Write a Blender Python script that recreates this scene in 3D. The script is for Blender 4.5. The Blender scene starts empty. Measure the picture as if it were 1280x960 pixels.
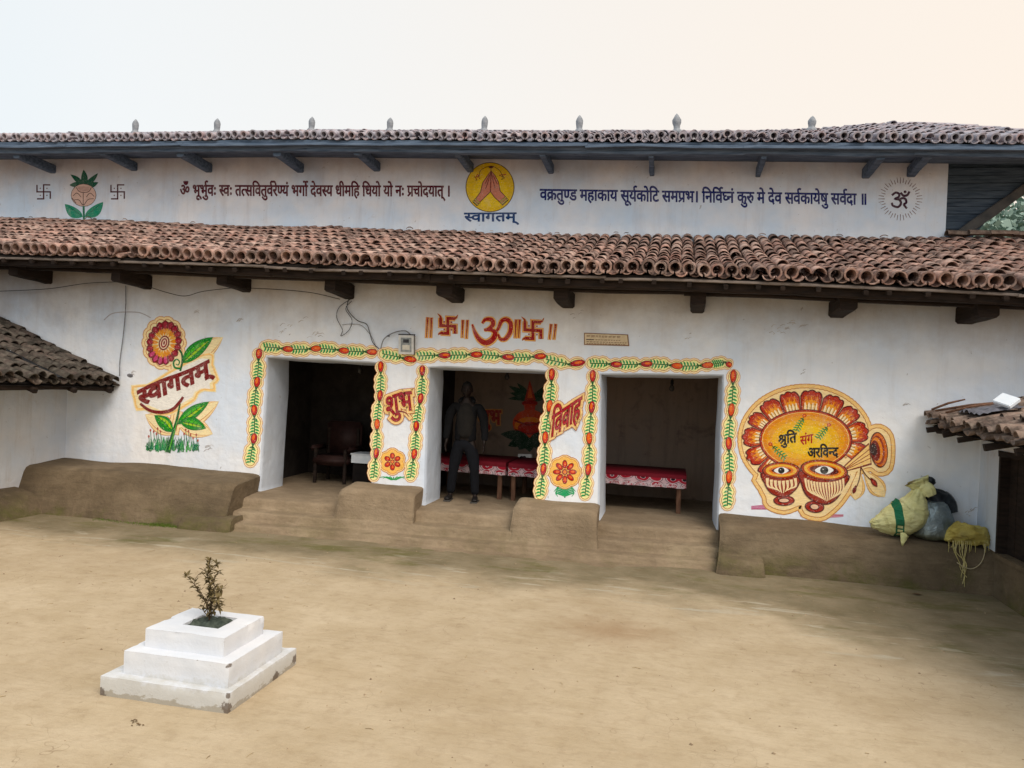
import bpy, bmesh, math, random
import numpy as np
from mathutils import Vector, Matrix, Euler, noise
from mathutils.geometry import tessellate_polygon
random.seed(7)
scene = bpy.context.scene
col = scene.collection
PI = math.pi

# ---------------------------------------------------------------- camera
F_PX, YAW, ROLL, CAM_H, CAM_D = 950.0, math.radians(12), 0.045, 2.0, 9.5
cam_d = bpy.data.cameras.new('camera')
cam = bpy.data.objects.new('camera', cam_d)
col.objects.link(cam)
cam_d.sensor_fit = 'HORIZONTAL'
cam_d.sensor_width = 36.0
cam_d.lens = F_PX / 1280 * 36.0
cam_d.clip_start = 0.05
cam_d.clip_end = 2000
cam.matrix_world = (Matrix.Translation((0, -CAM_D, CAM_H)) @ Matrix.Rotation(YAW, 4, 'Z')
                    @ Matrix.Rotation(PI / 2, 4, 'X') @ Matrix.Rotation(ROLL, 4, 'Z'))
scene.camera = cam

# ---------------------------------------------------------------- sky, sun, exposure
SUN_DIR = Vector((0.60, -0.72, 1.15)).normalized()      # towards the sun
world = bpy.data.worlds.new('World')
scene.world = world
world.use_nodes = True
wt = world.node_tree
wt.nodes.clear()
w_out = wt.nodes.new('ShaderNodeOutputWorld')
sky = wt.nodes.new('ShaderNodeTexSky')
sky.sky_type = 'NISHITA'
sky.sun_disc = False
sky.sun_elevation = math.asin(SUN_DIR.z)
sky.sun_rotation = math.atan2(SUN_DIR.x, SUN_DIR.y)
sky.dust_density = 4.0
bg_sky = wt.nodes.new('ShaderNodeBackground')
bg_sky.inputs[1].default_value = 0.10
wt.links.new(sky.outputs[0], bg_sky.inputs[0])
# the overcast layer: pale blue on the left, warm cream towards the veiled sun on the right
tc = wt.nodes.new('ShaderNodeTexCoord')
dot = wt.nodes.new('ShaderNodeVectorMath'); dot.operation = 'DOT_PRODUCT'
dot.inputs[1].default_value = (0.93, 0.30, 0.0)
wt.links.new(tc.outputs['Generated'], dot.inputs[0])
wn = wt.nodes.new('ShaderNodeTexNoise'); wn.inputs['Scale'].default_value = 1.6; wn.inputs['Detail'].default_value = 4
wt.links.new(tc.outputs['Generated'], wn.inputs['Vector'])
wm = wt.nodes.new('ShaderNodeMath'); wm.operation = 'MULTIPLY_ADD'
wm.inputs[1].default_value = 0.22
wt.links.new(wn.outputs[0], wm.inputs[0]); wt.links.new(dot.outputs['Value'], wm.inputs[2])
wr = wt.nodes.new('ShaderNodeValToRGB')
wr.color_ramp.elements[0].position = 0.0; wr.color_ramp.elements[0].color = (0.70, 0.87, 0.97, 1)
wr.color_ramp.elements[1].position = 1.0; wr.color_ramp.elements[1].color = (1.06, 0.93, 0.79, 1)
e_ = wr.color_ramp.elements.new(0.42); e_.color = (0.94, 0.96, 0.95, 1)
wmap = wt.nodes.new('ShaderNodeMapRange')
wmap.inputs[1].default_value = -0.95; wmap.inputs[2].default_value = 0.75
wt.links.new(wm.outputs[0], wmap.inputs[0]); wt.links.new(wmap.outputs[0], wr.inputs[0])
bg_cl = wt.nodes.new('ShaderNodeBackground'); bg_cl.inputs[1].default_value = 0.72
wt.links.new(wr.outputs[0], bg_cl.inputs[0])
wmix = wt.nodes.new('ShaderNodeMixShader'); wmix.inputs[0].default_value = 0.86
wt.links.new(bg_sky.outputs[0], wmix.inputs[1]); wt.links.new(bg_cl.outputs[0], wmix.inputs[2])
wt.links.new(wmix.outputs[0], w_out.inputs[0])

sun_d = bpy.data.lights.new('sun', 'SUN')
sun_d.energy = 1.7
sun_d.angle = math.radians(34)
sun_d.color = (1.0, 0.93, 0.84)
sun = bpy.data.objects.new('sun', sun_d)
col.objects.link(sun)
sun.rotation_euler = SUN_DIR.to_track_quat('Z', 'Y').to_euler()

vs = scene.view_settings
vs.view_transform = 'Standard'; vs.look = 'None'; vs.exposure = 0.56; vs.gamma = 1.0
vs.use_curve_mapping = False
scene.cycles.max_bounces = 6
scene.cycles.diffuse_bounces = 4
scene.cycles.use_denoising = True

# ---------------------------------------------------------------- measuring helpers
# The photograph was measured once with this pinhole; a measured point goes onto a real plane of the place.
_ca, _sa, _cr, _sr = math.cos(YAW), math.sin(YAW), math.cos(ROLL), math.sin(ROLL)
def ray(px, py):
    u = (px - 640) / F_PX; v = (480 - py) / F_PX
    uu = u * _cr - v * _sr; vv = u * _sr + v * _cr
    return Vector((_ca * uu - _sa, _sa * uu + _ca, vv))
CAMP = Vector((0, -CAM_D, CAM_H))
def onY(px, py, y):
    d = ray(px, py); return CAMP + d * ((y + CAM_D) / d.y)
def onZ(px, py, z):
    d = ray(px, py); return CAMP + d * ((z - CAM_H) / d.z)
def onX(px, py, x):
    d = ray(px, py); return CAMP + d * (x / d.x)
def lerp(a, b, t): return a + (b - a) * t
def interp(x, tab):
    if x <= tab[0][0]:
        (x0, y0), (x1, y1) = tab[0], tab[1]
    elif x >= tab[-1][0]:
        (x0, y0), (x1, y1) = tab[-2], tab[-1]
    else:
        for (x0, y0), (x1, y1) in zip(tab, tab[1:]):
            if x0 <= x <= x1: break
    return y0 + (y1 - y0) * (x - x0) / (x1 - x0)
def nz(x, y=0.0, z=0.0, s=1.0): return noise.noise(Vector((x * s, y * s, z * s)))

# ---------------------------------------------------------------- scene-graph helpers
def empty(name, loc, label, cat, group=None, rz=0.0):
    o = bpy.data.objects.new(name, None); col.objects.link(o)
    o.location = loc; o.rotation_euler = (0, 0, rz); o.empty_display_size = 0.2
    o['label'] = label; o['category'] = cat
    if group: o['group'] = group
    bpy.context.view_layer.update()
    return o
def tag(o, label=None, cat=None, group=None, kind=None):
    if label: o['label'] = label
    if cat: o['category'] = cat
    if group: o['group'] = group
    if kind: o['kind'] = kind
    return o
def put(name, mesh, mats=None, parent=None, world_space=True):
    """link a mesh object; world_space meshes under a parent keep their world coordinates"""
    o = bpy.data.objects.new(name, mesh); col.objects.link(o)
    if mats is not None:
        for m in (mats if isinstance(mats, (list, tuple)) else [mats]): mesh.materials.append(m)
    if parent is not None:
        o.parent = parent
        if world_space: o.matrix_parent_inverse = world_of(parent).inverted()
    return o
def world_of(o):
    m = Matrix.LocRotScale(o.location, o.rotation_euler, o.scale)
    if o.parent is not None:
        return world_of(o.parent) @ o.matrix_parent_inverse @ m
    return m
def smooth(me, on=True):
    me.polygons.foreach_set('use_smooth', [on] * len(me.polygons))
class MB:
    """collects shapes into one mesh"""
    def __init__(s): s.v = []; s.f = []; s.sm = []
    def add(s, vs, fs, sm=False):
        k = len(s.v); s.v += [tuple(v) for v in vs]; s.f += [tuple(i + k for i in f) for f in fs]; s.sm += [sm] * len(fs); return s
    def box(s, c, size, rot=None, jit=0.0, taper=1.0):
        hx, hy, hz = [q / 2 for q in size]; vs = []
        for dz in (-1, 1):
            t = taper if dz > 0 else 1.0
            for dx, dy in ((-1, -1), (1, -1), (1, 1), (-1, 1)):
                p = Vector((dx * hx * t, dy * hy * t, dz * hz))
                if jit: p += Vector([random.uniform(-jit, jit) for _ in range(3)])
                if rot: p.rotate(rot)
                vs.append(p + Vector(c))
        return s.add(vs, [(0, 3, 2, 1), (4, 5, 6, 7), (0, 1, 5, 4), (1, 2, 6, 5), (2, 3, 7, 6), (3, 0, 4, 7)])
    def beam(s, a, b, w, h, jit=0.0, seg=1, wob=0.0):
        """a timber from a to b, w wide and h high, in seg lengths that wander by wob"""
        a, b = Vector(a), Vector(b); d = (b - a).normalized()
        side = d.cross(Vector((0, 0, 1)));
        if side.length < 1e-4: side = Vector((1, 0, 0))
        side.normalize(); up = side.cross(d); rings = []
        for i in range(seg + 1):
            p = a.lerp(b, i / seg)
            if 0 < i < seg or jit: p = p + side * random.uniform(-wob, wob) + up * random.uniform(-wob, wob)
            ww = w * random.uniform(1 - jit, 1 + jit); hh = h * random.uniform(1 - jit, 1 + jit)
            bv = min(ww, hh) * .14
            rings.append([p + side * (x * ww / 2 + ox * bv) + up * (z * hh / 2 + oz * bv) for x, z, ox, oz in
                          ((-1, -1, 1, 0), (1, -1, -1, 0), (1, -1, 0, 1), (1, 1, 0, -1), (1, 1, -1, 0), (-1, 1, 1, 0), (-1, 1, 0, -1), (-1, -1, 0, 1))])
        n = 8; vs = [q for r in rings for q in r]; fs = []
        for i in range(seg):
            for k in range(n):
                a0 = i * n + k; a1 = i * n + (k + 1) % n
                fs.append((a0, a1, a1 + n, a0 + n))
        fs.append(tuple(range(n))[::-1]); fs.append(tuple(seg * n + k for k in range(n)))
        return s.add(vs, fs)
    def tube(s, pts, r, n=8, caps=True, sm=True):
        pts = [Vector(p) for p in pts]; m = len(pts)
        rs = r if isinstance(r, (list, tuple)) else [r] * m
        vs = []; fs = []; ref = Vector((0, 0, 1))
        for i, p in enumerate(pts):
            d = (pts[min(i + 1, m - 1)] - pts[max(i - 1, 0)]).normalized()
            x = d.cross(ref)
            if x.length < 1e-3: x = d.cross(Vector((1, 0, 0)))
            x.normalize(); y = x.cross(d)
            for k in range(n):
                a = 2 * PI * k / n
                vs.append(p + (x * math.cos(a) + y * math.sin(a)) * rs[i])
        for i in range(m - 1):
            for k in range(n):
                a0 = i * n + k; a1 = i * n + (k + 1) % n
                fs.append((a0, a1, a1 + n, a0 + n))
        if caps: fs.append(tuple(range(n))[::-1]); fs.append(tuple((m - 1) * n + k for k in range(n)))
        return s.add(vs, fs, sm)
    def lathe(s, prof, c=(0, 0, 0), n=16, fn=None):
        vs = []; fs = []
        for r, z in prof:
            for k in range(n):
                a = 2 * PI * k / n; p = Vector((r * math.cos(a), r * math.sin(a), z))
                if fn: p = fn(p, a)
                vs.append(p + Vector(c))
        for i in range(len(prof) - 1):
            for k in range(n):
                a0 = i * n + k; a1 = i * n + (k + 1) % n
                fs.append((a0, a1, a1 + n, a0 + n))
        fs.append(tuple(range(n))[::-1]); fs.append(tuple((len(prof) - 1) * n + k for k in range(n)))
        return s.add(vs, fs, True)
    def grid(s, fn, us, vs_, sm=True, flip=False):
        V = [fn(u, v) for v in vs_ for u in us]; nu = len(us); fs = []
        for j in range(len(vs_) - 1):
            for i in range(nu - 1):
                a = j * nu + i; q = (a, a + 1, a + nu + 1, a + nu)
                fs.append(q[::-1] if flip else q)
        return s.add(V, fs, sm)
    def mesh(s, name):
        me = bpy.data.meshes.new(name); me.from_pydata(s.v, [], s.f); me.update()
        me.polygons.foreach_set('use_smooth', s.sm); return me
    def build(s, name, mats, parent=None, **k): return put(name, s.mesh(name), mats, parent, **k)
def frange(a, b, n): return [a + (b - a) * i / n for i in range(n + 1)]

# ---------------------------------------------------------------- materials
def S(r, g, b):
    f = lambda c: (c / 255 / 12.92) if c / 255 <= 0.04045 else ((c / 255 + 0.055) / 1.055) ** 2.4
    return (f(r), f(g), f(b), 1.0)
class NT:
    def __init__(s, name):
        s.m = bpy.data.materials.new(name); s.m.use_nodes = True; s.t = s.m.node_tree
        s.b = s.t.nodes['Principled BSDF']; s.b.inputs['Specular IOR Level'].default_value = 0.25
        s.tc = s.t.nodes.new('ShaderNodeTexCoord'); s.vec = s.tc.outputs['Object']
        s.h = None
    def n(s, ty): return s.t.nodes.new(ty)
    def l(s, a, b): s.t.links.new(a, b)
    def mapping(s, scale=(1, 1, 1), vec=None):
        m = s.n('ShaderNodeMapping'); m.inputs['Scale'].default_value = scale; s.l(vec or s.vec, m.inputs['Vector']); return m.outputs[0]
    def noise(s, scale, detail=4, rough=.55, vec=None, dist=0.0):
        q = s.n('ShaderNodeTexNoise'); q.inputs['Scale'].default_value = scale; q.inputs['Detail'].default_value = detail
        q.inputs['Roughness'].default_value = rough; q.inputs['Distortion'].default_value = dist
        s.l(vec or s.vec, q.inputs['Vector']); return q.outputs[0]
    def ramp(s, f, stops):
        q = s.n('ShaderNodeValToRGB'); cr = q.color_ramp
        while len(cr.elements) < len(stops): cr.elements.new(0.5)
        for e, (p, c) in zip(cr.elements, stops):
            e.position = p; e.color = c if not isinstance(c, (int, float)) else (c, c, c, 1)
        s.l(f, q.inputs[0]); return q.outputs[0]
    def mix(s, f, a, b, mode='MIX'):
        q = s.n('ShaderNodeMixRGB'); q.blend_type = mode
        for i, x in ((0, f), (1, a), (2, b)):
            if isinstance(x, (int, float)): q.inputs[i].default_value = x if i == 0 else (x, x, x, 1)
            elif isinstance(x, tuple): q.inputs[i].default_value = x
            else: s.l(x, q.inputs[i])
        return q.outputs[0]
    def math(s, op, a, b=0.0, c=0.0, clamp=False):
        q = s.n('ShaderNodeMath'); q.operation = op; q.use_clamp = clamp
        for i, x in enumerate((a, b, c)):
            if isinstance(x, (int, float)): q.inputs[i].default_value = x
            else: s.l(x, q.inputs[i])
        return q.outputs[0]
    def sep(s, vec=None):
        q = s.n('ShaderNodeSeparateXYZ'); s.l(vec or s.vec, q.inputs[0]); return q.outputs
    def attr(s, name):
        q = s.n('ShaderNodeAttribute'); q.attribute_name = name; return q.outputs
    def rnd(s): return s.n('ShaderNodeObjectInfo').outputs['Random']
    def done(s, color, rough=.9, bumps=(), metallic=0.0, sheen=None):
        if isinstance(color, tuple): s.b.inputs['Base Color'].default_value = color
        else: s.l(color, s.b.inputs['Base Color'])
        if isinstance(rough, (int, float)): s.b.inputs['Roughness'].default_value = rough
        else: s.l(rough, s.b.inputs['Roughness'])
        s.b.inputs['Metallic'].default_value = metallic
        prev = None
        for h, st, di in bumps:
            q = s.n('ShaderNodeBump'); q.inputs['Strength'].default_value = st; q.inputs['Distance'].default_value = di
            s.l(h, q.inputs['Height'])
            if prev is not None: s.l(prev, q.inputs['Normal'])
            prev = q.outputs[0]
        if prev is not None: s.l(prev, s.b.inputs['Normal'])
        return s.m
def simple(name, c1, c2, scale=8, rough=.85, bump=.3, dist=.01, detail=4, stretch=None, metallic=0.0):
    t = NT(name); v = t.mapping(stretch) if stretch else None
    f = t.noise(scale, detail, vec=v)
    return t.done(t.ramp(f, [(.3, c1), (.7, c2)]), rough, [(f, bump, dist)], metallic)

def wall_material(name, base, cool, stain, stain_lo=.60, under=.5, high=None):
    t = NT(name)
    big = t.noise(.9, 4, .6); fine = t.noise(26, 5, .65); mid = t.noise(4.5, 5, .6)
    c = t.mix(t.ramp(big, [(.35, 0.0), (.65, 1.0)]), base, cool)
    streak = t.noise(1.0, 5, .7, vec=t.mapping((5.5, 5.5, .55)))
    c = t.mix(t.math('MULTIPLY', t.ramp(streak, [(.52, 0.0), (.8, 1.0)]), under), c, stain)
    blot = t.noise(2.3, 6, .7, dist=.4)
    c = t.mix(t.ramp(blot, [(stain_lo, 0.0), (stain_lo + .14, .55)]), c, stain)
    if high:      # rain and soot wash, with the eave's shade painted into the plaster below it
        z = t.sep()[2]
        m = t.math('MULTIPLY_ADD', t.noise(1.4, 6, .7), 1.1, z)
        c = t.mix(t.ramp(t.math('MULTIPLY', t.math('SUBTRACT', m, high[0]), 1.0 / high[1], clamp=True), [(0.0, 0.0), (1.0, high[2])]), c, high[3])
    fleck = t.noise(17, 3, .5, dist=.6)
    c = t.mix(t.ramp(fleck, [(.71, 0.0), (.76, .45)]), c, S(120, 105, 95))
    c = t.mix(t.ramp(mid, [(.3, .07), (.6, 0.0)]), c, S(150, 140, 130))
    return t.done(c, .92, [(big, .5, .10), (mid, .45, .03), (fine, .35, .006)])

M = {}
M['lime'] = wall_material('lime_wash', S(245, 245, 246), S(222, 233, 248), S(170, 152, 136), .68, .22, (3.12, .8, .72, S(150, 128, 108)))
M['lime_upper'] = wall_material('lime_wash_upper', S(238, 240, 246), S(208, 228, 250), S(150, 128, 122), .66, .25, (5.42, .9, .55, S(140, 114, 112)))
M['lime_side'] = wall_material('lime_wash_side', S(222, 222, 224), S(205, 214, 226), S(170, 152, 130), .62, .45)
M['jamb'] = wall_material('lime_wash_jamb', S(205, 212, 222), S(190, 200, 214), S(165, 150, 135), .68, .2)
M['interior'] = wall_material('dimmed_plaster', S(138, 118, 102), S(126, 112, 102), S(60, 45, 36), .55, .5)  # indoor gloom is put into the wall colour, darker than plain whitewash
M['interior_dark'] = wall_material('shade_dark_plaster', S(48, 42, 38), S(40, 36, 34), S(26, 20, 18), .55, .5)  # deeper copy with the first room's shade put into the colour

def mud(name, c1, c2, c3, moss=0.0):
    t = NT(name); big = t.noise(1.3, 5, .6); mid = t.noise(7, 5, .65); fine = t.noise(45, 4, .7)
    c = t.ramp(big, [(.30, c1), (.52, c2), (.72, c3)])
    c = t.mix(t.ramp(mid, [(.35, .35), (.62, 0.0)]), c, c1)
    if moss:
        z = t.sep()[2]
        g = t.math('MULTIPLY', t.ramp(t.noise(2.2, 6, .65, dist=.3), [(.46, 0.0), (.62, 1.0)]),
                   t.math('SUBTRACT', 1.0, t.math('MULTIPLY', z, 3.2), clamp=True))
        c = t.mix(t.math('MULTIPLY', g, moss), c, S(84, 84, 38))
    hs = t.noise(1.6, 6, .7, vec=t.mapping((1.5, 4, 9)), dist=.3)
    c = t.mix(t.ramp(hs, [(.34, .55), (.5, 0.0)]), c, c1); c = t.mix(t.ramp(hs, [(.56, 0.0), (.72, .45)]), c, c3); c = t.mix(t.ramp(fine, [(.60, 0.0), (.72, .5)]), c, c1)
    grit = t.noise(110, 3, .7); c = t.mix(t.ramp(grit, [(.60, 0.0), (.70, .45)]), c, c3)
    return t.done(c, .95, [(big, .5, .06), (mid, .7, .035), (hs, .5, .015), (fine, .6, .008), (grit, .4, .003)])
M['mud'] = mud('mud_plaster', S(84, 72, 56), S(110, 95, 75), S(130, 114, 92), .85)
M['mud_floor'] = mud('mud_floor', S(116, 100, 80), S(142, 124, 101), S(160, 142, 118), .3)

def ground_material():
    t = NT('courtyard_earth'); x, y, z = t.sep()
    big = t.noise(.45, 6, .6); mid = t.noise(2.4, 6, .65); fine = t.noise(60, 4, .7); sc = t.noise(1.0, 5, .6, vec=t.mapping((1.2, 6.0, 1)), dist=.5)
    c = t.ramp(big, [(.3, S(172, 154, 127)), (.55, S(184, 167, 140)), (.75, S(194, 178, 152))])
    c = t.mix(t.ramp(mid, [(.36, .40), (.6, 0.0)]), c, S(154, 134, 102))
    # damp band along the foot of the house, its edge wandering
    d = t.math('ADD', y, t.math('MULTIPLY', t.math('SUBTRACT', t.noise(.8, 5, .6), .5), 2.4))
    d = t.math('ADD', d, t.math('MULTIPLY', t.math('MAXIMUM', t.math('SUBTRACT', x, .5), 0.0), .55))
    band = t.ramp(t.math('MULTIPLY_ADD', d, .34, 1.12, clamp=True), [(.30, 0.0), (.62, 1.0)])
    c = t.mix(t.math('MULTIPLY', band, .85), c, t.ramp(mid, [(.35, S(98, 90, 66)), (.65, S(124, 113, 90))]))
    # moss and algae in patches of their own
    m = t.math('MULTIPLY', t.ramp(t.noise(1.1, 6, .7, vec=t.mapping((.8, 1.8, 1)), dist=.3), [(.53, 0.0), (.66, 1.0)]), band)
    c = t.mix(t.math('MULTIPLY', m, .8), c, S(88, 88, 40))
    # pale scuffed flakes at the edge of the damp
    s2 = t.math('MULTIPLY', t.ramp(sc, [(.56, 0.0), (.62, .8)]), t.ramp(t.math('MULTIPLY_ADD', d, .5, 1.5, clamp=True), [(.2, 0.0), (.5, 1.0), (.9, 0.0)]))
    c = t.mix(s2, c, S(176, 168, 150))
    # one brown stain and faint speckle
    vm = t.n('ShaderNodeVectorMath'); vm.operation = 'DISTANCE'; p = onZ(770, 790, 0); vm.inputs[1].default_value = (p.x, p.y, 0)
    t.l(t.mapping((1, 1, 0)), vm.inputs[0])
    st = t.math('MULTIPLY', t.ramp(t.math('ADD', vm.outputs['Value'], t.math('MULTIPLY', mid, .8)), [(.3, 1.0), (.95, 0.0)]), .55)
    c = t.mix(st, c, S(140, 108, 76))
    c = t.mix(t.ramp(fine, [(.68, 0.0), (.78, .35)]), c, S(120, 100, 78))
    c = t.mix(t.ramp(t.noise(9, 5, .7), [(.36, .18), (.5, 0.0)]), c, S(130, 106, 80))
    # swept ripples, grit and hairline cracks
    rip = t.noise(2.0, 6, .7, vec=t.mapping((2.2, 12.0, 1)), dist=.4); grit = t.noise(150, 3, .7)
    c = t.mix(t.ramp(rip, [(.34, .18), (.48, 0.0)]), c, S(138, 118, 88)); c = t.mix(t.ramp(rip, [(.56, 0.0), (.70, .22)]), c, S(196, 182, 152))
    c = t.mix(t.ramp(grit, [(.64, 0.0), (.72, .55)]), c, S(116, 98, 78))
    vo = t.n('ShaderNodeTexVoronoi'); vo.feature = 'DISTANCE_TO_EDGE'; vo.inputs['Scale'].default_value = 1.7
    va = t.n('ShaderNodeVectorMath'); va.operation = 'ADD'; t.l(t.vec, va.inputs[0]); vn = t.n('ShaderNodeTexNoise'); vn.inputs['Scale'].default_value = 3; t.l(t.vec, vn.inputs['Vector']); t.l(vn.outputs[1], va.inputs[1]); t.l(va.outputs[0], vo.inputs['Vector'])
    ck = t.math('MULTIPLY', t.ramp(vo.outputs['Distance'], [(0.0, 1.0), (.006, 0.0)]), t.ramp(t.noise(.7, 3, .5), [(.5, 0.0), (.62, .6)]))
    c = t.mix(ck, c, S(112, 90, 66))
    return t.done(c, t.ramp(band, [(0, .95), (1, .82)]), [(mid, .35, .05), (rip, .25, .02), (fine, .5, .006), (grit, .35, .003)])
M['ground'] = ground_material()

def tile_material(name, cols, dust_haze, dust_haze_amt, blotch=None):
    t = NT(name); r = t.math('FRACT', t.math('ADD', t.rnd(), t.attr('rnd')[2]))
    k = len(cols) - 1
    c = t.ramp(r, [(i / k, q) for i, q in enumerate(cols)])
    vv = t.n('ShaderNodeVectorMath'); vv.operation = 'ADD'; t.l(t.vec, vv.inputs[0])
    cb = t.n('ShaderNodeCombineXYZ'); t.l(t.math('MULTIPLY', r, 37.0), cb.inputs[0]); t.l(cb.outputs[0], vv.inputs[1])
    f = t.noise(14, 5, .65, vec=vv.outputs[0]); g = t.noise(60, 3, .6, vec=vv.outputs[0])
    c = t.mix(t.ramp(f, [(.42, 0.0), (.62, dust_haze_amt)]), c, dust_haze)
    c = t.mix(t.ramp(t.noise(6, 5, .7, vec=vv.outputs[0]), [(.44, 0.0), (.62, .8)]), c, blotch or S(70, 58, 52))
    return t.done(c, .92, [(f, .4, .008), (g, .3, .002)])
M['tile'] = tile_material('terracotta_tile', [S(172, 132, 118), S(142, 104, 94), S(184, 148, 134), S(92, 68, 62), S(176, 136, 120), S(144, 114, 104), S(196, 166, 152), S(112, 86, 78), S(158, 118, 104)], S(180, 160, 150), .6, S(56, 46, 43))  # extra dark tiles and blotches put gap shade into the colour
M['tile_upper'] = tile_material('hazed_tile', [S(170, 146, 146), S(158, 148, 154), S(178, 158, 158), S(146, 142, 152), S(168, 138, 136)], S(178, 180, 190), .8, S(126, 130, 142))  # pale grey-blue tones carry haze in the tile colour
M['tile_old'] = tile_material('mossy_old_tile', [S(84, 70, 64), S(68, 60, 54), S(98, 86, 78), S(56, 48, 44), S(104, 88, 80)], S(112, 108, 96), .45, S(36, 34, 28))
M['tile_right'] = tile_material('sun_bleached_tile', [S(132, 108, 94), S(106, 88, 78), S(148, 124, 110), S(88, 72, 66)], S(150, 136, 124), .5, S(52, 45, 40))
M['wood'] = simple('dark_roof_timber', S(26, 20, 17), S(52, 40, 33), 5, .85, .6, .02, 6, (1, 1, 6))
M['wood_grey'] = simple('hazed_roof_timber', S(60, 76, 96), S(102, 118, 138), 5, .85, .5, .02, 6, (.6, 4, 6))  # bluish haze is put into the timber colour
M['wood_brown'] = simple('brown_timber', S(84, 58, 44), S(124, 90, 70), 6, .8, .5, .01, 5, (4, 4, 1))
M['batten'] = simple('pale_batten', S(92, 82, 76), S(132, 120, 112), 6, .85, .4, .01, 5, (1, 6, 6))
M['limeplaster'] = simple('finial_plaster', S(112, 118, 126), S(150, 154, 160), 20, .9, .4, .01)
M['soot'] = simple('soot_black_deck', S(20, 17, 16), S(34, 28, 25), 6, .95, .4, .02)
# ================================================================= SETTING
def ground_h(x, y):
    h = 0.015 * nz(x, y, 0, .35) + 0.006 * nz(x, y, 3, 1.6)
    return h * min(1.0, max(0.0, (math.hypot(x, y + 4) < 30) * 1.0))
mb = MB()
xs = [-150, -60, -25] + frange(-13, 8, 70) + [20, 60, 150]
ys = [-150, -60, -25] + frange(-12, 4, 54) + [12, 40, 150]
mb.grid(lambda x, y: (x, y, ground_h(x, y)), xs, ys)
o = mb.build('ground', M['ground']); o['kind'] = 'structure'; o['label'] = 'swept beige earth courtyard, damp and mossy towards the house'

# little pebbles, straw and crumbs of earth on the yard
mb = MB()
for i in range(1100):
    x = random.uniform(-9, 4); y = random.uniform(-6.5, -0.9)
    if -3.6 < x < -2.2 and -5.8 < y < -4.4: continue
    r = random.uniform(.003, .009) * random.choice((.7, .7, 1, 1, 1.9)); z = ground_h(x, y)
    vs = [Vector((x + r * random.uniform(.6, 1.3) * math.cos(a), y + r * random.uniform(.6, 1.3) * math.sin(a), z - .002)) for a in (0, 1.25, 2.5, 3.77, 5.0)]
    vs.append(Vector((x, y, z + r * .7)))
    mb.add(vs, [(k, (k + 1) % 5, 5) for k in range(5)])
o = mb.build('pebble_litter', simple('litter', S(96, 80, 62), S(170, 150, 122), 30)); tag(o, 'tiny pebbles and earth crumbs strewn over the courtyard', None, None, 'stuff')

mb = MB()
for i in range(160):      # straws and twig bits
    x = random.uniform(-8, 3.2); y = random.uniform(-6.2, -1.0)
    if -3.6 < x < -2.2 and -5.8 < y < -4.4: continue
    a = random.uniform(0, PI); L = random.uniform(.015, .06); z = ground_h(x, y) + .003; d = Vector((math.cos(a), math.sin(a), 0)) * L
    p = Vector((x, y, z)); mb.tube([p, p + d * .5 + Vector((random.uniform(-.005, .005), random.uniform(-.005, .005), .002)), p + d], random.uniform(.0008, .0018), 4)
o = mb.build('straw_litter', simple('straw_bits', S(110, 88, 60), S(196, 172, 124), 30)); tag(o, 'bits of straw and twig scattered over the courtyard', None, None, 'stuff')
# ================================================================= MAIN HOUSE
house = empty('village_house', (-3, 2, 0), 'long whitewashed mud house with two tiers of clay tile roof and three painted doorways', 'house')
Y_UP = 2.2          # face of the upper wall
Y_EAVE = -0.9       # low eave
Y_UEAVE = 1.3       # upper eave
JD = 0.58           # depth of a doorway

def tab(pts, y): return [(q.x, q.z) for q in (onY(a, b, y) for a, b in pts)]
T_EAVE = tab([(0, 312), (160, 316), (320, 321), (480, 326), (640, 332), (800, 337), (940, 342), (1100, 347), (1280, 355)], Y_EAVE)
T_TOP = tab([(0, 277), (60, 276), (120, 278), (320, 286), (420, 286), (500, 291), (640, 295), (750, 296), (960, 299), (1280, 301)], Y_UP)
def low_roof(x, y):        # mid-height of the low tile surface
    t = (y - Y_EAVE) / (Y_UP - Y_EAVE)
    return lerp(interp(x, T_EAVE), interp(x, T_TOP), t) - .05 * math.sin(PI * max(0, min(1, t))) + .03 * nz(x, y, 9, .7)
T_UE = tab([(0, 173), (170, 172), (320, 169), (640, 171), (960, 172), (1060, 172), (1170, 172), (1280, 174)], Y_UEAVE)
def up_roof(x, y):
    e = interp(x, T_UE); hump = .16 * math.exp(-((x - 3.6) / 1.5) ** 2)
    return e + (y - Y_UEAVE) * (.35 + hump * .35) + .015 * nz(x, y, 4, .9)

# ---- front wall with three doorways, one skin with rolled edges
DOORS = [[(-5.475, .28), (-5.455, 2.205), (-3.764, 2.185), (-3.905, .28)],
         [(-3.105, .26), (-3.13, 2.165), (-1.51, 2.17), (-1.675, .26)],
         [(-.82, .26), (-.884, 2.165), (.57, 2.205), (.578, .26)]]
def wobble_loop(q, seg=.16, amp=.012):
    out = []
    for i in range(len(q)):
        a, b = Vector(q[i]), Vector(q[(i + 1) % len(q)]); n = max(1, int((b - a).length / seg))
        for k in range(n):
            p = a.lerp(b, k / n)
            if i < 3: p = p + Vector((nz(p.x, p.y, 1, 2.3), nz(p.x, p.y, 7, 2.3))) * amp
            out.append(p)
    return out
def off_loop(lp, d):
    out = []; n = len(lp)
    for i in range(n):
        t = (lp[(i + 1) % n] - lp[i - 1]).normalized(); out.append(lp[i] + Vector((-t.y, t.x)) * d)
    return out
XL, XR = -11.6, 6.2
top = [Vector((x, low_roof(x, .25) - .13)) for x in frange(XR, XL, 44)]
outer = [Vector((XL, -.1))] + [Vector((x, -.1)) for x in frange(XL, XR, 30)[1:-1]] + [Vector((XR, -.1))] + top
holes = [wobble_loop(d) for d in DOORS]      # clockwise seen from the front: jamb side is inside
mb = MB()
loops = [outer] + [off_loop(h, .028) for h in holes]
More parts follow.
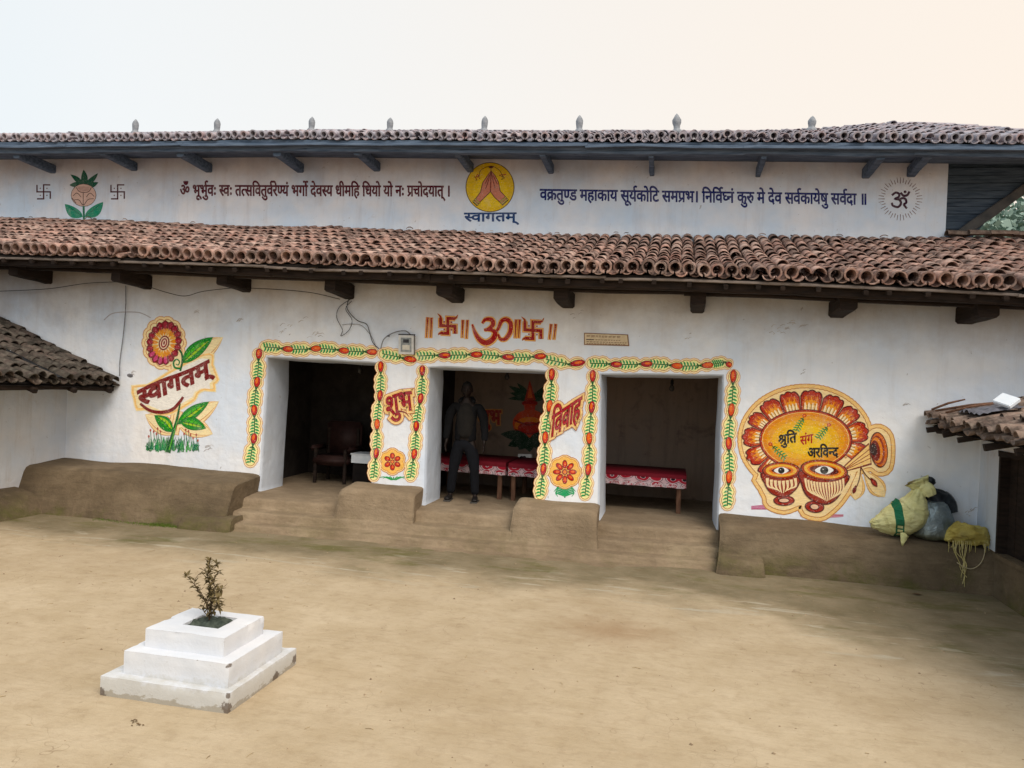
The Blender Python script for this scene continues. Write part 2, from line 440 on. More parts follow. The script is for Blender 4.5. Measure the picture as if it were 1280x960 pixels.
V3 = [[Vector((p.x, p.y, 0)) for p in lp] for lp in loops]
tris = tessellate_polygon(V3)
flatv = [(p.x, 0.0, p.y) for lp in loops for p in lp]
fs = []
for t in tris:
    a, b, c = [Vector(flatv[i]) for i in t]
    fs.append(tuple(t) if (b - a).cross(c - a).y < 0 else tuple(t)[::-1])
mb.add(flatv, fs, False)
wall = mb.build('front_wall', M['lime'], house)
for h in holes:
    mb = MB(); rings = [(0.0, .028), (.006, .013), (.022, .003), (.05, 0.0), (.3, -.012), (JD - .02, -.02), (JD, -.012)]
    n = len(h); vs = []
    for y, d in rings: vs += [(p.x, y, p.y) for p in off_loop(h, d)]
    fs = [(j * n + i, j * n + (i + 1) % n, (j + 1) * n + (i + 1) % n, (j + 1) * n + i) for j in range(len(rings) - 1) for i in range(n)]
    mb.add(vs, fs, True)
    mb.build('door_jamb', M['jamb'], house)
# back skin of the front wall, seen from indoors
mb = MB(); lo2 = [outer] + [off_loop(h, -.012) for h in holes]
V3 = [[Vector((p.x, p.y, 0)) for p in lp] for lp in lo2]; flatv = [(p.x, JD, p.y) for lp in lo2 for p in lp]; fs = []
for t in tessellate_polygon(V3):
    a, b, c = [Vector(flatv[i]) for i in t]; fs.append(tuple(t) if (b - a).cross(c - a).y > 0 else tuple(t)[::-1])
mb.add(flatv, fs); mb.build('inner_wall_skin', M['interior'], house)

# ---- upper wall: its foot is also the back wall of the front rooms
UX0, UX1 = -14.5, 3.64
def slab(name, x0, x1, y0, y1, z0, z1, mat, parent=house):
    mb = MB(); mb.box(((x0 + x1) / 2, (y0 + y1) / 2, (z0 + z1) / 2), (x1 - x0, y1 - y0, z1 - z0)); return mb.build(name, mat, parent)
mb = MB(); n = 40
xs = frange(UX0, UX1, n); ztop = lambda x: up_roof(x, Y_UP) - .22
vs = [(x, Y_UP, 3.55) for x in xs] + [(x, Y_UP, ztop(x)) for x in xs] + [(x, 2.65, ztop(x)) for x in xs] + [(x, 2.65, 3.55) for x in xs]
m_ = n + 1; fs = [(k * m_ + i, k * m_ + i + 1, ((k + 1) % 4) * m_ + i + 1, ((k + 1) % 4) * m_ + i) for k in range(4) for i in range(n)]
fs += [(0, m_, 2 * m_, 3 * m_), (n, 3 * m_ + n, 2 * m_ + n, m_ + n)]
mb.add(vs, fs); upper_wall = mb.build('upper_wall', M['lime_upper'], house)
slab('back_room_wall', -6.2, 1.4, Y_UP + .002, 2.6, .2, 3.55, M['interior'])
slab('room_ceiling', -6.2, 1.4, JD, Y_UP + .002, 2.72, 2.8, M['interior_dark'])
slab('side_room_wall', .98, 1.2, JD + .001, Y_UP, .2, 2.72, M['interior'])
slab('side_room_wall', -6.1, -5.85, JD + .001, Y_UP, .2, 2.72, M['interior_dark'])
slab('added_partition', -3.62, -3.42, JD + .001, Y_UP, .2, 2.72, M['interior_dark'])  # partition added to darken the first room
slab('shade_lining', -5.85, -3.62, 2.12, Y_UP + .001, .2, 2.72, M['interior_dark'])  # dark sheet that paints shade at the back of the first room
# ---- floor, apron and steps: one rolled mud profile
def floor_z(x, y):
    prof = [(-1.4, -.06), (-1.1, -.012), (-.84, .0), (-.80, .012), (-.785, .07), (-.76, .082), (-.60, .092), (-.585, .10), (-.57, .185), (-.545, .20), (-.36, .212), (-.345, .22), (-.325, .325), (-.29, .342), (-.1, .355), (.1, .368), (.5, .38), (2.3, .385)]
    s = y + .035 * nz(x, 0, 5, .9) - (x + 4) * .05
    return interp(s, prof) + .010 * nz(x, y, 2, 2.2) + .004 * nz(x, y, 5, 9)
mb = MB()
ys = frange(-1.2, .1, 110) + [.45, .58, .9, 1.3, 1.8, 2.25]
mb.grid(lambda x, y: (x, y, floor_z(x, y)), frange(-5.9, 1.0, 150), ys)
mb.build('mud_steps', M['mud_floor'], house)

# ---- mud ledges (sitting plinths) and the blocks at the feet of the pillars
def block(name, x0, x1, prof, mat, seedz, endtaper=.03, n=None, xf=None):
    """prof: (y, z) from the front foot over the top to the wall"""
    mb = MB(); L = x1 - x0; n = n or max(6, int(L / .09)); m = len(prof); vs = []
    def P(x, y, z):
        w = Vector((nz(x, y, z + seedz, 1.6), nz(x, y + 5, z + seedz, 1.6), nz(x + 3, y, z + seedz, 1.6))) * .022
        w += Vector((nz(x, y, z, 7), nz(x, y + 5, z, 7), nz(x + 3, y, z, 7))) * .004
        if y > -.02: w.y = 0
        return Vector((x, y, z)) + w
    us = [0, .3, .75, 1] if L < .4 else [0] + [.02 / L, .06 / L] + frange(.12 / L, 1 - .12 / L, n) + [1 - .06 / L, 1 - .02 / L, 1]
    for ui, u in enumerate(us):
        e = 0.0
        if ui == 0 or ui == len(us) - 1: e = 1.0
        elif ui == 1 or ui == len(us) - 2: e = .35
        elif ui == 2 or ui == len(us) - 3: e = .08
        x = lerp(x0, x1, u); zt = xf(x) if xf else 1.0
        for y, z in prof:
            hz = z * zt
            sgn = -1 if u < .5 else 1
            xx = x + sgn * endtaper * (1 - z / max(q[1] for q in prof)) * (1 if ui < 3 or ui > len(us) - 4 else 0)
            vs.append(P(xx, y * (1 - .06 * e), hz - (.03 * e if z > .2 else 0)))
    nu = len(us)
    fs = [(i * m + k, (i + 1) * m + k, (i + 1) * m + k + 1, i * m + k + 1) for i in range(nu - 1) for k in range(m - 1)]
    fs = [f[::-1] for f in fs]
    k0 = len(vs); vs.append(Vector((x0 - .0, -.12, .1))); vs.append(Vector((x1, -.12, .1)))
    fs += [(k, k + 1, k0) for k in range(m - 1)]; fs += [((nu - 1) * m + k + 1, (nu - 1) * m + k, k0 + 1) for k in range(m - 1)]
    nc = 2 * (m - 1); mb.add(vs, fs, True); mb.sm[-nc:] = [False] * nc; return mb.build(name, mat, house)
pl_l = [(-.93, -.06), (-.90, .02), (-.86, .12), (-.80, .25), (-.74, .40), (-.70, .50), (-.66, .555), (-.60, .58), (-.45, .59), (-.25, .61), (-.05, .63), (.02, .63)]
block('mud_ledge', -9.1, -5.5, pl_l, M['mud'], 1.0, xf=lambda x: 1.0 - .05 * max(0, (x + 7)) / 1.5 + .03 * nz(x, 0, 0, 1.2))
block('foot_step', -6.02, -5.34, [(-1.04, -.06), (-1.02, .05), (-.98, .13), (-.92, .16), (-.8, .17), (-.7, .17)], M['mud'], 2.0)
pl_r = [(-.62, -.06), (-.60, .06), (-.57, .16), (-.53, .28), (-.50, .38), (-.46, .44), (-.40, .475), (-.28, .49), (-.12, .52), (.02, .565)]
block('mud_ledge', .60, 3.46, pl_r, M['mud'], 5.0, xf=lambda x: 1.0 - .02 * (x - .6) + .02 * nz(x, 3, 0, 1.4))
block('foot_step', .58, 1.04, [(-.80, -.06), (-.78, .05), (-.76, .13), (-.70, .18), (-.6, .20), (-.45, .21)], M['mud'], 6.0)
pb = lambda d, h: [(-d - .22, -.05), (-d - .20, .0), (-d - .17, .04), (-d - .10, .065), (-d - .065, .09), (-d - .03, .22), (-d + .02, h - .10), (-d + .035, h - .03), (-d + .07, h - .004), (-d + .16, h + .006), (-.15, h + .02), (.02, h + .04)]
block('pillar_block', -4.13, -3.14, pb(.46, .57), M['mud_floor'], 8.0, .05)
block('pillar_block', -1.86, -.83, pb(.42, .525), M['mud_floor'], 11.0, .05)

# ---- low roof timbers
def deck(name, f, x0, x1, y0, y1, dz, th, mat, nx=60):
    mb = MB(); xs = frange(x0, x1, nx); ys = frange(y0, y1, 6)
    mb.grid(lambda x, y: (x, y, f(x, y) - dz), xs, ys, flip=False)
    mb.grid(lambda x, y: (x, y, f(x, y) - dz - th), xs, ys, flip=True)
    mb.grid(lambda x, v: (x, y0, f(x, y0) - dz - th * (1 - v)), xs, [0, 1])
    return mb.build(name, mat, house)
low_deck = deck('low_roof', low_roof, -14.0, 6.0, Y_EAVE + .04, Y_UP, .085, .03, M['soot'])
def long_beam(name, y, dz, w, h, f, x0, x1, mat, n=9, wob=.012):
    mb = MB(); xs = frange(x0, x1, n)
    for a, b in zip(xs, xs[1:]):
        mb.beam((a, y, f(a, y) - dz), (b + .03, y, f(b, y) - dz), w, h, .07, 3, wob)
    return mb.build(name, mat, house)
long_beam('eave_batten', Y_EAVE + .05, .125, .05, .03, low_roof, -13.5, 5.5, M['batten'])
long_beam('eave_purlin', Y_EAVE + .16, .20, .10, .10, low_roof, -13.5, 5.5, M['wood'])
long_beam('wall_purlin', -.42, .28, .12, .11, low_roof, -13.5, 5.5, M['wood'], 7)
for x0 in frange(-11, 5, 46):           # thin rafters under the tiles
    x = x0 + random.uniform(-.08, .08); mb = MB()
    mb.beam((x, Y_EAVE + .02, low_roof(x, Y_EAVE) - .155), (x + random.uniform(-.05, .05), .1, low_roof(x, .1) - .155), .05, .05, .1, 2, .006)
    mb.build('rafter', M['wood'], house)
for px, py, wd in ((60, 355, .15), (185, 362, .14), (308, 366, .14), (436, 374, .15), (572, 379, .2), (710, 386, .17), (872, 392, .17), (1046, 398, .19), (1206, 406, .2)):
    p = onY(px, py, 0); h = .20
    mb = MB(); mb.beam((p.x, .1, p.z + h / 2), (p.x + random.uniform(-.02, .02), Y_EAVE + .28, p.z + h / 2 + .03), wd, h, .05, 3, .008)
    mb.build('bracket_beam', M['wood'], house)

# ---- upper roof timbers
def soffit(x, y): return interp(x, tab([(0, 186), (320, 182), (640, 184), (960, 186), (1280, 188)], Y_UEAVE)) + (y - Y_UEAVE) * .10
xs = frange(-14.5, 7.4, 24)
for j in range(3):                      # long soffit boards
    y0 = Y_UEAVE + .02 + j * .30; mb = MB()
    for a, b in zip(xs, xs[1:]):
        zz = .008 * (j % 2); ya, yb = y0, y0 + .292
        mb.add([(a, ya, soffit(a, ya) - zz), (b, ya, soffit(b, ya) - zz), (b, yb, soffit(b, yb) - zz), (a, yb, soffit(a, yb) - zz),
                (a, ya, soffit(a, ya) + .03), (b, ya, soffit(b, ya) + .03), (b, yb, soffit(b, yb) + .03), (a, yb, soffit(a, yb) + .03)],
               [(0, 3, 2, 1), (4, 5, 6, 7), (0, 1, 5, 4), (2, 3, 7, 6)])
    mb.build('soffit_board', M['wood_grey'], house)
mb = MB(); xs_ = frange(-14.5, 7.4, 40)
vs_f = [(x, Y_UEAVE + .035, soffit(x, Y_UEAVE) - .02) for x in xs_] + [(x, Y_UEAVE + .03, up_roof(x, Y_UEAVE) - .06) for x in xs_]
vs_f += [(x, Y_UEAVE + .07, z + 0) for x, y, z in vs_f]; q_ = len(xs_)
fs_f = [(i, i + 1, q_ + i + 1, q_ + i) for i in range(q_ - 1)] + [(2 * q_ + i, 3 * q_ + i, 3 * q_ + i + 1, 2 * q_ + i + 1) for i in range(q_ - 1)] + [(i, 2 * q_ + i, 2 * q_ + i + 1, i + 1) for i in range(q_ - 1)] + [(q_ + i, q_ + i + 1, 3 * q_ + i + 1, 3 * q_ + i) for i in range(q_ - 1)]
mb.add(vs_f, fs_f); mb.build('fascia_board', M['wood_grey'], house)
long_beam('upper_eave_batten', Y_UEAVE - .01, -.02, .06, .04, soffit, -14.4, 7.3, M['wood_grey'], 10)
long_beam('upper_eave_board', Y_UEAVE + .10, .04, .10, .07, soffit, -14.4, 7.3, M['wood_grey'], 10)
mb = MB(); mb.grid(lambda x, y: (x, y, up_roof(x, y) - .09), frange(-14.5, 7.4, 30), [Y_UEAVE + .04, 2.2, 3.9]); up_deck = mb.build('upper_roof', M['soot'], house)
for px, py, wd in ((70, 217, .13), (172, 214, .13), (265, 216, .13), (380, 216, .13), (475, 215, .12), (592, 216, .11), (692, 218, .09), (812, 221, .07), (944, 222, .07), (1077, 224, .11), (1133, 222, .12)):
    p = onY(px, py, Y_UP); h = .15; s = -wd / 2 if px < 800 else wd / 2
    mb = MB(); mb.beam((p.x + s, Y_UP + .1, p.z + h / 2), (p.x + s, Y_UEAVE + .12, p.z + h / 2 + .05), wd, h, .05, 3, .006)
    mb.build('upper_bracket', M['wood_grey'], house)
# the open boarded bay at the right end of the upper storey
verge = [(onY(1200, 297, 2.72), onY(1290, 231, 2.72))]
a, b = verge[0]
mb = MB(); mb.add([(UX1 - .05, 2.80, a.z - .2), (a.x + .1, 2.80, a.z - .1), (b.x - .2, 2.80, b.z - .05), (7.2, 2.80, soffit(7, 2.2) - .01), (7.2, 2.80, up_roof(7.0, 2.8) - .11), (5.2, 2.80, up_roof(5.2, 2.8) - .11), (UX1 - .05, 2.80, up_roof(3.7, 2.8) - .11)], [(0, 1, 2, 3, 4, 5, 6)])
mb.v += [(x, y + .03, z) for x, y, z in mb.v]; mb.f += [(13, 12, 11, 10, 9, 8, 7)] + [(i, 7 + i, 7 + (i + 1) % 7, (i + 1) % 7) for i in range(7)]; mb.sm = [False] * len(mb.f)
gable = mb.build('gable_board', M['wood_grey'], house)
zb = a.z - .1; nb = 10; ztp = soffit(5, 2.4) + .1
for i in range(nb):
    z0 = lerp(zb, ztp, i / nb); z1 = lerp(zb, ztp, (i + 1) / nb) - .008
    xr = lambda z: a.x + (b.x - a.x) * (z - a.z) / (b.z - a.z) if z < b.z + 2 else 8
    x0 = UX1 - .06; yy = 2.70 + .012 * (i % 2) + random.uniform(0, .008); X0, X1 = xr(z0), xr(z1)
    X0 = min(max(X0, x0 + .05), 7.2); X1 = min(max(X1, x0 + .06), 7.2)
    mb = MB(); mb.add([(x0, yy, z0), (X0, yy, z0), (X1, yy, z1), (x0, yy, z1), (x0, yy + .03, z0), (X0, yy + .03, z0), (X1, yy + .03, z1), (x0, yy + .03, z1)],
                      [(0, 1, 2, 3), (7, 6, 5, 4), (0, 4, 5, 1), (1, 5, 6, 2), (2, 6, 7, 3), (3, 7, 4, 0)])
    mb.build('gable_plank', M['wood_grey'], gable)
mb = MB(); mb.beam(a + Vector((-.15, -.06, -.08)), b + Vector((.5, -.06, .45)), .07, .14, .1, 6, .012); mb.build('verge_beam', simple('weathered_verge', S(74, 76, 80), S(104, 102, 102), 6, .9, .5), house)

# ---- clay tiles
def cap_mesh(name, L, r0, r1, th, seg=7, arc=PI, pipe=False, seed=0):
    """half-round (or whole) tile along +Y; wide end at y = 0"""
    rg = random.Random(seed); n = seg; rows = [0.0, .5, 1.0]; vs = []; fs = []
    if pipe: rows = [0.0, .035 / L, .06 / L, 1.0]; arc = 2 * PI * .94
    a0 = PI / 2 - arc / 2
    for s in (0, 1):
        for t in rows:
            r = lerp(r0, r1, t)
            if pipe: r = {0: r0 * 1.0, 1: r0 * 1.0, 2: r0 * .90, 3: r1}[rows.index(t)]
            if s: r -= th
            for k in range(n + 1):
                a = a0 + arc * k / n; j = 1 + rg.uniform(-.03, .03)
                vs.append((r * j * math.cos(a), t * L, r * j * math.sin(a) * (1 if pipe else .95)))
    m = n + 1; R = len(rows)
    for j in range(R - 1):
        for k in range(n):
            p = j * m + k; q = R * m + p
            fs.append((p, p + 1, p + m + 1, p + m)); fs.append((q, q + m, q + m + 1, q + 1))
    for k in range(n):
        fs.append((k, R * m + k, R * m + k + 1, k + 1)); p = (R - 1) * m + k; fs.append((p, p + 1, R * m + p + 1, R * m + p))
    for j in range(R - 1):
        for k in (0, n):
            p = j * m + k; q = R * m + p; fs.append((p, p + m, q + m, q) if k == 0 else (p, q, q + m, p + m))
    me = bpy.data.meshes.new(name); me.from_pydata(vs, [], fs); me.update(); smooth(me)
    try: me.set_sharp_from_angle(angle=math.radians(45))
    except Exception: pass
    return me
def tile_roof(parent, mat, f, u0, u1, v0, v1, pitch, expo, axis='Y', near=1, part_rows=2, name='roof_tile', ring=lambda u: True, jit=1.0, gap=lambda u: False, over=None, r=.076):
    """f(u, v) -> Vector on the tile bed; u runs along the eave, v up the slope"""
    caps = [cap_mesh(name, expo * 1.32, r, r * .80, .012, seed=i) for i in range(5)]
    pipes = [cap_mesh(name, expo * 1.05, r * .97, r * .72, .02, 11, pipe=True, seed=20 + i) for i in range(4)]
    for me in caps + pipes: me.materials.append(mat)
    pan = cap_mesh(name, expo * 1.3, r * .9, r * .8, .012, 5, arc=PI * .9, seed=40)
    nu = int(round((u1 - u0) / pitch)); nv = int(round((v1 - v0) / expo)); bulkV = []; bulkF = []; bulkR = []; nbk = 0; cnt = 0
    def place(me, M4, rv):
        nonlocal nbk
        vs = np.empty(len(me.vertices) * 3); me.vertices.foreach_get('co', vs); vs = vs.reshape(-1, 3)
        A = np.array(M4); vs = vs @ A[:3, :3].T + A[:3, 3]
        bulkV.append(vs); bulkF.extend([tuple(i + nbk for i in p.vertices) for p in me.polygons]); bulkR.extend([rv] * len(me.polygons)); nbk += len(vs)
    drift = 0.0
    for i in range(nu):
        u = u0 + (i + .5) * pitch + random.uniform(-.008, .008) * jit; cj = random.uniform(-.02, .02) * jit; rr = ring(u)
        cyaw = .03 * nz(u, 0, 0, .8) + random.uniform(-.015, .015)
        for j in range(nv + 1):
            v = v0 + j * expo + cj
            if j == 0: v += random.uniform(-.025, .015) * jit
            if v > v1 + .02: continue
            p = f(u, v); du = (f(u + .02, v) - f(u - .02, v)).normalized(); dv = (f(u, v + .03) - f(u, v - .03)).normalized(); n = du.cross(dv).normalized()
            if n.z < 0: n = -n
            dv = (dv - du * 0).normalized(); du2 = dv.cross(n).normalized()
            uj = random.uniform(-.008, .008) * jit; lift = random.uniform(0, .016) * jit
            if random.random() < .035: lift += .02; uj += random.uniform(-.03, .03)
            R3 = Matrix((du2, dv, n)).transposed().to_4x4()
            R3 = R3 @ Matrix.Rotation(cyaw + random.uniform(-.05, .05) * jit * (3 if random.random() < .05 else 1), 4, 'Z') @ Matrix.Rotation(random.uniform(-.06, .06) * jit, 4, 'Y') @ Matrix.Rotation(-.045 + random.uniform(-.02, .02) * jit, 4, 'X')
            if not gap(u):
                if j == 0 and rr:
                    Mx = Matrix.Translation(p + n * (.012 + lift) + du * uj - dv * random.uniform(.0, .03)) @ R3; me = random.choice(pipes)
                else:
                    Mx = Matrix.Translation(p + n * (.0 + lift) + du * uj) @ R3; me = random.choice(caps)
                if j < part_rows and over is None or (over and over(u, v, j)):
                    o = bpy.data.objects.new(name, me); col.objects.link(o); o.parent = parent; o.matrix_world = Matrix.Identity(4)
                    o.matrix_parent_inverse = world_of(parent).inverted()
                    o.matrix_basis = Mx; cnt += 1
                else: place(me, Mx, random.random())
            q = f(u + pitch / 2, v); Mp = Matrix.Translation(q + n * (-.012)) @ R3 @ Matrix.Rotation(PI, 4, 'Y')
            place(pan, Mp, random.random())
    me = bpy.data.meshes.new('tile_field'); me.from_pydata(np.concatenate(bulkV).tolist(), [], bulkF); me.update(); smooth(me)
    at = me.attributes.new('rnd', 'FLOAT', 'FACE'); at.data.foreach_set('value', bulkR)
    o = put('tile_field', me, mat, parent); o['kind'] = 'stuff'
    return cnt
def ring_low(u):
    return not (random.random() < .06 or .72 < u < .98 or 1.28 < u < 1.62)
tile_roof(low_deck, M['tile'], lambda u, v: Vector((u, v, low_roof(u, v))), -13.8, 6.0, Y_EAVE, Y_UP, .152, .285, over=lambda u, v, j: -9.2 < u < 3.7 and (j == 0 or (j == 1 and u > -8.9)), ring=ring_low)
tile_roof(up_deck, M['tile_upper'], lambda u, v: Vector((u, v, up_roof(u, v))), -13.6, 6.8, Y_UEAVE, 3.85, .150, .30, over=lambda u, v, j: j == 0 and -12.4 < u < 4.8, ring=lambda u: random.random() < .85, r=.060)
# ridge of the upper roof
mb = MB()
capm = cap_mesh('ridge', .36, .10, .085, .014, 7, seed=77)
for i in range(62):
    x = -13.6 + i * .33; z = up_roof(x, 3.9); k = len(mb.v)
    R_ = Matrix.Translation((x, 3.95, z - .02)) @ Matrix.Rotation(-PI / 2, 4, 'Z')
    mb.add([R_ @ v.co for v in capm.vertices], [tuple(p.vertices) for p in capm.polygons], True)
mb.build('ridge_capping', M['tile_upper'], house)
# a course of loose tiles laid along the head of the low roof, right of the upper wall
capr = [cap_mesh('head_course_tile', .34, .075, .065, .013, 7, seed=90 + i) for i in range(3)]
for me in capr: me.materials.append(M['tile_right'])
for i in range(9):
    x = 3.62 + i * .27; p = Vector((x, Y_UP - .12 + random.uniform(-.03, .03), low_roof(x, Y_UP - .1) + .09))
    o = put('head_course_tile', capr[i % 3], None, house); o.matrix_basis = Matrix.Translation(p) @ Matrix.Rotation(-PI / 2 + random.uniform(-.12, .12), 4, 'Z') @ Matrix.Rotation(random.uniform(-.1, .1), 4, 'Y')
# ---- ridge finials
for px, pt, big in ((169, 153, 1.0), (271, 152, 1.0), (389, 150, 1.0), (487, 151, 1.0), (605, 149, 1.0), (724, 148, 1.05), (846, 146, 1.25), (1014, 149, 1.1)):
    q = onY(px, 165, 3.2); tp = onY(px, pt - 4, 3.2); z0 = up_roof(q.x, 3.2) + .03; h = tp.z - z0
    mb = MB(); s = .95
    prof = [(.09 * s * big, -.05), (.095 * s * big, .0), (.075 * s * big, .03), (.052 * s, .06), (.056 * s, h * .35), (.060 * s * big, h * .5), (.062 * s * big, h * .66), (.050 * s, h * .80), (.028, h * .91), (.005, h)]
    mb.lathe(prof, (0, 0, 0), 10); me = mb.mesh('roof_finial'); o = put('roof_finial', me, M['limeplaster'], house); o.matrix_basis = Matrix.Translation((q.x, 3.2, z0)) @ Matrix.Rotation(random.uniform(-.05, .05), 4, 'Y')

mb = MB()
for k in range(260):
    x = random.uniform(-9, 4.5); y = random.uniform(Y_EAVE + .1, Y_UP - .05); z = low_roof(x, y) + .045; a = random.uniform(0, 6.28); L = random.uniform(.02, .06)
    d = Vector((math.cos(a), math.sin(a), .3)); q = Vector((-d.y, d.x, 0)) * L * .3; p = Vector((x, y, z)); mb.add([p, p + d * L * .5 + q, p + d * L, p + d * L * .5 - q], [(0, 1, 2, 3)])
o = mb.build('roof_litter', simple('roof_debris', S(70, 58, 44), S(120, 100, 76), 30, .9), house); o['kind'] = 'stuff'
# ================================================================= SIDE WINGS
lw = empty('left_wing', (-10.5, -2, 0), 'low whitewashed wing on the left under a dark mossy tile roof', 'outbuilding')
XW = -8.65
mb = MB()
mb.grid(lambda y, z: (XW + .02 * nz(y, z, 3, .9) + .02 * (1 - z / 2.4), y, z), frange(-6.5, -.002, 26), frange(.1, 2.15, 10), flip=False)
mb.build('wing_wall', M['lime_side'], lw)
mb = MB(); mb.box((-11.4, -6.6, 1.2), (5.4, .3, 2.4)); mb.build('end_wall', M['lime_side'], lw)
mb = MB(); ys = frange(-6.5, -.85, 40)
pr = [(-8.1, -.05), (-8.14, .03), (-8.2, .12), (-8.28, .2), (-8.36, .25), (-8.5, .29), (-8.66, .31)]
mb.grid(lambda y, k: (pr[int(k)][0] + .02 * nz(y, k, 0, 1.5), y, pr[int(k)][1] * (1 + .06 * nz(y, 0, 2, 1.2))), ys, range(len(pr)))
mb.build('mud_ledge', M['mud'], lw)
def l_roof(u, v):      # u along y, v up the slope (towards -x)
    x = -7.78 - v * .925; return Vector((x, u, 1.80 + v * .375 + .02 * nz(x, u, 2, .8) - .02 * math.sin(v)))
mb = MB(); mb.grid(lambda y, v: l_roof(y, v) - Vector((0, 0, .08)), frange(-6.3, -.02, 20), frange(0.03, 4, 8)); mb.grid(lambda y, v: l_roof(y, v) - Vector((0, 0, .11)), frange(-6.3, -.02, 20), frange(0.03, 4, 8), flip=True)
l_deck = mb.build('roof', M['soot'], lw)
gy = [onX(72, 470, -7.78).y]
tile_roof(l_deck, M['tile_old'], l_roof, -6.2, -.03, 0, 3.2, .158, .29, ring=lambda u: False, over=lambda u, v, j: u > -3.2 and v < 2.7, gap=lambda u: abs(u - gy[0]) < .10, jit=1.3)
mb = MB(); mb.add([(l_roof(gy[0] + s, v) + Vector((0, 0, .035 + .01 * nz(v, s, 0, 9)))) for v in frange(-.02, 3.2, 16) for s in (-.07, 0, .07)], [(a * 3 + b, a * 3 + b + 1, a * 3 + b + 4, a * 3 + b + 3) for a in range(16) for b in (0, 1)], True)
mb.build('black_plastic_strip', simple('black_sheet', S(16, 18, 20), S(30, 32, 36), 20, .5, .5), lw)
for y in frange(-6.0, -.15, 9):
    mb = MB(); a_ = l_roof(y, .0); b_ = l_roof(y, 1.0); mb.beam(a_ + Vector((0, 0, -.15)), b_ + Vector((0, 0, -.15)), .07, .07, .1, 2, .008); mb.build('rafter', M['wood'], lw)
mb = MB(); mb.beam((-7.88, -6.3, 1.68), (-7.88, -.03, 1.68), .08, .07, .1, 6, .015); mb.build('eave_pole', M['wood'], lw)
# plinth corner rise beside the main ledge

rw = empty('right_wing', (5.0, -2, 0), 'low whitewashed wing on the right with a dark doorway and ragged tile eave', 'outbuilding')
XR2 = 3.42; D0, D1, DZ0, DZ1 = -.57, -1.45, .42, 1.475
def rwall(name, ylist, zlist, mat, push=0.0, fl=True):
    mb = MB(); mb.grid(lambda y, z: (XR2 + push + .015 * nz(y, z, 8, 1.2) * (1 if -.45 > y or y > -.1 else 0) - .10 * max(0, .45 - z) , y, z), ylist, zlist, flip=fl); return mb.build(name, mat, rw)
rwall('wing_wall', frange(-.002, D0, 6), frange(.45, 1.9, 10), M['lime_side'], fl=False)
rwall('wing_wall', frange(D0, D1, 6), frange(DZ1, 1.9, 6), M['lime_side'], fl=False)
rwall('wing_wall', frange(D1, -6.5, 20), frange(.45, 1.9, 10), M['lime_side'], fl=False)
rwall('mud_dado', frange(-.40, -6.5, 50), frange(-.05, .45, 6), M['mud'], -.012, fl=False)
fr = M['wood']
mb = MB()
for y in (D0 + .02, D1 - .02): mb.box((XR2 + .06, y, (DZ0 + DZ1) / 2), (.14, .05, DZ1 - DZ0), None, .004)
mb.box((XR2 + .06, (D0 + D1) / 2, DZ1 + .02), (.145, D0 - D1 + .14, .06), None, .004)
mb.build('door_frame', fr, rw)
for k in range(5):
    mb = MB(); yy = lerp(D0, D1, (k + .5) / 5); mb.box((XR2 + .10 + .004 * (k % 2), yy, (DZ0 + DZ1) / 2), (.03, (D0 - D1) / 5 - .008, DZ1 - DZ0 - .02), None, .002); mb.build('door_plank', M['wood'], rw)
mb = MB(); mb.box((XR2 + .12, (D0 + D1) / 2, DZ0 - .0), (.30, D0 - D1 - .04, .05)); mb.build('threshold', M['mud'], rw)
def r_roof(u, v):
    x = 2.86 + v * .96; return Vector((x + .03 * nz(u, v, 0, 2), u, 1.83 + .05 * max(u, -1.5) + v * .24 + .025 * nz(u * 2, v * 2, 1, 1)))
mb = MB()
for fl, d in ((0, .07), (1, .10)): mb.grid(lambda y, v: r_roof(y, v) - Vector((0, 0, d)), frange(-5.5, -.02, 16), frange(0.04, 3, 8), flip=bool(fl))
r_deck = mb.build('roof', M['soot'], rw)
tile_roof(r_deck, M['tile_right'], r_roof, -5.4, -.03, 0, 2.6, .128, .30, ring=lambda u: False, over=lambda u, v, j: u > -2.6 and v < 1.6, jit=2.2, r=.066)
for y in (-.15, -.62, -1.1, -1.7, -2.4, -3.2):
    mb = MB(); a_ = r_roof(y, -.04); b_ = r_roof(y - .1, 1.0); mb.beam(a_ + Vector((0, 0, -.13)), b_ + Vector((0, 0, -.13)), .06, .06, .15, 3, .01); mb.build('rafter', M['wood'], rw)
mb = MB(); mb.beam((2.98, -5.4, 1.63), (2.98, -.03, 1.70), .07, .06, .1, 6, .02); mb.build('eave_pole', M['wood'], rw)
# sticks and a grey plastic sheet thrown on the ragged roof
for u, L, dy, lab in ((-.32, .62, -.22, 'long dry stick lying across the top of the ragged right tile eave'), (-.58, .46, -.10, 'shorter dry stick beside the long one on the ragged right tile eave'), (-.20, .34, .02, 'shortest dry stick poking out at the wall end of the right tile eave')):
    p = r_roof(u, -.01) + Vector((0, 0, .10)); q = p + Vector((L, dy, .13)); mb = MB(); mb.tube([p, p.lerp(q, .5) + Vector((0, 0, .015)), q], [.013, .014, .009], 6)
    tag(mb.build('stick', M['wood_brown']), lab, 'stick', 'sticks lying on the right tile eave')
mb = MB(); us = frange(0, 1, 12); mb.grid(lambda a, b: r_roof(-.62 - .62 * a, .10 + .42 * b) + Vector((0, 0, .10 + .05 * abs(nz(a, b, 5, 4)) + .02 * nz(a, b, 1, 9))), us, us)
o = mb.build('crumpled_plastic_sheet', simple('dusty_sheet', S(66, 66, 72), S(132, 132, 142), 12, .45, .6)); tag(o, 'crumpled grey plastic sheet lying on the right tile eave', 'plastic sheet')
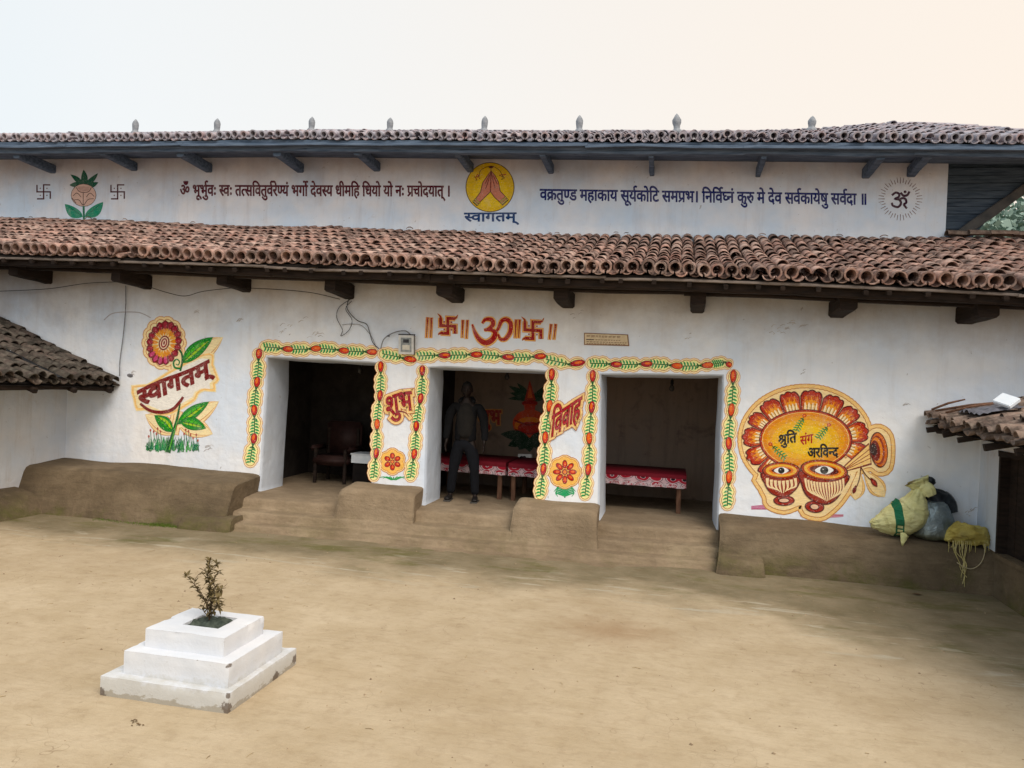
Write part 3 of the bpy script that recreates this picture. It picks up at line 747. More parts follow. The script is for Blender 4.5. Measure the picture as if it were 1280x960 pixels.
mb = MB(); a_ = onX(1258, 501, 3.22); mb.box((0, 0, 0), (.14, .21, .045)); me = mb.mesh('white_plastic_box'); bm = bmesh.new(); bm.from_mesh(me); bmesh.ops.bevel(bm, geom=bm.edges[:], offset=.008, segments=2, affect='EDGES'); bm.to_mesh(me); bm.free()
o = put('white_plastic_box', me, simple('white_plastic', S(228, 236, 244), S(236, 240, 246), 30, .3, .05)); o.matrix_basis = Matrix.Translation(a_) @ Euler((math.radians(18), math.radians(-38), math.radians(14))).to_matrix().to_4x4()
tag(o, 'small flat white plastic box propped on the right tile eave', 'plastic box')
# ================================================================= PAINTED WORDS AND MURALS
# letter outlines (hundredths of an em) and the runs in which they are set
GLYPH_ROWS = (
    (6, -18, 77, -18, 79, -17, 81, -15, 83, -13, 83, -11, 83, -9, 81, -8, 79, -8, 77, -8, 75, -9, 73, -11, 72, -13, 71, -15, 72, -17, 73, -18, 75),
    (7, 8, 44, 8, 46, 10, 48, 12, 49, 14, 50, 16, 49, 18, 48, 20, 46, 20, 44, 20, 41, 18, 39, 16, 38, 14, 37, 12, 38, 10, 39, 8, 41),
    (7, 8, 12, 8, 14, 10, 16, 12, 18, 14, 18, 16, 18, 18, 16, 20, 14, 20, 12, 20, 9, 18, 7, 16, 6, 14, 5, 12, 6, 10, 7, 8, 9),
    (9, 47, 22, 46, 18, 45, 14, 42, 11, 39, 10, 35, 8, 31, 8, 26, 9, 21, 11, 16, 14, 11, 20, 7, 27, 3, 36, 10, 38, 13, 32, 16, 26, 19, 21, 23, 18, 26, 16, 30, 15, 33, 15, 35, 16, 37, 17, 38, 18, 39, 20, 39, 23, 39, 25, 38, 27, 37, 29, 36, 31, 34, 33, 32, 35, 29, 34, 26, 34, 26, 41, 30, 41, 33, 42, 35, 44, 37, 45, 38, 47, 38, 49, 37, 52, 36, 55, 33, 56, 30, 56, 28, 56, 26, 56, 24, 55, 21, 54, 19, 54, 17, 52, 15, 59, 16, 60, 19, 61, 21, 62, 24, 63, 27, 63, 30, 63, 35, 63, 39, 61, 42, 59, 44, 56, 45, 53, 46, 50, 45, 45, 43, 41, 39, 38, 40, 36, 41, 36, 44, 35, 46, 35, 49, 35, 52, 35, 54, 35, 57, 36, 59, 36, 59, 55, 52, 55, 52, 62, 78, 62, 78, 55, 68, 55, 68, 0, 59, 0, 59, 29, 57, 28, 55, 28, 52, 28, 50, 28, 48, 28, 46, 28, 46, 26, 47, 24),
    (25, 78, 55, 45, 55, 45, 35, 49, 38, 53, 39, 57, 40, 61, 39, 64, 38, 68, 36, 70, 33, 71, 29, 72, 24, 71, 21, 71, 18, 70, 14, 69, 11, 67, 7, 65, 4, 58, 8, 59, 10, 61, 13, 62, 15, 63, 18, 63, 21, 64, 24, 63, 27, 63, 29, 62, 31, 59, 32, 56, 33, 53, 32, 49, 30, 45, 26, 45, 0, 37, 0, 37, 17, 35, 16, 33, 15, 31, 14, 29, 13, 26, 12, 23, 12, 20, 12, 17, 13, 14, 14, 11, 15, 9, 17, 7, 19, 6, 22, 5, 25, 5, 29, 5, 34, 7, 38, 10, 42, 14, 44, 19, 46, 24, 46, 27, 46, 30, 46, 32, 46, 34, 45, 33, 38, 31, 38, 29, 39, 27, 39, 25, 39, 21, 39, 18, 38, 16, 36, 14, 35, 13, 32, 13, 29, 13, 26, 14, 23, 16, 21, 18, 20, 20, 19, 23, 19, 26, 19, 28, 20, 31, 21, 33, 22, 35, 24, 37, 26, 37, 55, 0, 55, 0, 62, 78, 62),
    (27, 21, 55, 21, 23, 20, 21, 20, 19, 18, 18, 16, 18, 13, 18, 11, 20, 9, 21, 7, 23, 6, 25, 5, 27, 4, 29, 4, 31, 4, 33, 5, 34, 7, 36, 10, 36, 13, 36, 13, 55, 0, 55, 0, 62, 58, 62, 58, 55, 47, 55, 47, 0, 39, 0, 39, 55),
    (30, 65, 55, 54, 55, 54, 0, 46, 0, 46, 16, 45, 15, 43, 14, 40, 13, 38, 12, 35, 12, 32, 12, 27, 12, 23, 14, 19, 16, 16, 19, 15, 23, 14, 28, 14, 30, 15, 33, 17, 35, 18, 37, 4, 37, 4, 44, 33, 44, 35, 44, 37, 44, 38, 44, 39, 44, 38, 37, 35, 37, 31, 37, 28, 36, 26, 35, 24, 33, 22, 30, 22, 27, 22, 25, 23, 23, 25, 21, 27, 20, 29, 19, 32, 19, 35, 19, 38, 20, 40, 21, 43, 22, 45, 24, 46, 26, 46, 55, 0, 55, 0, 62, 65, 62),
    (35, 52, 55, 37, 55, 37, 35, 32, 35, 29, 35, 26, 35, 24, 34, 21, 33, 18, 32, 15, 29, 13, 26, 13, 22, 13, 18, 14, 16, 15, 14, 16, 12, 18, 10, 21, 9, 23, 8, 26, 8, 28, 7, 32, 8, 35, 8, 38, 9, 40, 10, 43, 11, 46, 12, 48, 5, 45, 3, 42, 2, 39, 1, 36, 1, 32, 0, 29, 0, 24, 0, 20, 1, 16, 3, 13, 5, 10, 7, 8, 10, 6, 14, 5, 18, 5, 22, 5, 26, 6, 30, 8, 33, 11, 36, 13, 38, 17, 40, 21, 41, 25, 42, 29, 42, 29, 55, 0, 55, 0, 62, 52, 62),
    (37, 36, 22, 33, 22, 30, 22, 27, 21, 25, 20, 22, 22, 19, 24, 17, 26, 15, 29, 14, 32, 14, 35, 14, 38, 15, 40, 16, 42, 17, 43, 20, 45, 23, 46, 25, 46, 28, 46, 31, 46, 40, 46, 40, 55, 0, 55, 0, 62, 59, 62, 59, 55, 48, 55, 48, 39, 30, 39, 27, 39, 25, 39, 24, 39, 23, 38, 22, 37, 22, 35, 22, 32, 23, 31, 25, 29, 26, 28, 29, 29, 33, 29, 36, 29, 41, 29, 45, 28, 48, 26, 51, 23, 53, 19, 53, 15, 53, 11, 51, 8, 48, 4, 45, 2, 40, 0, 34, 0, 27, 0, 22, 2, 16, 4, 11, 8, 7, 11, 2, 16, 9, 21, 12, 17, 16, 13, 20, 11, 24, 9, 29, 8, 34, 7, 40, 8, 44, 11, 45, 15, 45, 18, 43, 20, 41, 21, 39, 22),
    (40, 48, 55, 48, 0, 40, 0, 40, 33, 29, 33, 25, 33, 22, 33, 20, 32, 17, 31, 15, 30, 14, 28, 13, 26, 13, 24, 13, 20, 14, 17, 16, 14, 19, 11, 23, 8, 27, 4, 22, -1, 19, 1, 16, 4, 13, 7, 11, 10, 9, 12, 7, 15, 6, 18, 5, 21, 4, 24, 5, 26, 5, 29, 6, 30, 7, 33, 9, 35, 11, 37, 14, 38, 16, 39, 19, 39, 23, 40, 27, 40, 40, 40, 40, 55, 0, 55, 0, 62, 58, 62, 58, 55),
    (42, 41, -6, 40, -4, 39, -1, 37, 1, 36, 3, 35, 5, 34, 7, 33, 7, 32, 7, 30, 7, 29, 7, 26, 7, 23, 7, 20, 8, 17, 9, 15, 10, 12, 11, 10, 13, 8, 15, 7, 18, 6, 20, 5, 24, 5, 27, 5, 30, 5, 33, 6, 35, 7, 37, 9, 39, 10, 40, 13, 42, 15, 43, 18, 44, 22, 45, 25, 45, 29, 46, 30, 46, 30, 55, 0, 55, 0, 62, 53, 62, 53, 55, 38, 55, 38, 38, 33, 38, 29, 38, 26, 38, 23, 38, 21, 37, 19, 36, 17, 36, 15, 34, 14, 32, 13, 29, 13, 26, 13, 23, 14, 20, 17, 17, 20, 16, 24, 14, 29, 14, 30, 14, 31, 14, 31, 16, 31, 18, 31, 21, 33, 23, 35, 24, 37, 24, 40, 24, 42, 23, 44, 22, 46, 19, 46, 16, 46, 13, 45, 11, 43, 10, 41, 9, 42, 6, 44, 4, 45, 2, 46, 0, 48, -2),
    (43, 63, 55, 53, 55, 53, 0, 44, 0, 44, 15, 42, 14, 40, 13, 38, 12, 35, 11, 32, 10, 28, 10, 23, 11, 19, 12, 16, 14, 13, 17, 12, 21, 11, 25, 11, 28, 12, 30, 13, 33, 15, 35, 12, 36, 9, 38, 7, 40, 6, 43, 5, 46, 4, 49, 5, 53, 6, 56, 8, 59, 11, 61, 15, 63, 19, 63, 22, 63, 25, 62, 28, 60, 30, 58, 31, 56, 31, 53, 31, 50, 29, 47, 27, 44, 21, 48, 22, 49, 23, 50, 23, 51, 23, 53, 23, 54, 22, 55, 21, 56, 18, 57, 16, 56, 14, 55, 12, 53, 12, 51, 12, 49, 12, 46, 13, 44, 15, 42, 17, 41, 20, 40, 22, 40, 24, 40, 27, 40, 29, 40, 30, 40, 31, 40, 32, 40, 33, 40, 33, 33, 32, 33, 31, 33, 30, 33, 27, 33, 24, 32, 22, 31, 20, 30, 19, 28, 19, 25, 19, 23, 20, 21, 22, 19, 24, 18, 26, 18, 29, 17, 33, 18, 36, 18, 38, 19, 41, 21, 43, 23, 44, 24, 44, 55, 38, 55, 38, 62, 63, 62),
    (44, 0, 62, 57, 62, 57, 55, 47, 55, 47, 0, 38, 0, 38, 30, 20, 30, 20, 24, 20, 22, 19, 20, 17, 19, 15, 19, 13, 19, 10, 21, 8, 22, 7, 24, 6, 26, 5, 28, 4, 30, 4, 32, 4, 34, 5, 36, 7, 37, 10, 37, 38, 37, 38, 55, 0, 55),
    (49, 17, 63, 20, 63, 22, 63, 24, 62, 26, 61, 28, 60, 29, 59, 30, 57, 31, 55, 32, 53, 33, 51, 33, 48, 33, 44, 33, 32, 53, 32, 53, 55, 40, 55, 40, 62, 72, 62, 72, 55, 61, 55, 61, 0, 53, 0, 53, 25, 33, 25, 33, 21, 33, 18, 32, 17, 30, 15, 28, 15, 26, 15, 24, 16, 22, 18, 20, 20, 19, 22, 18, 24, 17, 26, 16, 28, 17, 29, 18, 31, 20, 32, 22, 32, 25, 32, 25, 43, 25, 45, 25, 48, 25, 50, 24, 52, 23, 54, 22, 55, 20, 56, 17, 57, 15, 56, 13, 56, 12, 54, 11, 52, 12, 50, 14, 48, 16, 47, 18, 46, 22, 46, 21, 39, 16, 40, 12, 41, 9, 43, 7, 45, 5, 48, 5, 52, 5, 56, 6, 58, 8, 61, 11, 62, 14, 63),
    (50, 51, 55, 51, 0, 43, 0, 43, 25, 21, 25, 21, 21, 20, 18, 19, 17, 18, 15, 16, 15, 14, 15, 12, 16, 10, 18, 8, 20, 6, 22, 5, 24, 4, 26, 4, 28, 4, 29, 5, 31, 7, 32, 10, 32, 13, 32, 13, 55, 0, 55, 0, 62, 61, 62, 61, 55),
    (50, 43, 55, 21, 55, 21, 32, 43, 32),
    (51, 60, 62, 60, 55, 49, 55, 49, 0, 41, 0, 41, 18, 39, 17, 37, 16, 34, 15, 32, 14, 29, 13, 25, 13, 20, 14, 15, 16, 11, 19, 8, 24, 5, 29, 4, 35, 8, 36, 11, 38, 13, 39, 15, 41, 16, 43, 16, 46, 16, 48, 15, 51, 14, 53, 12, 55, 0, 55, 0, 62),
    (51, 13, 30, 14, 27, 16, 25, 18, 23, 20, 21, 23, 21, 26, 20, 29, 21, 32, 21, 35, 22, 37, 24, 39, 26, 41, 27, 41, 55, 21, 55, 23, 52, 24, 48, 24, 44, 23, 38, 19, 33),
    (52, 40, 4, 34, -1, 30, 2, 27, 5, 23, 9, 20, 12, 17, 15, 14, 18, 11, 21, 9, 23, 8, 26, 6, 28, 5, 30, 4, 32, 4, 34, 4, 36, 6, 38, 7, 39, 10, 39, 13, 39, 15, 38, 17, 37, 18, 35, 20, 36, 22, 38, 24, 40, 25, 42, 25, 44, 26, 47, 25, 49, 25, 51, 25, 53, 24, 55, 0, 55, 0, 62, 42, 62, 42, 55, 32, 55, 33, 53, 33, 49, 34, 46, 33, 42, 33, 39, 31, 36, 30, 34, 28, 32, 25, 30, 23, 28, 20, 27, 17, 25, 20, 22, 23, 18, 27, 15, 31, 11, 35, 8),
    (57, 57, 55, 47, 55, 47, 0, 39, 0, 39, 16, 37, 15, 35, 14, 32, 13, 30, 12, 27, 12, 23, 12, 20, 12, 17, 13, 14, 14, 11, 15, 9, 17, 7, 20, 6, 22, 5, 25, 5, 29, 5, 34, 7, 38, 10, 42, 15, 44, 20, 46, 26, 46, 27, 46, 29, 46, 31, 46, 33, 46, 34, 46, 35, 45, 35, 38, 33, 38, 31, 39, 28, 39, 26, 39, 22, 39, 19, 38, 16, 36, 14, 34, 13, 32, 13, 29, 13, 26, 14, 23, 16, 21, 18, 20, 21, 19, 24, 19, 27, 19, 30, 20, 32, 21, 35, 23, 37, 24, 39, 26, 39, 55, 0, 55, 0, 62, 57, 62),
    (58, 12, 19, 10, 19, 8, 20, 6, 21, 5, 23, 4, 26, 4, 28, 6, 30, 8, 31, 10, 31, 12, 31, 14, 31, 16, 30, 19, 28, 22, 29, 25, 31, 27, 34, 29, 37, 30, 40, 30, 44, 30, 48, 29, 51, 28, 53, 25, 55, 23, 56, 20, 57, 17, 56, 15, 55, 14, 54, 14, 52, 14, 50, 15, 48, 16, 47, 19, 45, 21, 45, 24, 44, 27, 44, 25, 37, 20, 38, 15, 39, 11, 42, 9, 45, 7, 48, 7, 52, 7, 55, 8, 58, 10, 60, 13, 62, 16, 63, 20, 63, 23, 63, 26, 62, 29, 61, 32, 59, 34, 57, 36, 55, 37, 52, 38, 48, 38, 44, 38, 40, 37, 35, 35, 31, 32, 28, 29, 25, 25, 22, 28, 19, 31, 17, 34, 13, 37, 10, 39, 7, 41, 4, 35, 0, 32, 4, 29, 8, 26, 12, 23, 15, 20, 17, 18, 19, 15, 19),
    (58, 59, 55, 59, 0, 51, 0, 51, 55, 42, 55, 42, 62, 70, 62, 70, 55),
    (59, 59, 62, 59, 55, 49, 55, 49, 0, 41, 0, 41, 19, 39, 18, 36, 17, 34, 16, 31, 15, 29, 15, 25, 15, 23, 15, 20, 15, 18, 16, 16, 17, 14, 18, 13, 19, 11, 21, 10, 23, 9, 26, 8, 28, 8, 32, 8, 36, 8, 55, 0, 55, 0, 62),
    (59, 41, 55, 20, 55, 41, 29),
    (59, 19, 24, 21, 23, 23, 22, 26, 22, 29, 22, 31, 22, 34, 23, 36, 24, 16, 51, 16, 37, 16, 34, 16, 32, 16, 30, 17, 28, 17, 27, 18, 25),
    (60, 59, 55, 59, 0, 51, 0, 51, 27, 48, 26, 45, 25, 43, 25, 40, 25, 38, 25, 35, 25, 32, 25, 29, 26, 26, 26, 24, 27, 21, 28, 19, 26, 17, 25, 20, 22, 23, 18, 26, 15, 30, 11, 34, 8, 38, 4, 33, -1, 29, 2, 25, 5, 22, 9, 19, 12, 16, 15, 13, 18, 11, 21, 9, 23, 7, 26, 6, 28, 5, 30, 4, 32, 4, 34, 4, 36, 6, 38, 7, 39, 10, 39, 13, 39, 15, 38, 17, 37, 18, 35, 20, 37, 21, 40, 22, 43, 22, 46, 22, 49, 21, 51, 21, 53, 20, 55, 0, 55, 0, 62, 69, 62, 69, 55),
    (60, 37, 32, 39, 32, 42, 32, 44, 33, 46, 33, 48, 33, 51, 34, 51, 55, 28, 55, 29, 53, 29, 51, 30, 49, 30, 46, 30, 43, 29, 41, 29, 38, 28, 36, 26, 33, 30, 33, 33, 32),
    (61, 32, 7, 34, 8, 36, 9, 38, 10, 40, 12, 40, 15, 40, 17, 39, 19, 37, 21, 35, 22, 32, 23, 28, 23, 24, 23, 20, 22, 17, 20, 15, 18, 14, 15, 14, 12, 14, 10, 14, 8, 15, 6, 16, 4, 18, 2, 20, 0, 22, -3, 26, -6, 30, -9, 25, -14, 19, -10, 15, -5, 11, -1, 8, 3, 6, 8, 6, 13, 6, 15, 6, 18, 7, 20, 8, 22, 10, 23, 12, 25, 10, 27, 8, 29, 8, 31, 7, 33, 7, 35, 7, 38, 8, 40, 9, 42, 11, 43, 13, 45, 16, 46, 18, 46, 20, 46, 23, 46, 36, 46, 36, 55, 0, 55, 0, 62, 55, 62, 55, 55, 44, 55, 44, 39, 23, 39, 20, 39, 19, 39, 17, 39, 16, 38, 15, 37, 15, 35, 15, 33, 16, 31, 17, 30, 18, 28, 22, 29, 25, 30, 28, 30, 33, 30, 36, 29, 40, 28, 42, 26, 44, 25, 46, 22, 47, 20, 48, 18, 48, 15, 48, 12, 47, 8, 45, 6, 42, 3, 39, 2, 35, 0),
    (66, 17, 55, 17, 0, 9, 0, 9, 55, 0, 55, 0, 62, 27, 62, 27, 55),
    (67, 9, 55, 0, 55, 0, 62, 8, 62, 7, 64, 6, 67, 5, 70, 5, 72, 6, 77, 8, 81, 11, 85, 15, 88, 21, 89, 27, 90, 36, 89, 44, 86, 52, 82, 59, 76, 65, 69, 70, 62, 62, 62, 51, 73, 40, 80, 28, 82, 24, 82, 20, 81, 17, 79, 15, 77, 14, 75, 13, 71, 14, 69, 14, 66, 15, 64, 16, 62, 27, 62, 27, 55, 17, 55, 17, 0, 9, 0),
    (68, -18, 62, -20, 64, -20, 66, -21, 68, -22, 70, -22, 73, -22, 75, -22, 79, -20, 82, -18, 85, -15, 88, -11, 89, -6, 90, -2, 89, 1, 88, 4, 87, 6, 84, 9, 82, 11, 78, 13, 73, 15, 68, 16, 62, 27, 62, 27, 55, 17, 55, 17, 0, 9, 0, 9, 55, 0, 55, 0, 62, 9, 62, 7, 69, 5, 74, 3, 78, 1, 80, -2, 82, -6, 82, -8, 82, -10, 81, -12, 80, -13, 78, -14, 76, -14, 73, -14, 71, -13, 69, -13, 67, -12, 65, -11, 63, -10, 62),
    (69, -25, -1, -21, 0, -17, 1, -14, 1, -9, 1, -5, -1, -2, -3, 0, -6, 2, -9, 2, -13, 2, -17, 0, -20, -2, -23, -6, -25, -10, -26, -16, -27, -22, -26, -27, -25, -32, -22, -37, -19, -41, -15, -46, -10, -39, -6, -37, -9, -34, -11, -32, -14, -30, -15, -27, -17, -25, -18, -22, -19, -19, -19, -16, -20, -10, -19, -6, -16, -5, -12, -6, -9, -8, -7, -10, -6, -13, -6, -16, -6, -18, -6, -20, -7, -22, -8),
    (70, -6, -24, -9, -25, -12, -26, -14, -27, -17, -27, -22, -26, -26, -25, -29, -23, -31, -20, -33, -17, -33, -13, -33, -9, -31, -6, -29, -3, -25, -1, -21, 1, -16, 1, -11, 1, -7, 0, -3, -2, 0, -4, 4, -6, 7, -9, 10, -12, 12, -15, 14, -19, 8, -23, 5, -18, 1, -13, -3, -10, -7, -8, -11, -6, -16, -6, -19, -6, -21, -7, -23, -8, -25, -10, -26, -13, -25, -16, -23, -18, -21, -19, -18, -20, -15, -19, -13, -19, -11, -18, -9, -18),
    (75, -17, 62, -18, 66, -20, 71, -21, 74, -22, 77, -24, 79, -26, 80, -27, 81, -29, 82, -32, 82, -34, 82, -35, 82, -37, 81, -38, 81, -41, 88, -38, 89, -35, 89, -32, 90, -28, 89, -25, 88, -22, 87, -20, 85, -18, 82, -15, 78, -13, 74, -11, 68, -9, 62),
    (79, 17, 55, 17, 0, 9, 0, 9, 55, 0, 55, 0, 62, 27, 62, 27, 55),
    (79, 9, 62, 8, 66, 6, 71, 5, 74, 3, 77, 2, 79, 0, 80, -1, 81, -3, 82, -6, 82, -8, 82, -10, 82, -11, 81, -13, 81, -15, 88, -12, 89, -9, 89, -6, 90, -2, 89, 1, 88, 3, 87, 6, 85, 8, 82, 11, 78, 13, 74, 15, 68, 16, 62),
    (81, -18, -4, -16, -4, -13, -4, -9, -4, -5, -5, -1, -6, 2, -8, 5, -11, 8, -13, 10, -16, 13, -19, 15, -23, 9, -27, 6, -22, 3, -18, -1, -15, -4, -13, -8, -12, -12, -11, -14, -11, -15, -11, -16, -12, -17, -12),
    (84, 50, 82, 51, 84, 52, 85, 53, 86, 55, 87, 57, 86, 59, 85, 60, 84, 60, 82, 60, 80, 59, 78, 57, 77, 55, 77, 53, 77, 52, 78, 51, 80),
    (84, 76, 83, 74, 77, 71, 72, 68, 69, 64, 67, 60, 65, 55, 65, 51, 65, 47, 67, 43, 69, 39, 73, 36, 78, 34, 83, 41, 86, 43, 81, 45, 78, 47, 75, 49, 73, 52, 72, 56, 72, 59, 72, 62, 73, 64, 75, 66, 78, 67, 82, 69, 86),
    (84, 47, 22, 46, 18, 45, 14, 42, 11, 39, 10, 35, 8, 31, 8, 26, 9, 21, 11, 16, 14, 11, 20, 7, 27, 3, 36, 10, 38, 13, 32, 16, 26, 19, 21, 23, 18, 26, 16, 30, 15, 33, 15, 35, 16, 37, 17, 38, 18, 39, 20, 39, 23, 39, 25, 38, 27, 37, 29, 36, 31, 34, 33, 32, 35, 29, 34, 26, 34, 26, 41, 30, 41, 33, 42, 35, 44, 37, 45, 38, 47, 38, 49, 37, 52, 36, 55, 33, 56, 30, 56, 28, 56, 26, 56, 24, 55, 21, 54, 19, 54, 17, 52, 15, 59, 16, 60, 19, 61, 21, 62, 24, 63, 27, 63, 30, 63, 35, 63, 39, 61, 42, 59, 44, 56, 45, 53, 46, 50, 46, 47, 45, 45, 44, 42, 43, 40, 41, 39, 38, 37, 40, 36, 42, 35, 43, 35, 45, 34, 46, 35, 48, 36, 50, 37, 52, 40, 55, 44, 57, 48, 59, 50, 62, 52, 64, 54, 67, 54, 70, 55, 73, 54, 75, 54, 78, 53, 80, 51, 82, 49, 84, 47, 85, 44, 86, 41, 86, 37, 85, 32, 84, 27, 81, 24, 78, 21, 73, 20, 68, 19, 65, 19, 63, 20, 60, 21, 58, 22, 56, 24, 54, 25, 59, 31, 61, 29, 63, 27, 66, 26, 69, 26, 71, 26, 73, 27, 75, 29, 77, 31, 77, 34, 78, 37, 78, 40, 77, 43, 76, 45, 74, 46, 72, 47, 70, 48, 68, 47, 65, 46, 64, 44, 63, 43, 61, 40, 58, 36, 57, 33, 55, 31, 53, 30, 51, 28, 49, 28, 46, 27, 47, 25),
    (104, 19, 62, 28, 62, 28, 0, 19, 0),
    (105, 41, 62, 50, 62, 50, 0, 41, 0),
    (105, 19, 62, 28, 62, 28, 0, 19, 0),
    (181, -19, 62, -20, 64, -22, 66, -23, 69, -23, 71, -24, 74, -24, 76, -24, 80, -22, 84, -20, 86, -16, 88, -13, 89, -8, 90, -5, 89, -3, 89, 0, 88, 2, 87, 0, 81, -2, 81, -4, 82, -6, 83, -8, 83, -10, 82, -12, 82, -14, 80, -15, 79, -16, 77, -16, 75, -16, 73, -15, 70, -15, 68, -14, 66, -12, 64, -11, 62),
    (186, 17, 27, 17, 24, 18, 22, 20, 21, 22, 20, 24, 19, 27, 19, 30, 19, 33, 20, 36, 21, 38, 22, 40, 24, 42, 26, 46, 20, 44, 18, 41, 16, 38, 14, 35, 13, 30, 12, 26, 12, 21, 12, 17, 14, 13, 16, 11, 19, 9, 22, 9, 27, 9, 29, 10, 32, 11, 34, 13, 37, 10, 38, 8, 40, 6, 42, 5, 44, 4, 47, 4, 50, 4, 53, 5, 55, 0, 55, 0, 62, 37, 62, 37, 55, 14, 55, 13, 53, 13, 52, 12, 49, 13, 47, 13, 45, 14, 44, 16, 43, 18, 42, 20, 41, 22, 42, 24, 42, 26, 42, 29, 42, 31, 42, 30, 35, 29, 35, 28, 35, 27, 35, 24, 35, 22, 34, 20, 33, 18, 31, 17, 29),
    (197, 25, 15, 19, 15, 15, 17, 11, 20, 10, 22, 9, 24, 9, 26, 8, 29, 8, 32, 8, 35, 8, 55, 0, 55, 0, 62, 48, 62, 48, 55, 42, 55, 42, 32, 42, 29, 42, 27, 41, 25, 40, 22, 38, 20, 37, 18, 35, 17, 33, 16, 31, 15, 28, 15),
    (197, 25, 22, 28, 22, 30, 23, 32, 25, 33, 27, 34, 29, 34, 31, 34, 33, 34, 35, 34, 55, 16, 55, 16, 35, 16, 33, 16, 31, 16, 29, 17, 27, 18, 25, 19, 24, 21, 23, 22, 22),
    (198, 0, 62, 36, 62, 36, 55, 0, 55),
    (198, 4, 24, 5, 26, 5, 29, 6, 30, 7, 33, 9, 35, 11, 37, 14, 38, 16, 39, 19, 39, 23, 40, 27, 40, 38, 40, 38, 33, 29, 33, 25, 33, 22, 33, 20, 32, 17, 31, 15, 30, 14, 28, 13, 26, 13, 24, 13, 20, 14, 17, 16, 14, 19, 11, 23, 8, 27, 4, 22, -1, 19, 1, 16, 4, 13, 7, 11, 10, 9, 12, 7, 15, 6, 18, 5, 21),
    (202, 0, 62, 37, 62, 37, 55, 0, 55),
    (202, 20, 30, 20, 24, 20, 22, 19, 20, 17, 19, 15, 19, 13, 19, 10, 21, 8, 22, 7, 24, 6, 26, 5, 28, 4, 30, 4, 32, 4, 34, 5, 36, 7, 37, 10, 37, 38, 37, 38, 30),
    (215, 37, 32, 40, 32, 42, 32, 45, 33, 48, 33, 49, 26, 46, 26, 44, 25, 41, 25, 38, 25, 35, 25, 32, 25, 29, 26, 26, 26, 24, 27, 21, 28, 19, 26, 17, 25, 20, 22, 23, 18, 26, 15, 30, 11, 34, 8, 38, 4, 33, -1, 29, 2, 25, 5, 22, 9, 19, 12, 16, 15, 13, 18, 11, 21, 9, 23, 7, 26, 6, 28, 5, 30, 4, 32, 4, 34, 4, 36, 6, 38, 7, 39, 10, 39, 13, 39, 15, 38, 17, 37, 18, 35, 20, 37, 21, 40, 22, 43, 22, 46, 22, 49, 21, 51, 21, 53, 20, 55, 0, 55, 0, 62, 40, 62, 40, 55, 28, 55, 29, 53, 29, 51, 30, 49, 30, 46, 30, 43, 29, 41, 29, 38, 28, 36, 26, 33, 30, 33, 33, 32),
    (254, 5, 5, 17, 13, 14, 14, 11, 16, 8, 18, 6, 21, 5, 25, 5, 29, 5, 34, 7, 38, 10, 42, 14, 44, 19, 46, 24, 46, 27, 46, 30, 46, 32, 46, 34, 45, 33, 38, 31, 38, 29, 39, 27, 39, 25, 39, 21, 39, 18, 38, 16, 36, 14, 35, 13, 32, 13, 29, 13, 26, 14, 23, 16, 21, 18, 20, 20, 19, 23, 19, 26, 19, 28, 20, 31, 21, 33, 22, 35, 24, 37, 26, 37, 55, 0, 55, 0, 62, 78, 62, 78, 55, 45, 55, 45, 35, 47, 36, 49, 38, 51, 39, 53, 39, 55, 40, 57, 40, 61, 39, 64, 38, 68, 36, 70, 33, 71, 29, 72, 24, 71, 21, 71, 18, 70, 14, 69, 11, 67, 7, 65, 4, 58, 8, 59, 10, 61, 13, 62, 15, 63, 18, 63, 21, 64, 24, 63, 27, 63, 29, 62, 31, 59, 32, 56, 33, 53, 33, 51, 31, 49, 30, 47, 28, 45, 26, 45, 0, 37, 0, 37, 17, 36, 17, 35, 16, 34, 15, 33, 15, 9, -1),
    (274, 4, 5, 21, 15, 18, 16, 15, 18, 13, 19, 11, 21, 10, 23, 9, 26, 8, 28, 8, 32, 8, 36, 8, 55, 0, 55, 0, 62, 58, 62, 58, 55, 48, 55, 48, 0, 40, 0, 40, 19, 9, -1),
    (274, 40, 55, 16, 55, 16, 37, 16, 34, 16, 32, 16, 30, 17, 28, 17, 27, 18, 25, 19, 24, 21, 23, 23, 22, 26, 22, 29, 22, 31, 23, 34, 24, 36, 25, 38, 26, 40, 28),
    (284, 24, 4, 20, 11, 45, 26, 41, 27, 37, 27, 34, 28, 31, 29, 28, 30, 26, 31, 23, 30, 20, 28, 17, 26, 14, 24, 11, 22, 8, 20, 3, 27, 6, 28, 8, 30, 11, 31, 13, 33, 16, 34, 18, 35, 15, 38, 13, 40, 11, 43, 10, 45, 9, 48, 9, 50, 9, 54, 11, 57, 13, 59, 16, 62, 20, 63, 25, 63, 29, 63, 32, 62, 36, 60, 38, 57, 39, 54, 40, 50, 40, 47, 39, 45, 38, 42, 36, 40, 34, 38, 32, 36, 35, 35, 38, 34, 42, 33, 46, 32, 50, 31, 54, 31, 54, 55, 46, 55, 46, 62, 72, 62, 72, 55, 62, 55, 62, 0, 54, 0, 54, 23),
    (284, 17, 50, 17, 47, 18, 45, 20, 43, 22, 41, 25, 39, 27, 41, 29, 42, 30, 44, 31, 46, 32, 48, 32, 50, 31, 53, 30, 55, 27, 56, 24, 57, 22, 56, 19, 55, 17, 53),
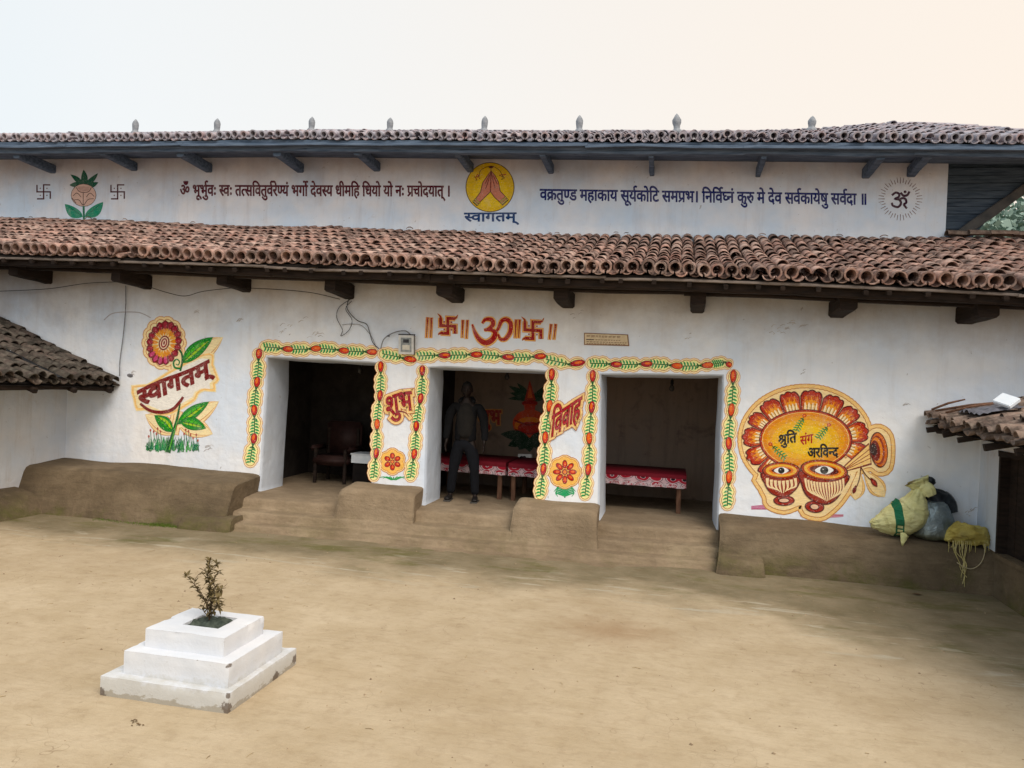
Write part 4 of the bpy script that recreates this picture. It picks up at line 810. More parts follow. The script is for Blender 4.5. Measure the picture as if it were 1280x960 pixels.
    (417, 52, 30, 52, 27, 51, 24, 50, 21, 49, 18, 47, 15, 46, 13, 38, 17, 40, 18, 41, 20, 42, 22, 43, 25, 44, 27, 44, 29, 43, 33, 42, 35, 40, 37, 37, 37, 35, 37, 32, 36, 30, 35, 29, 33, 27, 31, 25, 30, 22, 28, 19, 27, 17, 25, 20, 22, 23, 18, 27, 15, 31, 11, 35, 8, 40, 4, 34, -1, 30, 2, 27, 5, 23, 9, 20, 12, 17, 15, 14, 18, 11, 21, 9, 23, 8, 26, 6, 28, 5, 30, 4, 32, 4, 34, 4, 36, 6, 38, 7, 39, 10, 39, 13, 39, 15, 38, 17, 37, 18, 35, 20, 36, 22, 38, 24, 40, 25, 42, 25, 44, 26, 47, 25, 49, 25, 51, 25, 53, 24, 55, 0, 55, 0, 62, 58, 62, 58, 55, 32, 55, 33, 53, 33, 49, 34, 46, 34, 44, 33, 43, 36, 44, 39, 44, 43, 44, 46, 42, 48, 40, 50, 38, 51, 34),
)
RUN_ROWS = {
    'gayatri': (((84, 0), (0, 90), (49, 118), (70, 188), (49, 188), (69, 259), (181, 259), (57, 259), (7, 314), (0, 342), (215, 370), (57, 408), (7, 464), (0, 491), (40, 519), (198, 576), (60, 611), (67, 679), (57, 705), (40, 760), (69, 817), (57, 817), (181, 873), (52, 873), (75, 914), (197, 914), (51, 960), (6, 1018), (0, 1018), (49, 1046), (27, 1117), (79, 1173), (181, 1199), (0, 1199), (42, 1227), (75, 1279), (57, 1279), (215, 1335), (51, 1374), (0, 1432), (43, 1460), (68, 1521), (50, 1547), (67, 1607), (61, 1633), (0, 1686), (67, 1714), (43, 1740), (51, 1801), (79, 1859), (0, 1885), (51, 1913), (79, 1971), (0, 1997), (44, 2025), (7, 2080), (0, 2108), (274, 2136), (30, 2192), (79, 2256), (42, 2282), (51, 2334), (66, 2392), (40, 2418), (81, 2475), (0, 2475), (104, 2503),), 2541),
    'ganesh': (((57, 0), (254, 56), (40, 132), (69, 189), (197, 189), (37, 236), (0, 293), (50, 321), (61, 381), (66, 434), (25, 460), (66, 536), (51, 562), (0, 620), (60, 648), (70, 716), (51, 716), (181, 774), (25, 774), (79, 850), (67, 876), (35, 902), (0, 952), (60, 980), (50, 1048), (274, 1108), (49, 1164), (104, 1235), (0, 1272), (67, 1300), (44, 1326), (67, 1382), (57, 1408), (181, 1463), (186, 1463), (44, 1498), (6, 1554), (0, 1554), (25, 1582), (69, 1658), (417, 1658), (0, 1714), (50, 1742), (75, 1802), (0, 1802), (42, 1830), (75, 1882), (57, 1882), (0, 1938), (60, 1966), (57, 2033), (181, 2089), (25, 2089), (66, 2165), (51, 2191), (75, 2249), (59, 2249), (69, 2307), (0, 2307), (60, 2335), (57, 2403), (181, 2458), (42, 2458), (66, 2510), (0, 2536), (105, 2564),), 2624),
    'swagatam': (((215, 0), (57, 39), (66, 94), (27, 120), (40, 177), (50, 234), (81, 294),), 294),
    'shubh': (((58, 0), (69, 68), (49, 68),), 138),
    'vivah': (((67, 0), (57, 26), (57, 82), (66, 137), (61, 163),), 216),
    'shruti': (((284, 0), (69, 71), (67, 71), (40, 97),), 154),
    'sang': (((60, 0), (6, 68), (27, 68),), 124),
    'arvind': (((9, 0), (52, 76), (67, 117), (57, 143), (202, 199), (42, 235),), 287),
    'om': (((84, 0),), 90),
}
GLYPH = {}
for row in GLYPH_ROWS: GLYPH.setdefault(str(row[0]), []).append(row[1:])
RUNS = RUN_ROWS
def rgb(r, g, b): return S(r, g, b)
HB, HC, HY = rgb(186, 106, 62), rgb(244, 214, 160), rgb(238, 224, 118)
MAR, RED, ORG, YEL = rgb(124, 18, 30), rgb(196, 40, 34), rgb(232, 120, 48), rgb(246, 196, 60)
GRN2 = rgb(10, 150, 78)
GRN, DGR, LGR, TEAL = rgb(34, 158, 78), rgb(22, 92, 44), rgb(120, 196, 60), rgb(0, 132, 100)
BLK, WHT, NAVY = rgb(18, 14, 14), rgb(245, 244, 240), rgb(20, 34, 92)
def paint_material():
    t = NT('wall_paint'); c = t.attr('Col')[0]
    f = t.noise(9, 5, .65); g = t.noise(70, 3, .6); br = t.noise(16, 5, .7, vec=t.mapping((1.0, 1.0, 3.5)), dist=.8)
    hs = t.n('ShaderNodeHueSaturation'); t.l(t.ramp(br, [(.3, .80), (.7, 1.18)]), hs.inputs['Value']); hs.inputs['Saturation'].default_value = 1.12; t.l(c, hs.inputs['Color']); c = hs.outputs[0]
    c = t.mix(t.ramp(t.noise(3.2, 6, .75), [(.58, 0.0), (.74, .30)]), c, S(220, 214, 208))
    c = t.mix(t.ramp(f, [(.35, .08), (.6, 0.0)]), c, S(214, 206, 196))
    c = t.mix(t.ramp(g, [(.61, 0.0), (.68, .6)]), c, S(222, 218, 210))
    return t.done(c, .8, [(g, .2, .003)])
M['paint'] = paint_material()
def smooth_line(pts, n=5, closed=False):
    if len(pts) < 3: return [Vector(p) for p in pts]
    P = [Vector(p) for p in pts]; out = []; N = len(P)
    rng = range(N if closed else N - 1)
    for i in rng:
        p0 = P[(i - 1) % N] if closed or i > 0 else P[0]; p1 = P[i]; p2 = P[(i + 1) % N]; p3 = P[(i + 2) % N] if closed or i + 2 < N else P[-1]
        for k in range(n):
            t = k / n; out.append(.5 * ((2 * p1) + (p2 - p0) * t + (2 * p0 - 5 * p1 + 4 * p2 - p3) * t * t + (3 * p1 - p0 - 3 * p2 + p3) * t ** 3))
    if not closed: out.append(P[-1])
    return out
class Paint:
    """shapes are given where they were measured in the photograph and laid on the wall plane y"""
    def __init__(s, y, base=0.0): s.y = y - base; s.v = []; s.f = []; s.c = []; s.k = 0; s.step = 1.5e-5
    def _emit(s, verts2, faces, colr):
        s.k += 1; yy = s.y - .0022 - s.k * s.step; b = len(s.v)
        for x, y in verts2:
            p = onY(x, y, yy); s.v.append(p)
        for f in faces: s.f.append(tuple(i + b for i in f)); s.c.append(colr)
    def fill(s, pts, colr, holes=()):
        lps = [[Vector((p[0], p[1], 0)) for p in pts]] + [[Vector((p[0], p[1], 0)) for p in h] for h in holes]
        t = tessellate_polygon(lps); fl = [(p.x, p.y) for l in lps for p in l]; fs = []
        for a in t:
            (x0, y0), (x1, y1), (x2, y2) = [fl[i] for i in a]
            ar = (x1 - x0) * (y2 - y0) - (x2 - x0) * (y1 - y0)
            if abs(ar) < 1e-9: continue
            fs.append(tuple(a) if ar < 0 else tuple(a)[::-1])
        s._emit(fl, fs, colr)
    def stroke(s, pts, w, colr, closed=False, w1=None, cap=True, mid=None):
        P = [Vector((p[0], p[1])) for p in pts]; Q = [P[0]]
        for p in P[1:]:
            if (p - Q[-1]).length > .03: Q.append(p)
        if closed and (Q[0] - Q[-1]).length < .03: Q.pop()
        n = len(Q)
        if n < 2: return
        L = []; R_ = []
        for i in range(n):
            a = Q[(i - 1) % n] if closed or i > 0 else Q[i]; b = Q[(i + 1) % n] if closed or i < n - 1 else Q[i]
            d1 = (Q[i] - a); d2 = (b - Q[i])
            d1 = d1.normalized() if d1.length > 0 else d2.normalized(); d2 = d2.normalized() if d2.length > 0 else d1
            d = (d1 + d2)
            d = d.normalized() if d.length > .2 else d1
            t = i / max(1, n - 1); ww = w if w1 is None else lerp(w, w1, t)
            if mid is not None: ww = lerp(ww, mid, math.sin(PI * t))
            k = min(1.6, 1 / max(.5, abs(d.dot(d1)))); nn = Vector((-d.y, d.x)) * ww / 2 * k
            L.append(Q[i] + nn); R_.append(Q[i] - nn)
        if cap and not closed:
            for e, d in ((0, (Q[0] - Q[1]).normalized()), (-1, (Q[-1] - Q[-2]).normalized())):
                ww = (w if e == 0 else (w if w1 is None else w1)); L[e] = L[e] + d * ww * .25; R_[e] = R_[e] + d * ww * .25
        vs = [q for p in zip(L, R_) for q in p]; m = n if closed else n - 1; fs = []
        for i in range(m):
            a, b = 2 * i, 2 * ((i + 1) % n); fs.append((a, a + 1, b + 1, b))
        s._emit([(q.x, q.y) for q in vs], fs, colr)
    def disc(s, c, rx, ry, colr, rot=0.0, n=20, a0=0.0, a1=None):
        cr_, sr_ = math.cos(rot), math.sin(rot); pts = []
        for k in range(n):
            a = a0 + ((a1 - a0) * k / (n - 1) if a1 is not None else 2 * PI * k / n)
            x, y = rx * math.cos(a), ry * math.sin(a); pts.append((c[0] + x * cr_ - y * sr_, c[1] + x * sr_ + y * cr_))
        s._emit(pts, [tuple(range(n))[::-1]], colr)
    def leaf(s, a, b, w, colr, bend=0.0, fat=.45, n=9):
        a, b = Vector(a), Vector(b); d = b - a; nn = Vector((-d.y, d.x)).normalized(); L = []; R_ = []
        for i in range(n + 1):
            t = i / n; c = a + d * t + nn * bend * math.sin(PI * t); e = math.sin(PI * t ** (math.log(.5) / math.log(fat))) ** .85 * w / 2 if 0 < t < 1 else 0
            L.append(c + nn * e); R_.append(c - nn * e)
        pts = L + R_[::-1][1:-1]; s.fill([(p.x, p.y) for p in pts], colr); return [(p.x, p.y) for p in pts]
    def text(s, key, tf, colr, bold=0.0, boldcol=None, halo=(), only=None):
        """tf maps em/100 coordinates to the wall"""
        run, L = RUNS[key]; cts = []
        word = 0
        for g, x in run:
            if g == 0: word += 1; continue
            if only is not None and word != only: continue
            cts.append([[tf(c[i] + x, c[i + 1]) for i in range(0, len(c), 2)] for c in GLYPH[str(g)]])
        for w, cc in halo:
            for gl in cts:
                for c in gl: s.stroke(c, w, cc, closed=True)
                s.group(gl, cc)
        for gl in cts:
            if bold:
                for c in gl: s.stroke(c, bold, boldcol or colr, closed=True)
            s.group(gl, colr)
        return L
    def group(s, gl, colr):
        def area(c): return sum(c[i - 1][0] * c[i][1] - c[i][0] * c[i - 1][1] for i in range(len(c))) / 2
        if not gl: return
        big = max(gl, key=lambda c: abs(area(c))); sg = area(big) > 0
        outs = [c for c in gl if (area(c) > 0) == sg]; ins = [c for c in gl if (area(c) > 0) != sg]
        def inside(p, poly):
            r = False; n = len(poly)
            for i in range(n):
                (x1, y1), (x2, y2) = poly[i - 1], poly[i]
                if (y1 > p[1]) != (y2 > p[1]) and p[0] < (x2 - x1) * (p[1] - y1) / (y2 - y1) + x1: r = not r
            return r
        for o_ in outs:
            s.fill(o_, colr, [h for h in ins if inside(h[0], o_)])
    def build(s, name, parent=None, label=None):
        if parent is None: parent = wall if s.y < .5 else upper_wall
        me = bpy.data.meshes.new(name); me.from_pydata([tuple(p) for p in s.v], [], s.f); me.update()
        at = me.color_attributes.new('Col', 'FLOAT_COLOR', 'CORNER'); buf = []
        for f, c in zip(s.f, s.c): buf += list(c) * len(f)
        at.data.foreach_set('color', buf)
        o = put(name, me, M['paint'], parent)
        if name == 'plaster_chips': o['kind'] = 'stuff'
        if label: o['label'] = label
        return o
def line_tf(x0, y0, x1, y1, L, hgt, y_scale=None, arc=0.0, shear=0.0):
    """headline of the letters runs from (x0, y0) to (x1, y1); hgt is the size of the letter body below it"""
    k = (x1 - x0) / L
    def tf(x, y):
        t = x / L; px = lerp(x0, x1, t) + shear * (62 - y) / 62; py = lerp(y0, y1, t) - arc * math.sin(PI * t) + (62 - y) * hgt / 62
        return (px, py)
    return tf

# ---- the two lines of verse high on the upper wall
for key, a, b, h, c in (('gayatri', (225, 231.5), (563, 232.5), 12.8, rgb(84, 14, 40)), ('ganesh', (675, 236.5), (1084, 242.5), 13.2, rgb(18, 38, 110))):
    L = RUNS[key][1]
    for wd in range(1 + sum(1 for g, x in RUNS[key][0] if g == 0)):
        P = Paint(Y_UP); P.text(key, line_tf(a[0], a[1], b[0], b[1], L, h), c, bold=1.0, only=wd); P.build('painted_word')
# ---- swastikas and the small pot
def swastika(P, cx, cy, s, w, c, dots=0.0, flare=0.0, dy=0.0):
    h = s / 2; q = [(-h, -h), (-h, 0), (h, 0), (h, h)]; r = [(h, -h), (0, -h), (0, h), (-h, h)]
    T = lambda p: (cx + p[0] * .95, cy + p[1] + dy * p[0] / s)
    # arms broken to the right as on the wall
    P.stroke([T(p) for p in ((-h, -h), (-h, 0), (h, 0), (h, h))], w, c, cap=False)
    P.stroke([T(p) for p in ((h, -h), (0, -h), (0, h), (-h, h))], w, c, cap=False)
    if flare:
        P.stroke(smooth_line([T((-h, -h * .8)), T((-h * 1.05, -h * 1.2)), T((-h * 1.45, -h * 1.55))], 4), w * .9, c, w1=.4, cap=False)
        P.stroke(smooth_line([T((h * .8, -h)), T((h * 1.15, -h * 1.15)), T((h * 1.4, -h * 1.55))], 4), w * .9, c, w1=.4, cap=False)
        P.stroke(smooth_line([T((-h * .9, h)), T((-h * 1.2, h * 1.1)), T((-h * 1.35, h * 1.3))], 4), w * .9, c, w1=.4, cap=False)
    if dots:
        for a in (-.5, .5):
            for b in (-.5, .5): P.disc(T((a * h, b * h)), dots, dots, c, n=8)
for cx in (54.5, 147.0):
    P = Paint(Y_UP); swastika(P, cx, 239.8, 17.5, 1.7, rgb(70, 26, 44), .8); P.build('painted_swastika')
P = Paint(Y_UP); X = lambda x: x / 4; Yy = lambda y: 140 + y / 4; Q = lambda x, y: (X(x), Yy(y))
for a, b, w in (((418, 372), (352, 312), 26), ((418, 372), (490, 306), 26), ((418, 372), (347, 365), 30), ((418, 372), (492, 352), 30), ((418, 374), (418, 288), 34), ((418, 374), (375, 335), 28), ((418, 374), (462, 330), 28)): P.leaf(Q(*a), Q(*b), w / 4, rgb(8, 82, 62), 1.0)
P.disc(Q(418, 416), 15.9, 14.4, rgb(60, 34, 34)); P.disc(Q(418, 416), 15.3, 13.8, rgb(214, 184, 172))
P.fill([Q(385, 372), Q(452, 372), Q(440, 398), Q(398, 398)], rgb(190, 160, 150)); 
for pts in ([(382, 378), (400, 400), (440, 400), (456, 378)], [(365, 420), (385, 405), (405, 425)], [(432, 425), (450, 405), (470, 422)], [(370, 440), (395, 440), (416, 466), (440, 438), (468, 434)], [(416, 402), (416, 466)], [(360, 430), (380, 455)]):
    P.stroke(smooth_line([Q(*p) for p in pts], 4), .8, rgb(70, 40, 40))
P.stroke([Q(418, 472), Q(420, 548)], 2.6, rgb(12, 110, 84))
P.leaf(Q(414, 524), Q(324, 460), 13, rgb(14, 140, 108), -2.5); P.leaf(Q(424, 524), Q(516, 450), 13, rgb(14, 140, 108), 2.5)
P.stroke([Q(408, 518), Q(345, 474)], .6, rgb(6, 70, 60)); P.stroke([Q(430, 518), Q(498, 464)], .6, rgb(6, 70, 60))
P.build('painted_pot')
# ---- folded hands in a yellow disc, with the welcome word under it
P = Paint(Y_UP); Q = lambda x, y: (560 + x / 8, 190 + y / 8)
P.disc(Q(420, 352), 30.6, 31.2, rgb(70, 50, 20), n=40); P.disc(Q(420, 352), 29.6, 30.3, rgb(226, 190, 50), n=40)
P.disc(Q(425, 400), 22, 20, rgb(234, 202, 70), n=24)
for cx, cy in ((300, 250), (545, 245)):
    for k in range(13):
        a = random.uniform(0, 6.28); r = random.uniform(0, 36); P.disc(Q(cx + r * math.cos(a), cy + r * math.sin(a)), random.uniform(.6, 1.2), random.uniform(.6, 1.1), random.choice((rgb(160, 60, 30), rgb(120, 90, 30), rgb(180, 80, 30))), n=7)
P.stroke(smooth_line([Q(310, 250), Q(330, 180), Q(430, 140), Q(510, 180), Q(545, 240)], 5), .8, rgb(120, 80, 30))
Lh = [(428, 190), (392, 240), (345, 310), (325, 400), (285, 455), (250, 500), (288, 537), (330, 490), (392, 430), (424, 398)]
Rh = [(434, 190), (470, 235), (505, 300), (522, 390), (560, 430), (602, 480), (545, 530), (505, 490), (462, 450), (426, 398)]
for h_ in (Lh, Rh):
    p_ = [Q(*p) for p in h_]; P.fill(p_, rgb(206, 138, 118)); P.stroke(p_, .9, rgb(74, 30, 26), closed=True)
for pts in ([(428, 195), (400, 300), (375, 370)], [(430, 200), (428, 300), (424, 390)], [(434, 200), (452, 290), (470, 360)], [(410, 235), (372, 320)], [(452, 235), (492, 320)], [(430, 150), (430, 190)]):
    P.stroke(smooth_line([Q(*p) for p in pts], 3), .9, rgb(110, 44, 40))
for a, b in (((252, 488), (300, 530)), ((270, 470), (318, 512)), ((598, 470), (536, 520)), ((580, 450), (520, 502))): P.stroke([Q(*a), Q(*b)], 2.0, rgb(96, 88, 30)); P.stroke([Q(*a), Q(*b)], .7, rgb(220, 210, 120))
P.disc(Q(430, 150), 3.2, 1.6, rgb(90, 40, 24), n=10)
P.build('painted_folded_hands')
P = Paint(Y_UP); P.text('swagatam', line_tf(580.5, 266.4, 645, 266.0, RUNS['swagatam'][1], 10.2), rgb(16, 62, 118), bold=1.1); P.build('painted_welcome_word')
# ---- the sign with rays at the right end of the upper wall
P = Paint(Y_UP); c_ = (1125.5, 248.6)
def om_small(P, tfm, w, c):
    # strokes of the sign, in a unit box 0..100
    for pts in ([(8, 22), (26, 8), (44, 16), (42, 34), (24, 44), (46, 50), (54, 72), (38, 92), (12, 84), (6, 70)],
                [(46, 50), (62, 40), (78, 46), (82, 66), (70, 78), (84, 98)], [(54, 10), (68, 26), (88, 22), (98, 4)]):
        P.stroke(smooth_line([tfm(*p) for p in pts], 5), w, c, mid=w * 1.1)
    P.disc(tfm(76, 4), w * .7, w * .7, c, n=10)
om_small(P, lambda x, y: (1113.5 + x * .235, 239 + y * .215), 2.7, rgb(56, 22, 52))
for k in range(40):
    a = 2 * PI * k / 40; r0 = 19.5 + (k % 2) * 1.2; r1 = 24.5 + (2.4 if k % 2 else 0) + (2.5 if k % 10 == 0 else 0)
    P.stroke([(c_[0] + r0 * 1.02 * math.cos(a), c_[1] + r0 * math.sin(a)), (c_[0] + r1 * 1.02 * math.cos(a), c_[1] + r1 * math.sin(a))], .9, rgb(96, 64, 74), w1=.5)
P.build('painted_rayed_sign')

# ---- ornament band of ferns and buds round the doorways
def fern(P, a, b, sc=1.0):
    a, b = Vector(a), Vector(b); d = (b - a); L = d.length; u = d / L; n = Vector((-u.y, u.x))
    P.stroke([a, b], 1.5 * sc, DGR)
    for k in range(5):
        t = .08 + .165 * k
        for s in (-1, 1):
            p = a + d * (t + .04 * s); w_ = (7.4 - .5 * abs(k - 1)) * sc; q = p - u * w_ * .42 + n * s * w_
            P.leaf(p - u * .2, q, 2.7 * sc, GRN2, s * -.5, .4, 5)
    for s in (-1, 1):
        p = a + d * .90; P.leaf(p, p - u * 2.6 * sc + n * s * 4.2 * sc, 2.2 * sc, DGR, 0, .4, 4)
def bud(P, a, b, sc=1.0, colr=RED):
    a, b = Vector(a), Vector(b); d = b - a; u = d.normalized(); n = Vector((-u.y, u.x)); m = a.lerp(b, .62); rot = math.atan2(u.y, u.x)
    for s in (-1, 0, 1): P.stroke([a - u * 2 * sc, a + u * 3.6 * sc + n * s * 3.0 * sc], 1.9 * sc, DGR, w1=.5)
    P.disc(m, d.length * .56, 4.5 * sc, MAR, rot, 14); P.disc(m + u * .3, d.length * .49, 3.6 * sc, colr, rot, 14)
    P.disc(m + u * 1.2 - n * .6, d.length * .30, 1.7 * sc, rgb(240, 132, 84), rot, 10)
def resample(path, n):
    P_ = [Vector(p) for p in path]; Ls = [0]
    for a, b in zip(P_, P_[1:]): Ls.append(Ls[-1] + (b - a).length)
    out = []
    for i in range(n + 1):
        s = Ls[-1] * i / n
        for k in range(len(P_) - 1):
            if s <= Ls[k + 1] + 1e-6:
                out.append(P_[k].lerp(P_[k + 1], (s - Ls[k]) / max(1e-6, Ls[k + 1] - Ls[k]))); break
    return out
def vine(paths, sc=1.0):
    P = Paint(0.0); segs = []; paths = [(a, b, c * 1.10) for a, b, c in paths]
    for path, n, s_ in paths:
        pts = resample(smooth_line(path, 6), n * 2)
        for i in range(n):
            a, b = pts[2 * i], pts[2 * i + 2]; m = pts[2 * i + 1].lerp(b, .16); u = (b - a).normalized(); nn = Vector((-u.y, u.x)); w_ = (1 if i % 2 else -1) * .9
            segs.append((a + nn * w_, m + nn * w_ * .2 + u * 1.5, m - nn * w_ * .3 + u * 2.2, b - nn * w_ - u * .6, s_, i))
    for r, c in ((10.4, rgb(214, 150, 104)), (9.8, rgb(252, 232, 190)), (8.0, rgb(196, 120, 60)), (7.3, rgb(248, 242, 176))):
        for a, m, m2, b, s_, i in segs:
            d = m - a; n_ = 5
            for k in range(n_): 
                q = a + d * ((k + .3) / n_); rr = (r - 1.9 + 1.9 * (k % 2) - (.8 if k == 4 else 0)) * s_; P.disc(q, rr, rr, c, n=12)
            q = m2.lerp(b, .55); u = (b - m2); rot = math.atan2(u.y, u.x); rb = (r - 1.6) * s_
            P.disc(q, u.length * .5 + (r - 7) * .75 * s_, rb, c if r != 7.6 else rgb(250, 208, 140), rot, 14)
            P.disc(m, (r - 4) * s_, (r - 4) * s_, c if r != 7.6 else HY, n=10)
    for a, m, m2, b, s_, i in segs: fern(P, a, m, s_ * .86)
    for k, (a, m, m2, b, s_, i) in enumerate(segs): bud(P, m2, b, s_ * .95, random.choice((RED, rgb(206, 58, 34), rgb(220, 84, 40), rgb(176, 30, 44))))
    return P
P = vine([([(313.5, 578), (317, 545), (319, 500), (322, 462), (325, 437)], 4, .92), ([(330, 434.5), (370, 436), (420, 437), (470, 441)], 4, .9), ([(468, 597), (470, 560), (474, 500), (477, 453)], 4, .80)])
P.build('painted_fern_border')
P = vine([([(478, 443), (500, 447), (519, 449)], 1, .9), ([(514, 597), (519, 550), (526, 490), (529, 458)], 4, .84), ([(522, 446), (570, 443), (640, 446), (681, 446)], 4, .9), ([(676, 620), (680, 570), (686, 510), (691, 462)], 4, .88)])
P.build('painted_fern_border')
P = vine([([(683, 450), (700, 456), (729, 452)], 1, .9), ([(732, 620), (736, 570), (739, 510), (742, 464)], 4, .88), ([(738, 455), (790, 455), (860, 457), (890, 457)], 4, .9), ([(892, 456), (905, 452), (914, 456)], 1, .8), ([(910, 632), (911, 585), (913, 520), (918, 464)], 4, .92)])
P.build('painted_fern_border')
def rosette(P, cx, cy, r, n, halo=True):
    if halo:
        for k, (d, c) in enumerate(((6.0, HB), (5.2, HC), (3.8, rgb(214, 130, 60)), (3.2, rgb(250, 200, 120)))):
            P.disc((cx, cy), r * .9 + d * .5, r * .9 + d * .5, c, n=20)
            for i in range(n):
                a = 2 * PI * i / n - PI / 2; P.disc((cx + r * .68 * math.cos(a), cy + r * .68 * math.sin(a)), r * .34 + d, r * .34 + d, c, n=14)
    for i in range(n):
        a = 2 * PI * i / n - PI / 2; q = (cx + r * .62 * math.cos(a), cy + r * .62 * math.sin(a))
        P.disc(q, r * .36, min(r * .30, r * 1.7 / n), MAR, a, 12); P.disc(q, r * .28, min(r * .22, r * 1.3 / n), RED, a, 12); P.disc((q[0] + .4, q[1] - .4), r * .15, r * .1, rgb(236, 128, 90), a, 8)
    P.disc((cx, cy), r * .24, r * .24, MAR, n=12); P.disc((cx, cy), r * .15, r * .15, rgb(240, 150, 100), n=10)
P = Paint(0); rosette(P, 490.5, 577, 11.5, 6)
for k in range(-3, 4): P.stroke(smooth_line([(492 + k * 1, 599.5), (492 + k * 4.2, 596), (492 + k * 6.6, 598)], 3), 1.6, GRN, w1=.5)
P.build('painted_rosette')
P = Paint(0)
P.stroke([(706, 606), (706, 622)], 1.6, TEAL)
for k in range(1, 7):
    for s in (-1, 1): P.stroke(smooth_line([(706, 608 + k * 2.0), (706 + s * (5 + k * 1.0), 605 + k * 1.9), (706 + s * (13.5 - abs(k - 3) * 1.6), 608 + k * 2.1)], 3), 2.2, rgb(40, 160, 100), w1=.6)
rosette(P, 706, 590, 15.5, 8); P.build('painted_rosette')
# ---- the words on the pillars
P = Paint(0, .012); L = RUNS['shubh'][1]
def tf(x, y):
    t = x / L; return (481 + 32.5 * t + (62 - y) * .04, 499 - 9.5 * t - 2.2 * math.sin(PI * t) + (62 - y) * .37)
hl = ((9.0, HB), (7.6, HC), (4.2, rgb(246, 196, 130)))
for w, c in ((6.5, HB), (5.2, HC)): P.stroke(smooth_line([(497, 515), (506, 516), (513, 523)], 4), w, c)
P.text('shubh', tf, rgb(160, 22, 40), bold=1.7, boldcol=MAR, halo=hl); P.stroke(smooth_line([(498, 514), (506, 515.5), (511.5, 521)], 4), 2.4, MAR, w1=.6)
P.build('painted_pillar_word')
P = Paint(0, .012); L = RUNS['vivah'][1]; a = math.radians(-43); ca_, sa_ = math.cos(a), math.sin(a)
def tf(x, y):
    u = x * 50.0 / L; w = (62 - y) * .43; return (690.5 + u * ca_ - w * .10, 522 + u * sa_ * .72 + w - 1.5)
P.text('vivah', tf, rgb(176, 26, 40), bold=1.9, boldcol=MAR, halo=((9.0, HB), (7.6, HC), (4.2, rgb(246, 196, 130)))); P.build('painted_pillar_word')
# ---- the red signs over the middle doorway
P = Paint(0); Q = lambda x, y: (520 + x / 4.571, 380 + y / 4.571)
bars = [((66, 80), (60, 190)), ((88, 82), (84, 190)), ((268, 95), (264, 190)), ((294, 95), (288, 195)), ((572, 92), (566, 192)), ((592, 92), (586, 192)), ((772, 118), (762, 200)), ((798, 118), (788, 200))]
def om_big(P, w, c):
    P.stroke(smooth_line([Q(*p) for p in ((322, 118), (338, 165), (365, 205), (402, 222), (440, 200), (452, 165), (430, 148), (398, 150))], 5), w * .35, c, mid=w * 1.35, w1=w * .5)
    P.stroke(smooth_line([Q(*p) for p in ((380, 108), (398, 88), (432, 90), (440, 118), (415, 142), (392, 148))], 5), w * .5, c, mid=w * 1.05)
    P.stroke(smooth_line([Q(*p) for p in ((452, 165), (470, 140), (488, 100), (515, 88), (540, 110), (538, 160), (510, 200), (482, 200), (470, 175))], 5), w * .5, c, mid=w * 1.1)
for w, c in ((4.6, rgb(206, 120, 60)), (3.4, rgb(250, 206, 130))):
    for A_, B_ in bars: P.stroke([Q(*A_), Q(*B_)], w - .2, c)
    for cx, cy, s in ((182, 125, 19), (668, 150, 21)): x_, y_ = Q(cx, cy); swastika(P, x_, y_, s, w + 2.2, c, 0, 1, 1.0)
    om_big(P, 5.0 + w * .55, c)
for A_, B_ in bars: P.stroke([Q(*A_), Q(*B_)], 2.5, rgb(150, 24, 26), w1=1.2)
om_big(P, 5.0, rgb(166, 26, 26))
for cx, cy, s in ((182, 125, 19), (668, 150, 21)): x_, y_ = Q(cx, cy); swastika(P, x_, y_, s, 4.0, rgb(150, 22, 24), 1.1, 1, 1.0)
P.build('painted_red_signs')

# ---- tall flower with the welcome banner
P = Paint(0); Q = lambda x, y: (160 + x / 4.923, 385 + y / 4.923); s_ = 1 / 4.923
ban = [(30, 486), (120, 478), (240, 405), (380, 328), (470, 288), (520, 292), (518, 350), (552, 440), (526, 465), (530, 505), (470, 500), (425, 525), (410, 560), (350, 600), (270, 645), (190, 655), (105, 618), (58, 622), (42, 560)]
def flower_halo(d, c):
    for k in range(14):
        a = 2 * PI * k / 14; P.disc(Q(222 + 92 * math.cos(a) + 20 * math.sin(a) * 0, 215 + 118 * math.sin(a)), (38 + d) * s_, (40 + d) * s_, c, n=14)
    P.disc(Q(222, 215), (100 + d) * s_, (125 + d) * s_, c)
    P.stroke(smooth_line([Q(*p) for p in ban], 2, True), 2 * d * s_, c, closed=True); P.fill([Q(*p) for p in ban], c)
    for pts in (((330, 345), (585, 180), 110), ((300, 735), (560, 574), 100), ((300, 690), (522, 776), 110), ((300, 770), (105, 655), 100)): P.leaf(Q(*pts[0]), Q(*pts[1]), (pts[2] + 2 * d) * s_, c, 0, .45)
    P.stroke([Q(300, 400), Q(300, 300)], (90 + 2 * d) * s_, c); P.stroke([Q(300, 650), Q(280, 760)], (50 + 2 * d) * s_, c)
flower_halo(11, rgb(214, 160, 116)); flower_halo(6, rgb(252, 226, 176)); flower_halo(-8, rgb(206, 136, 90)); flower_halo(-12, rgb(250, 232, 186))
P.fill([(lerp(q[0], 218, .10), lerp(q[1], 478, .13)) for q in [Q(*p) for p in ban]], rgb(244, 240, 232))
P.stroke(smooth_line([Q(*p) for p in ban], 2, True), 2.2, rgb(250, 206, 140), closed=True)
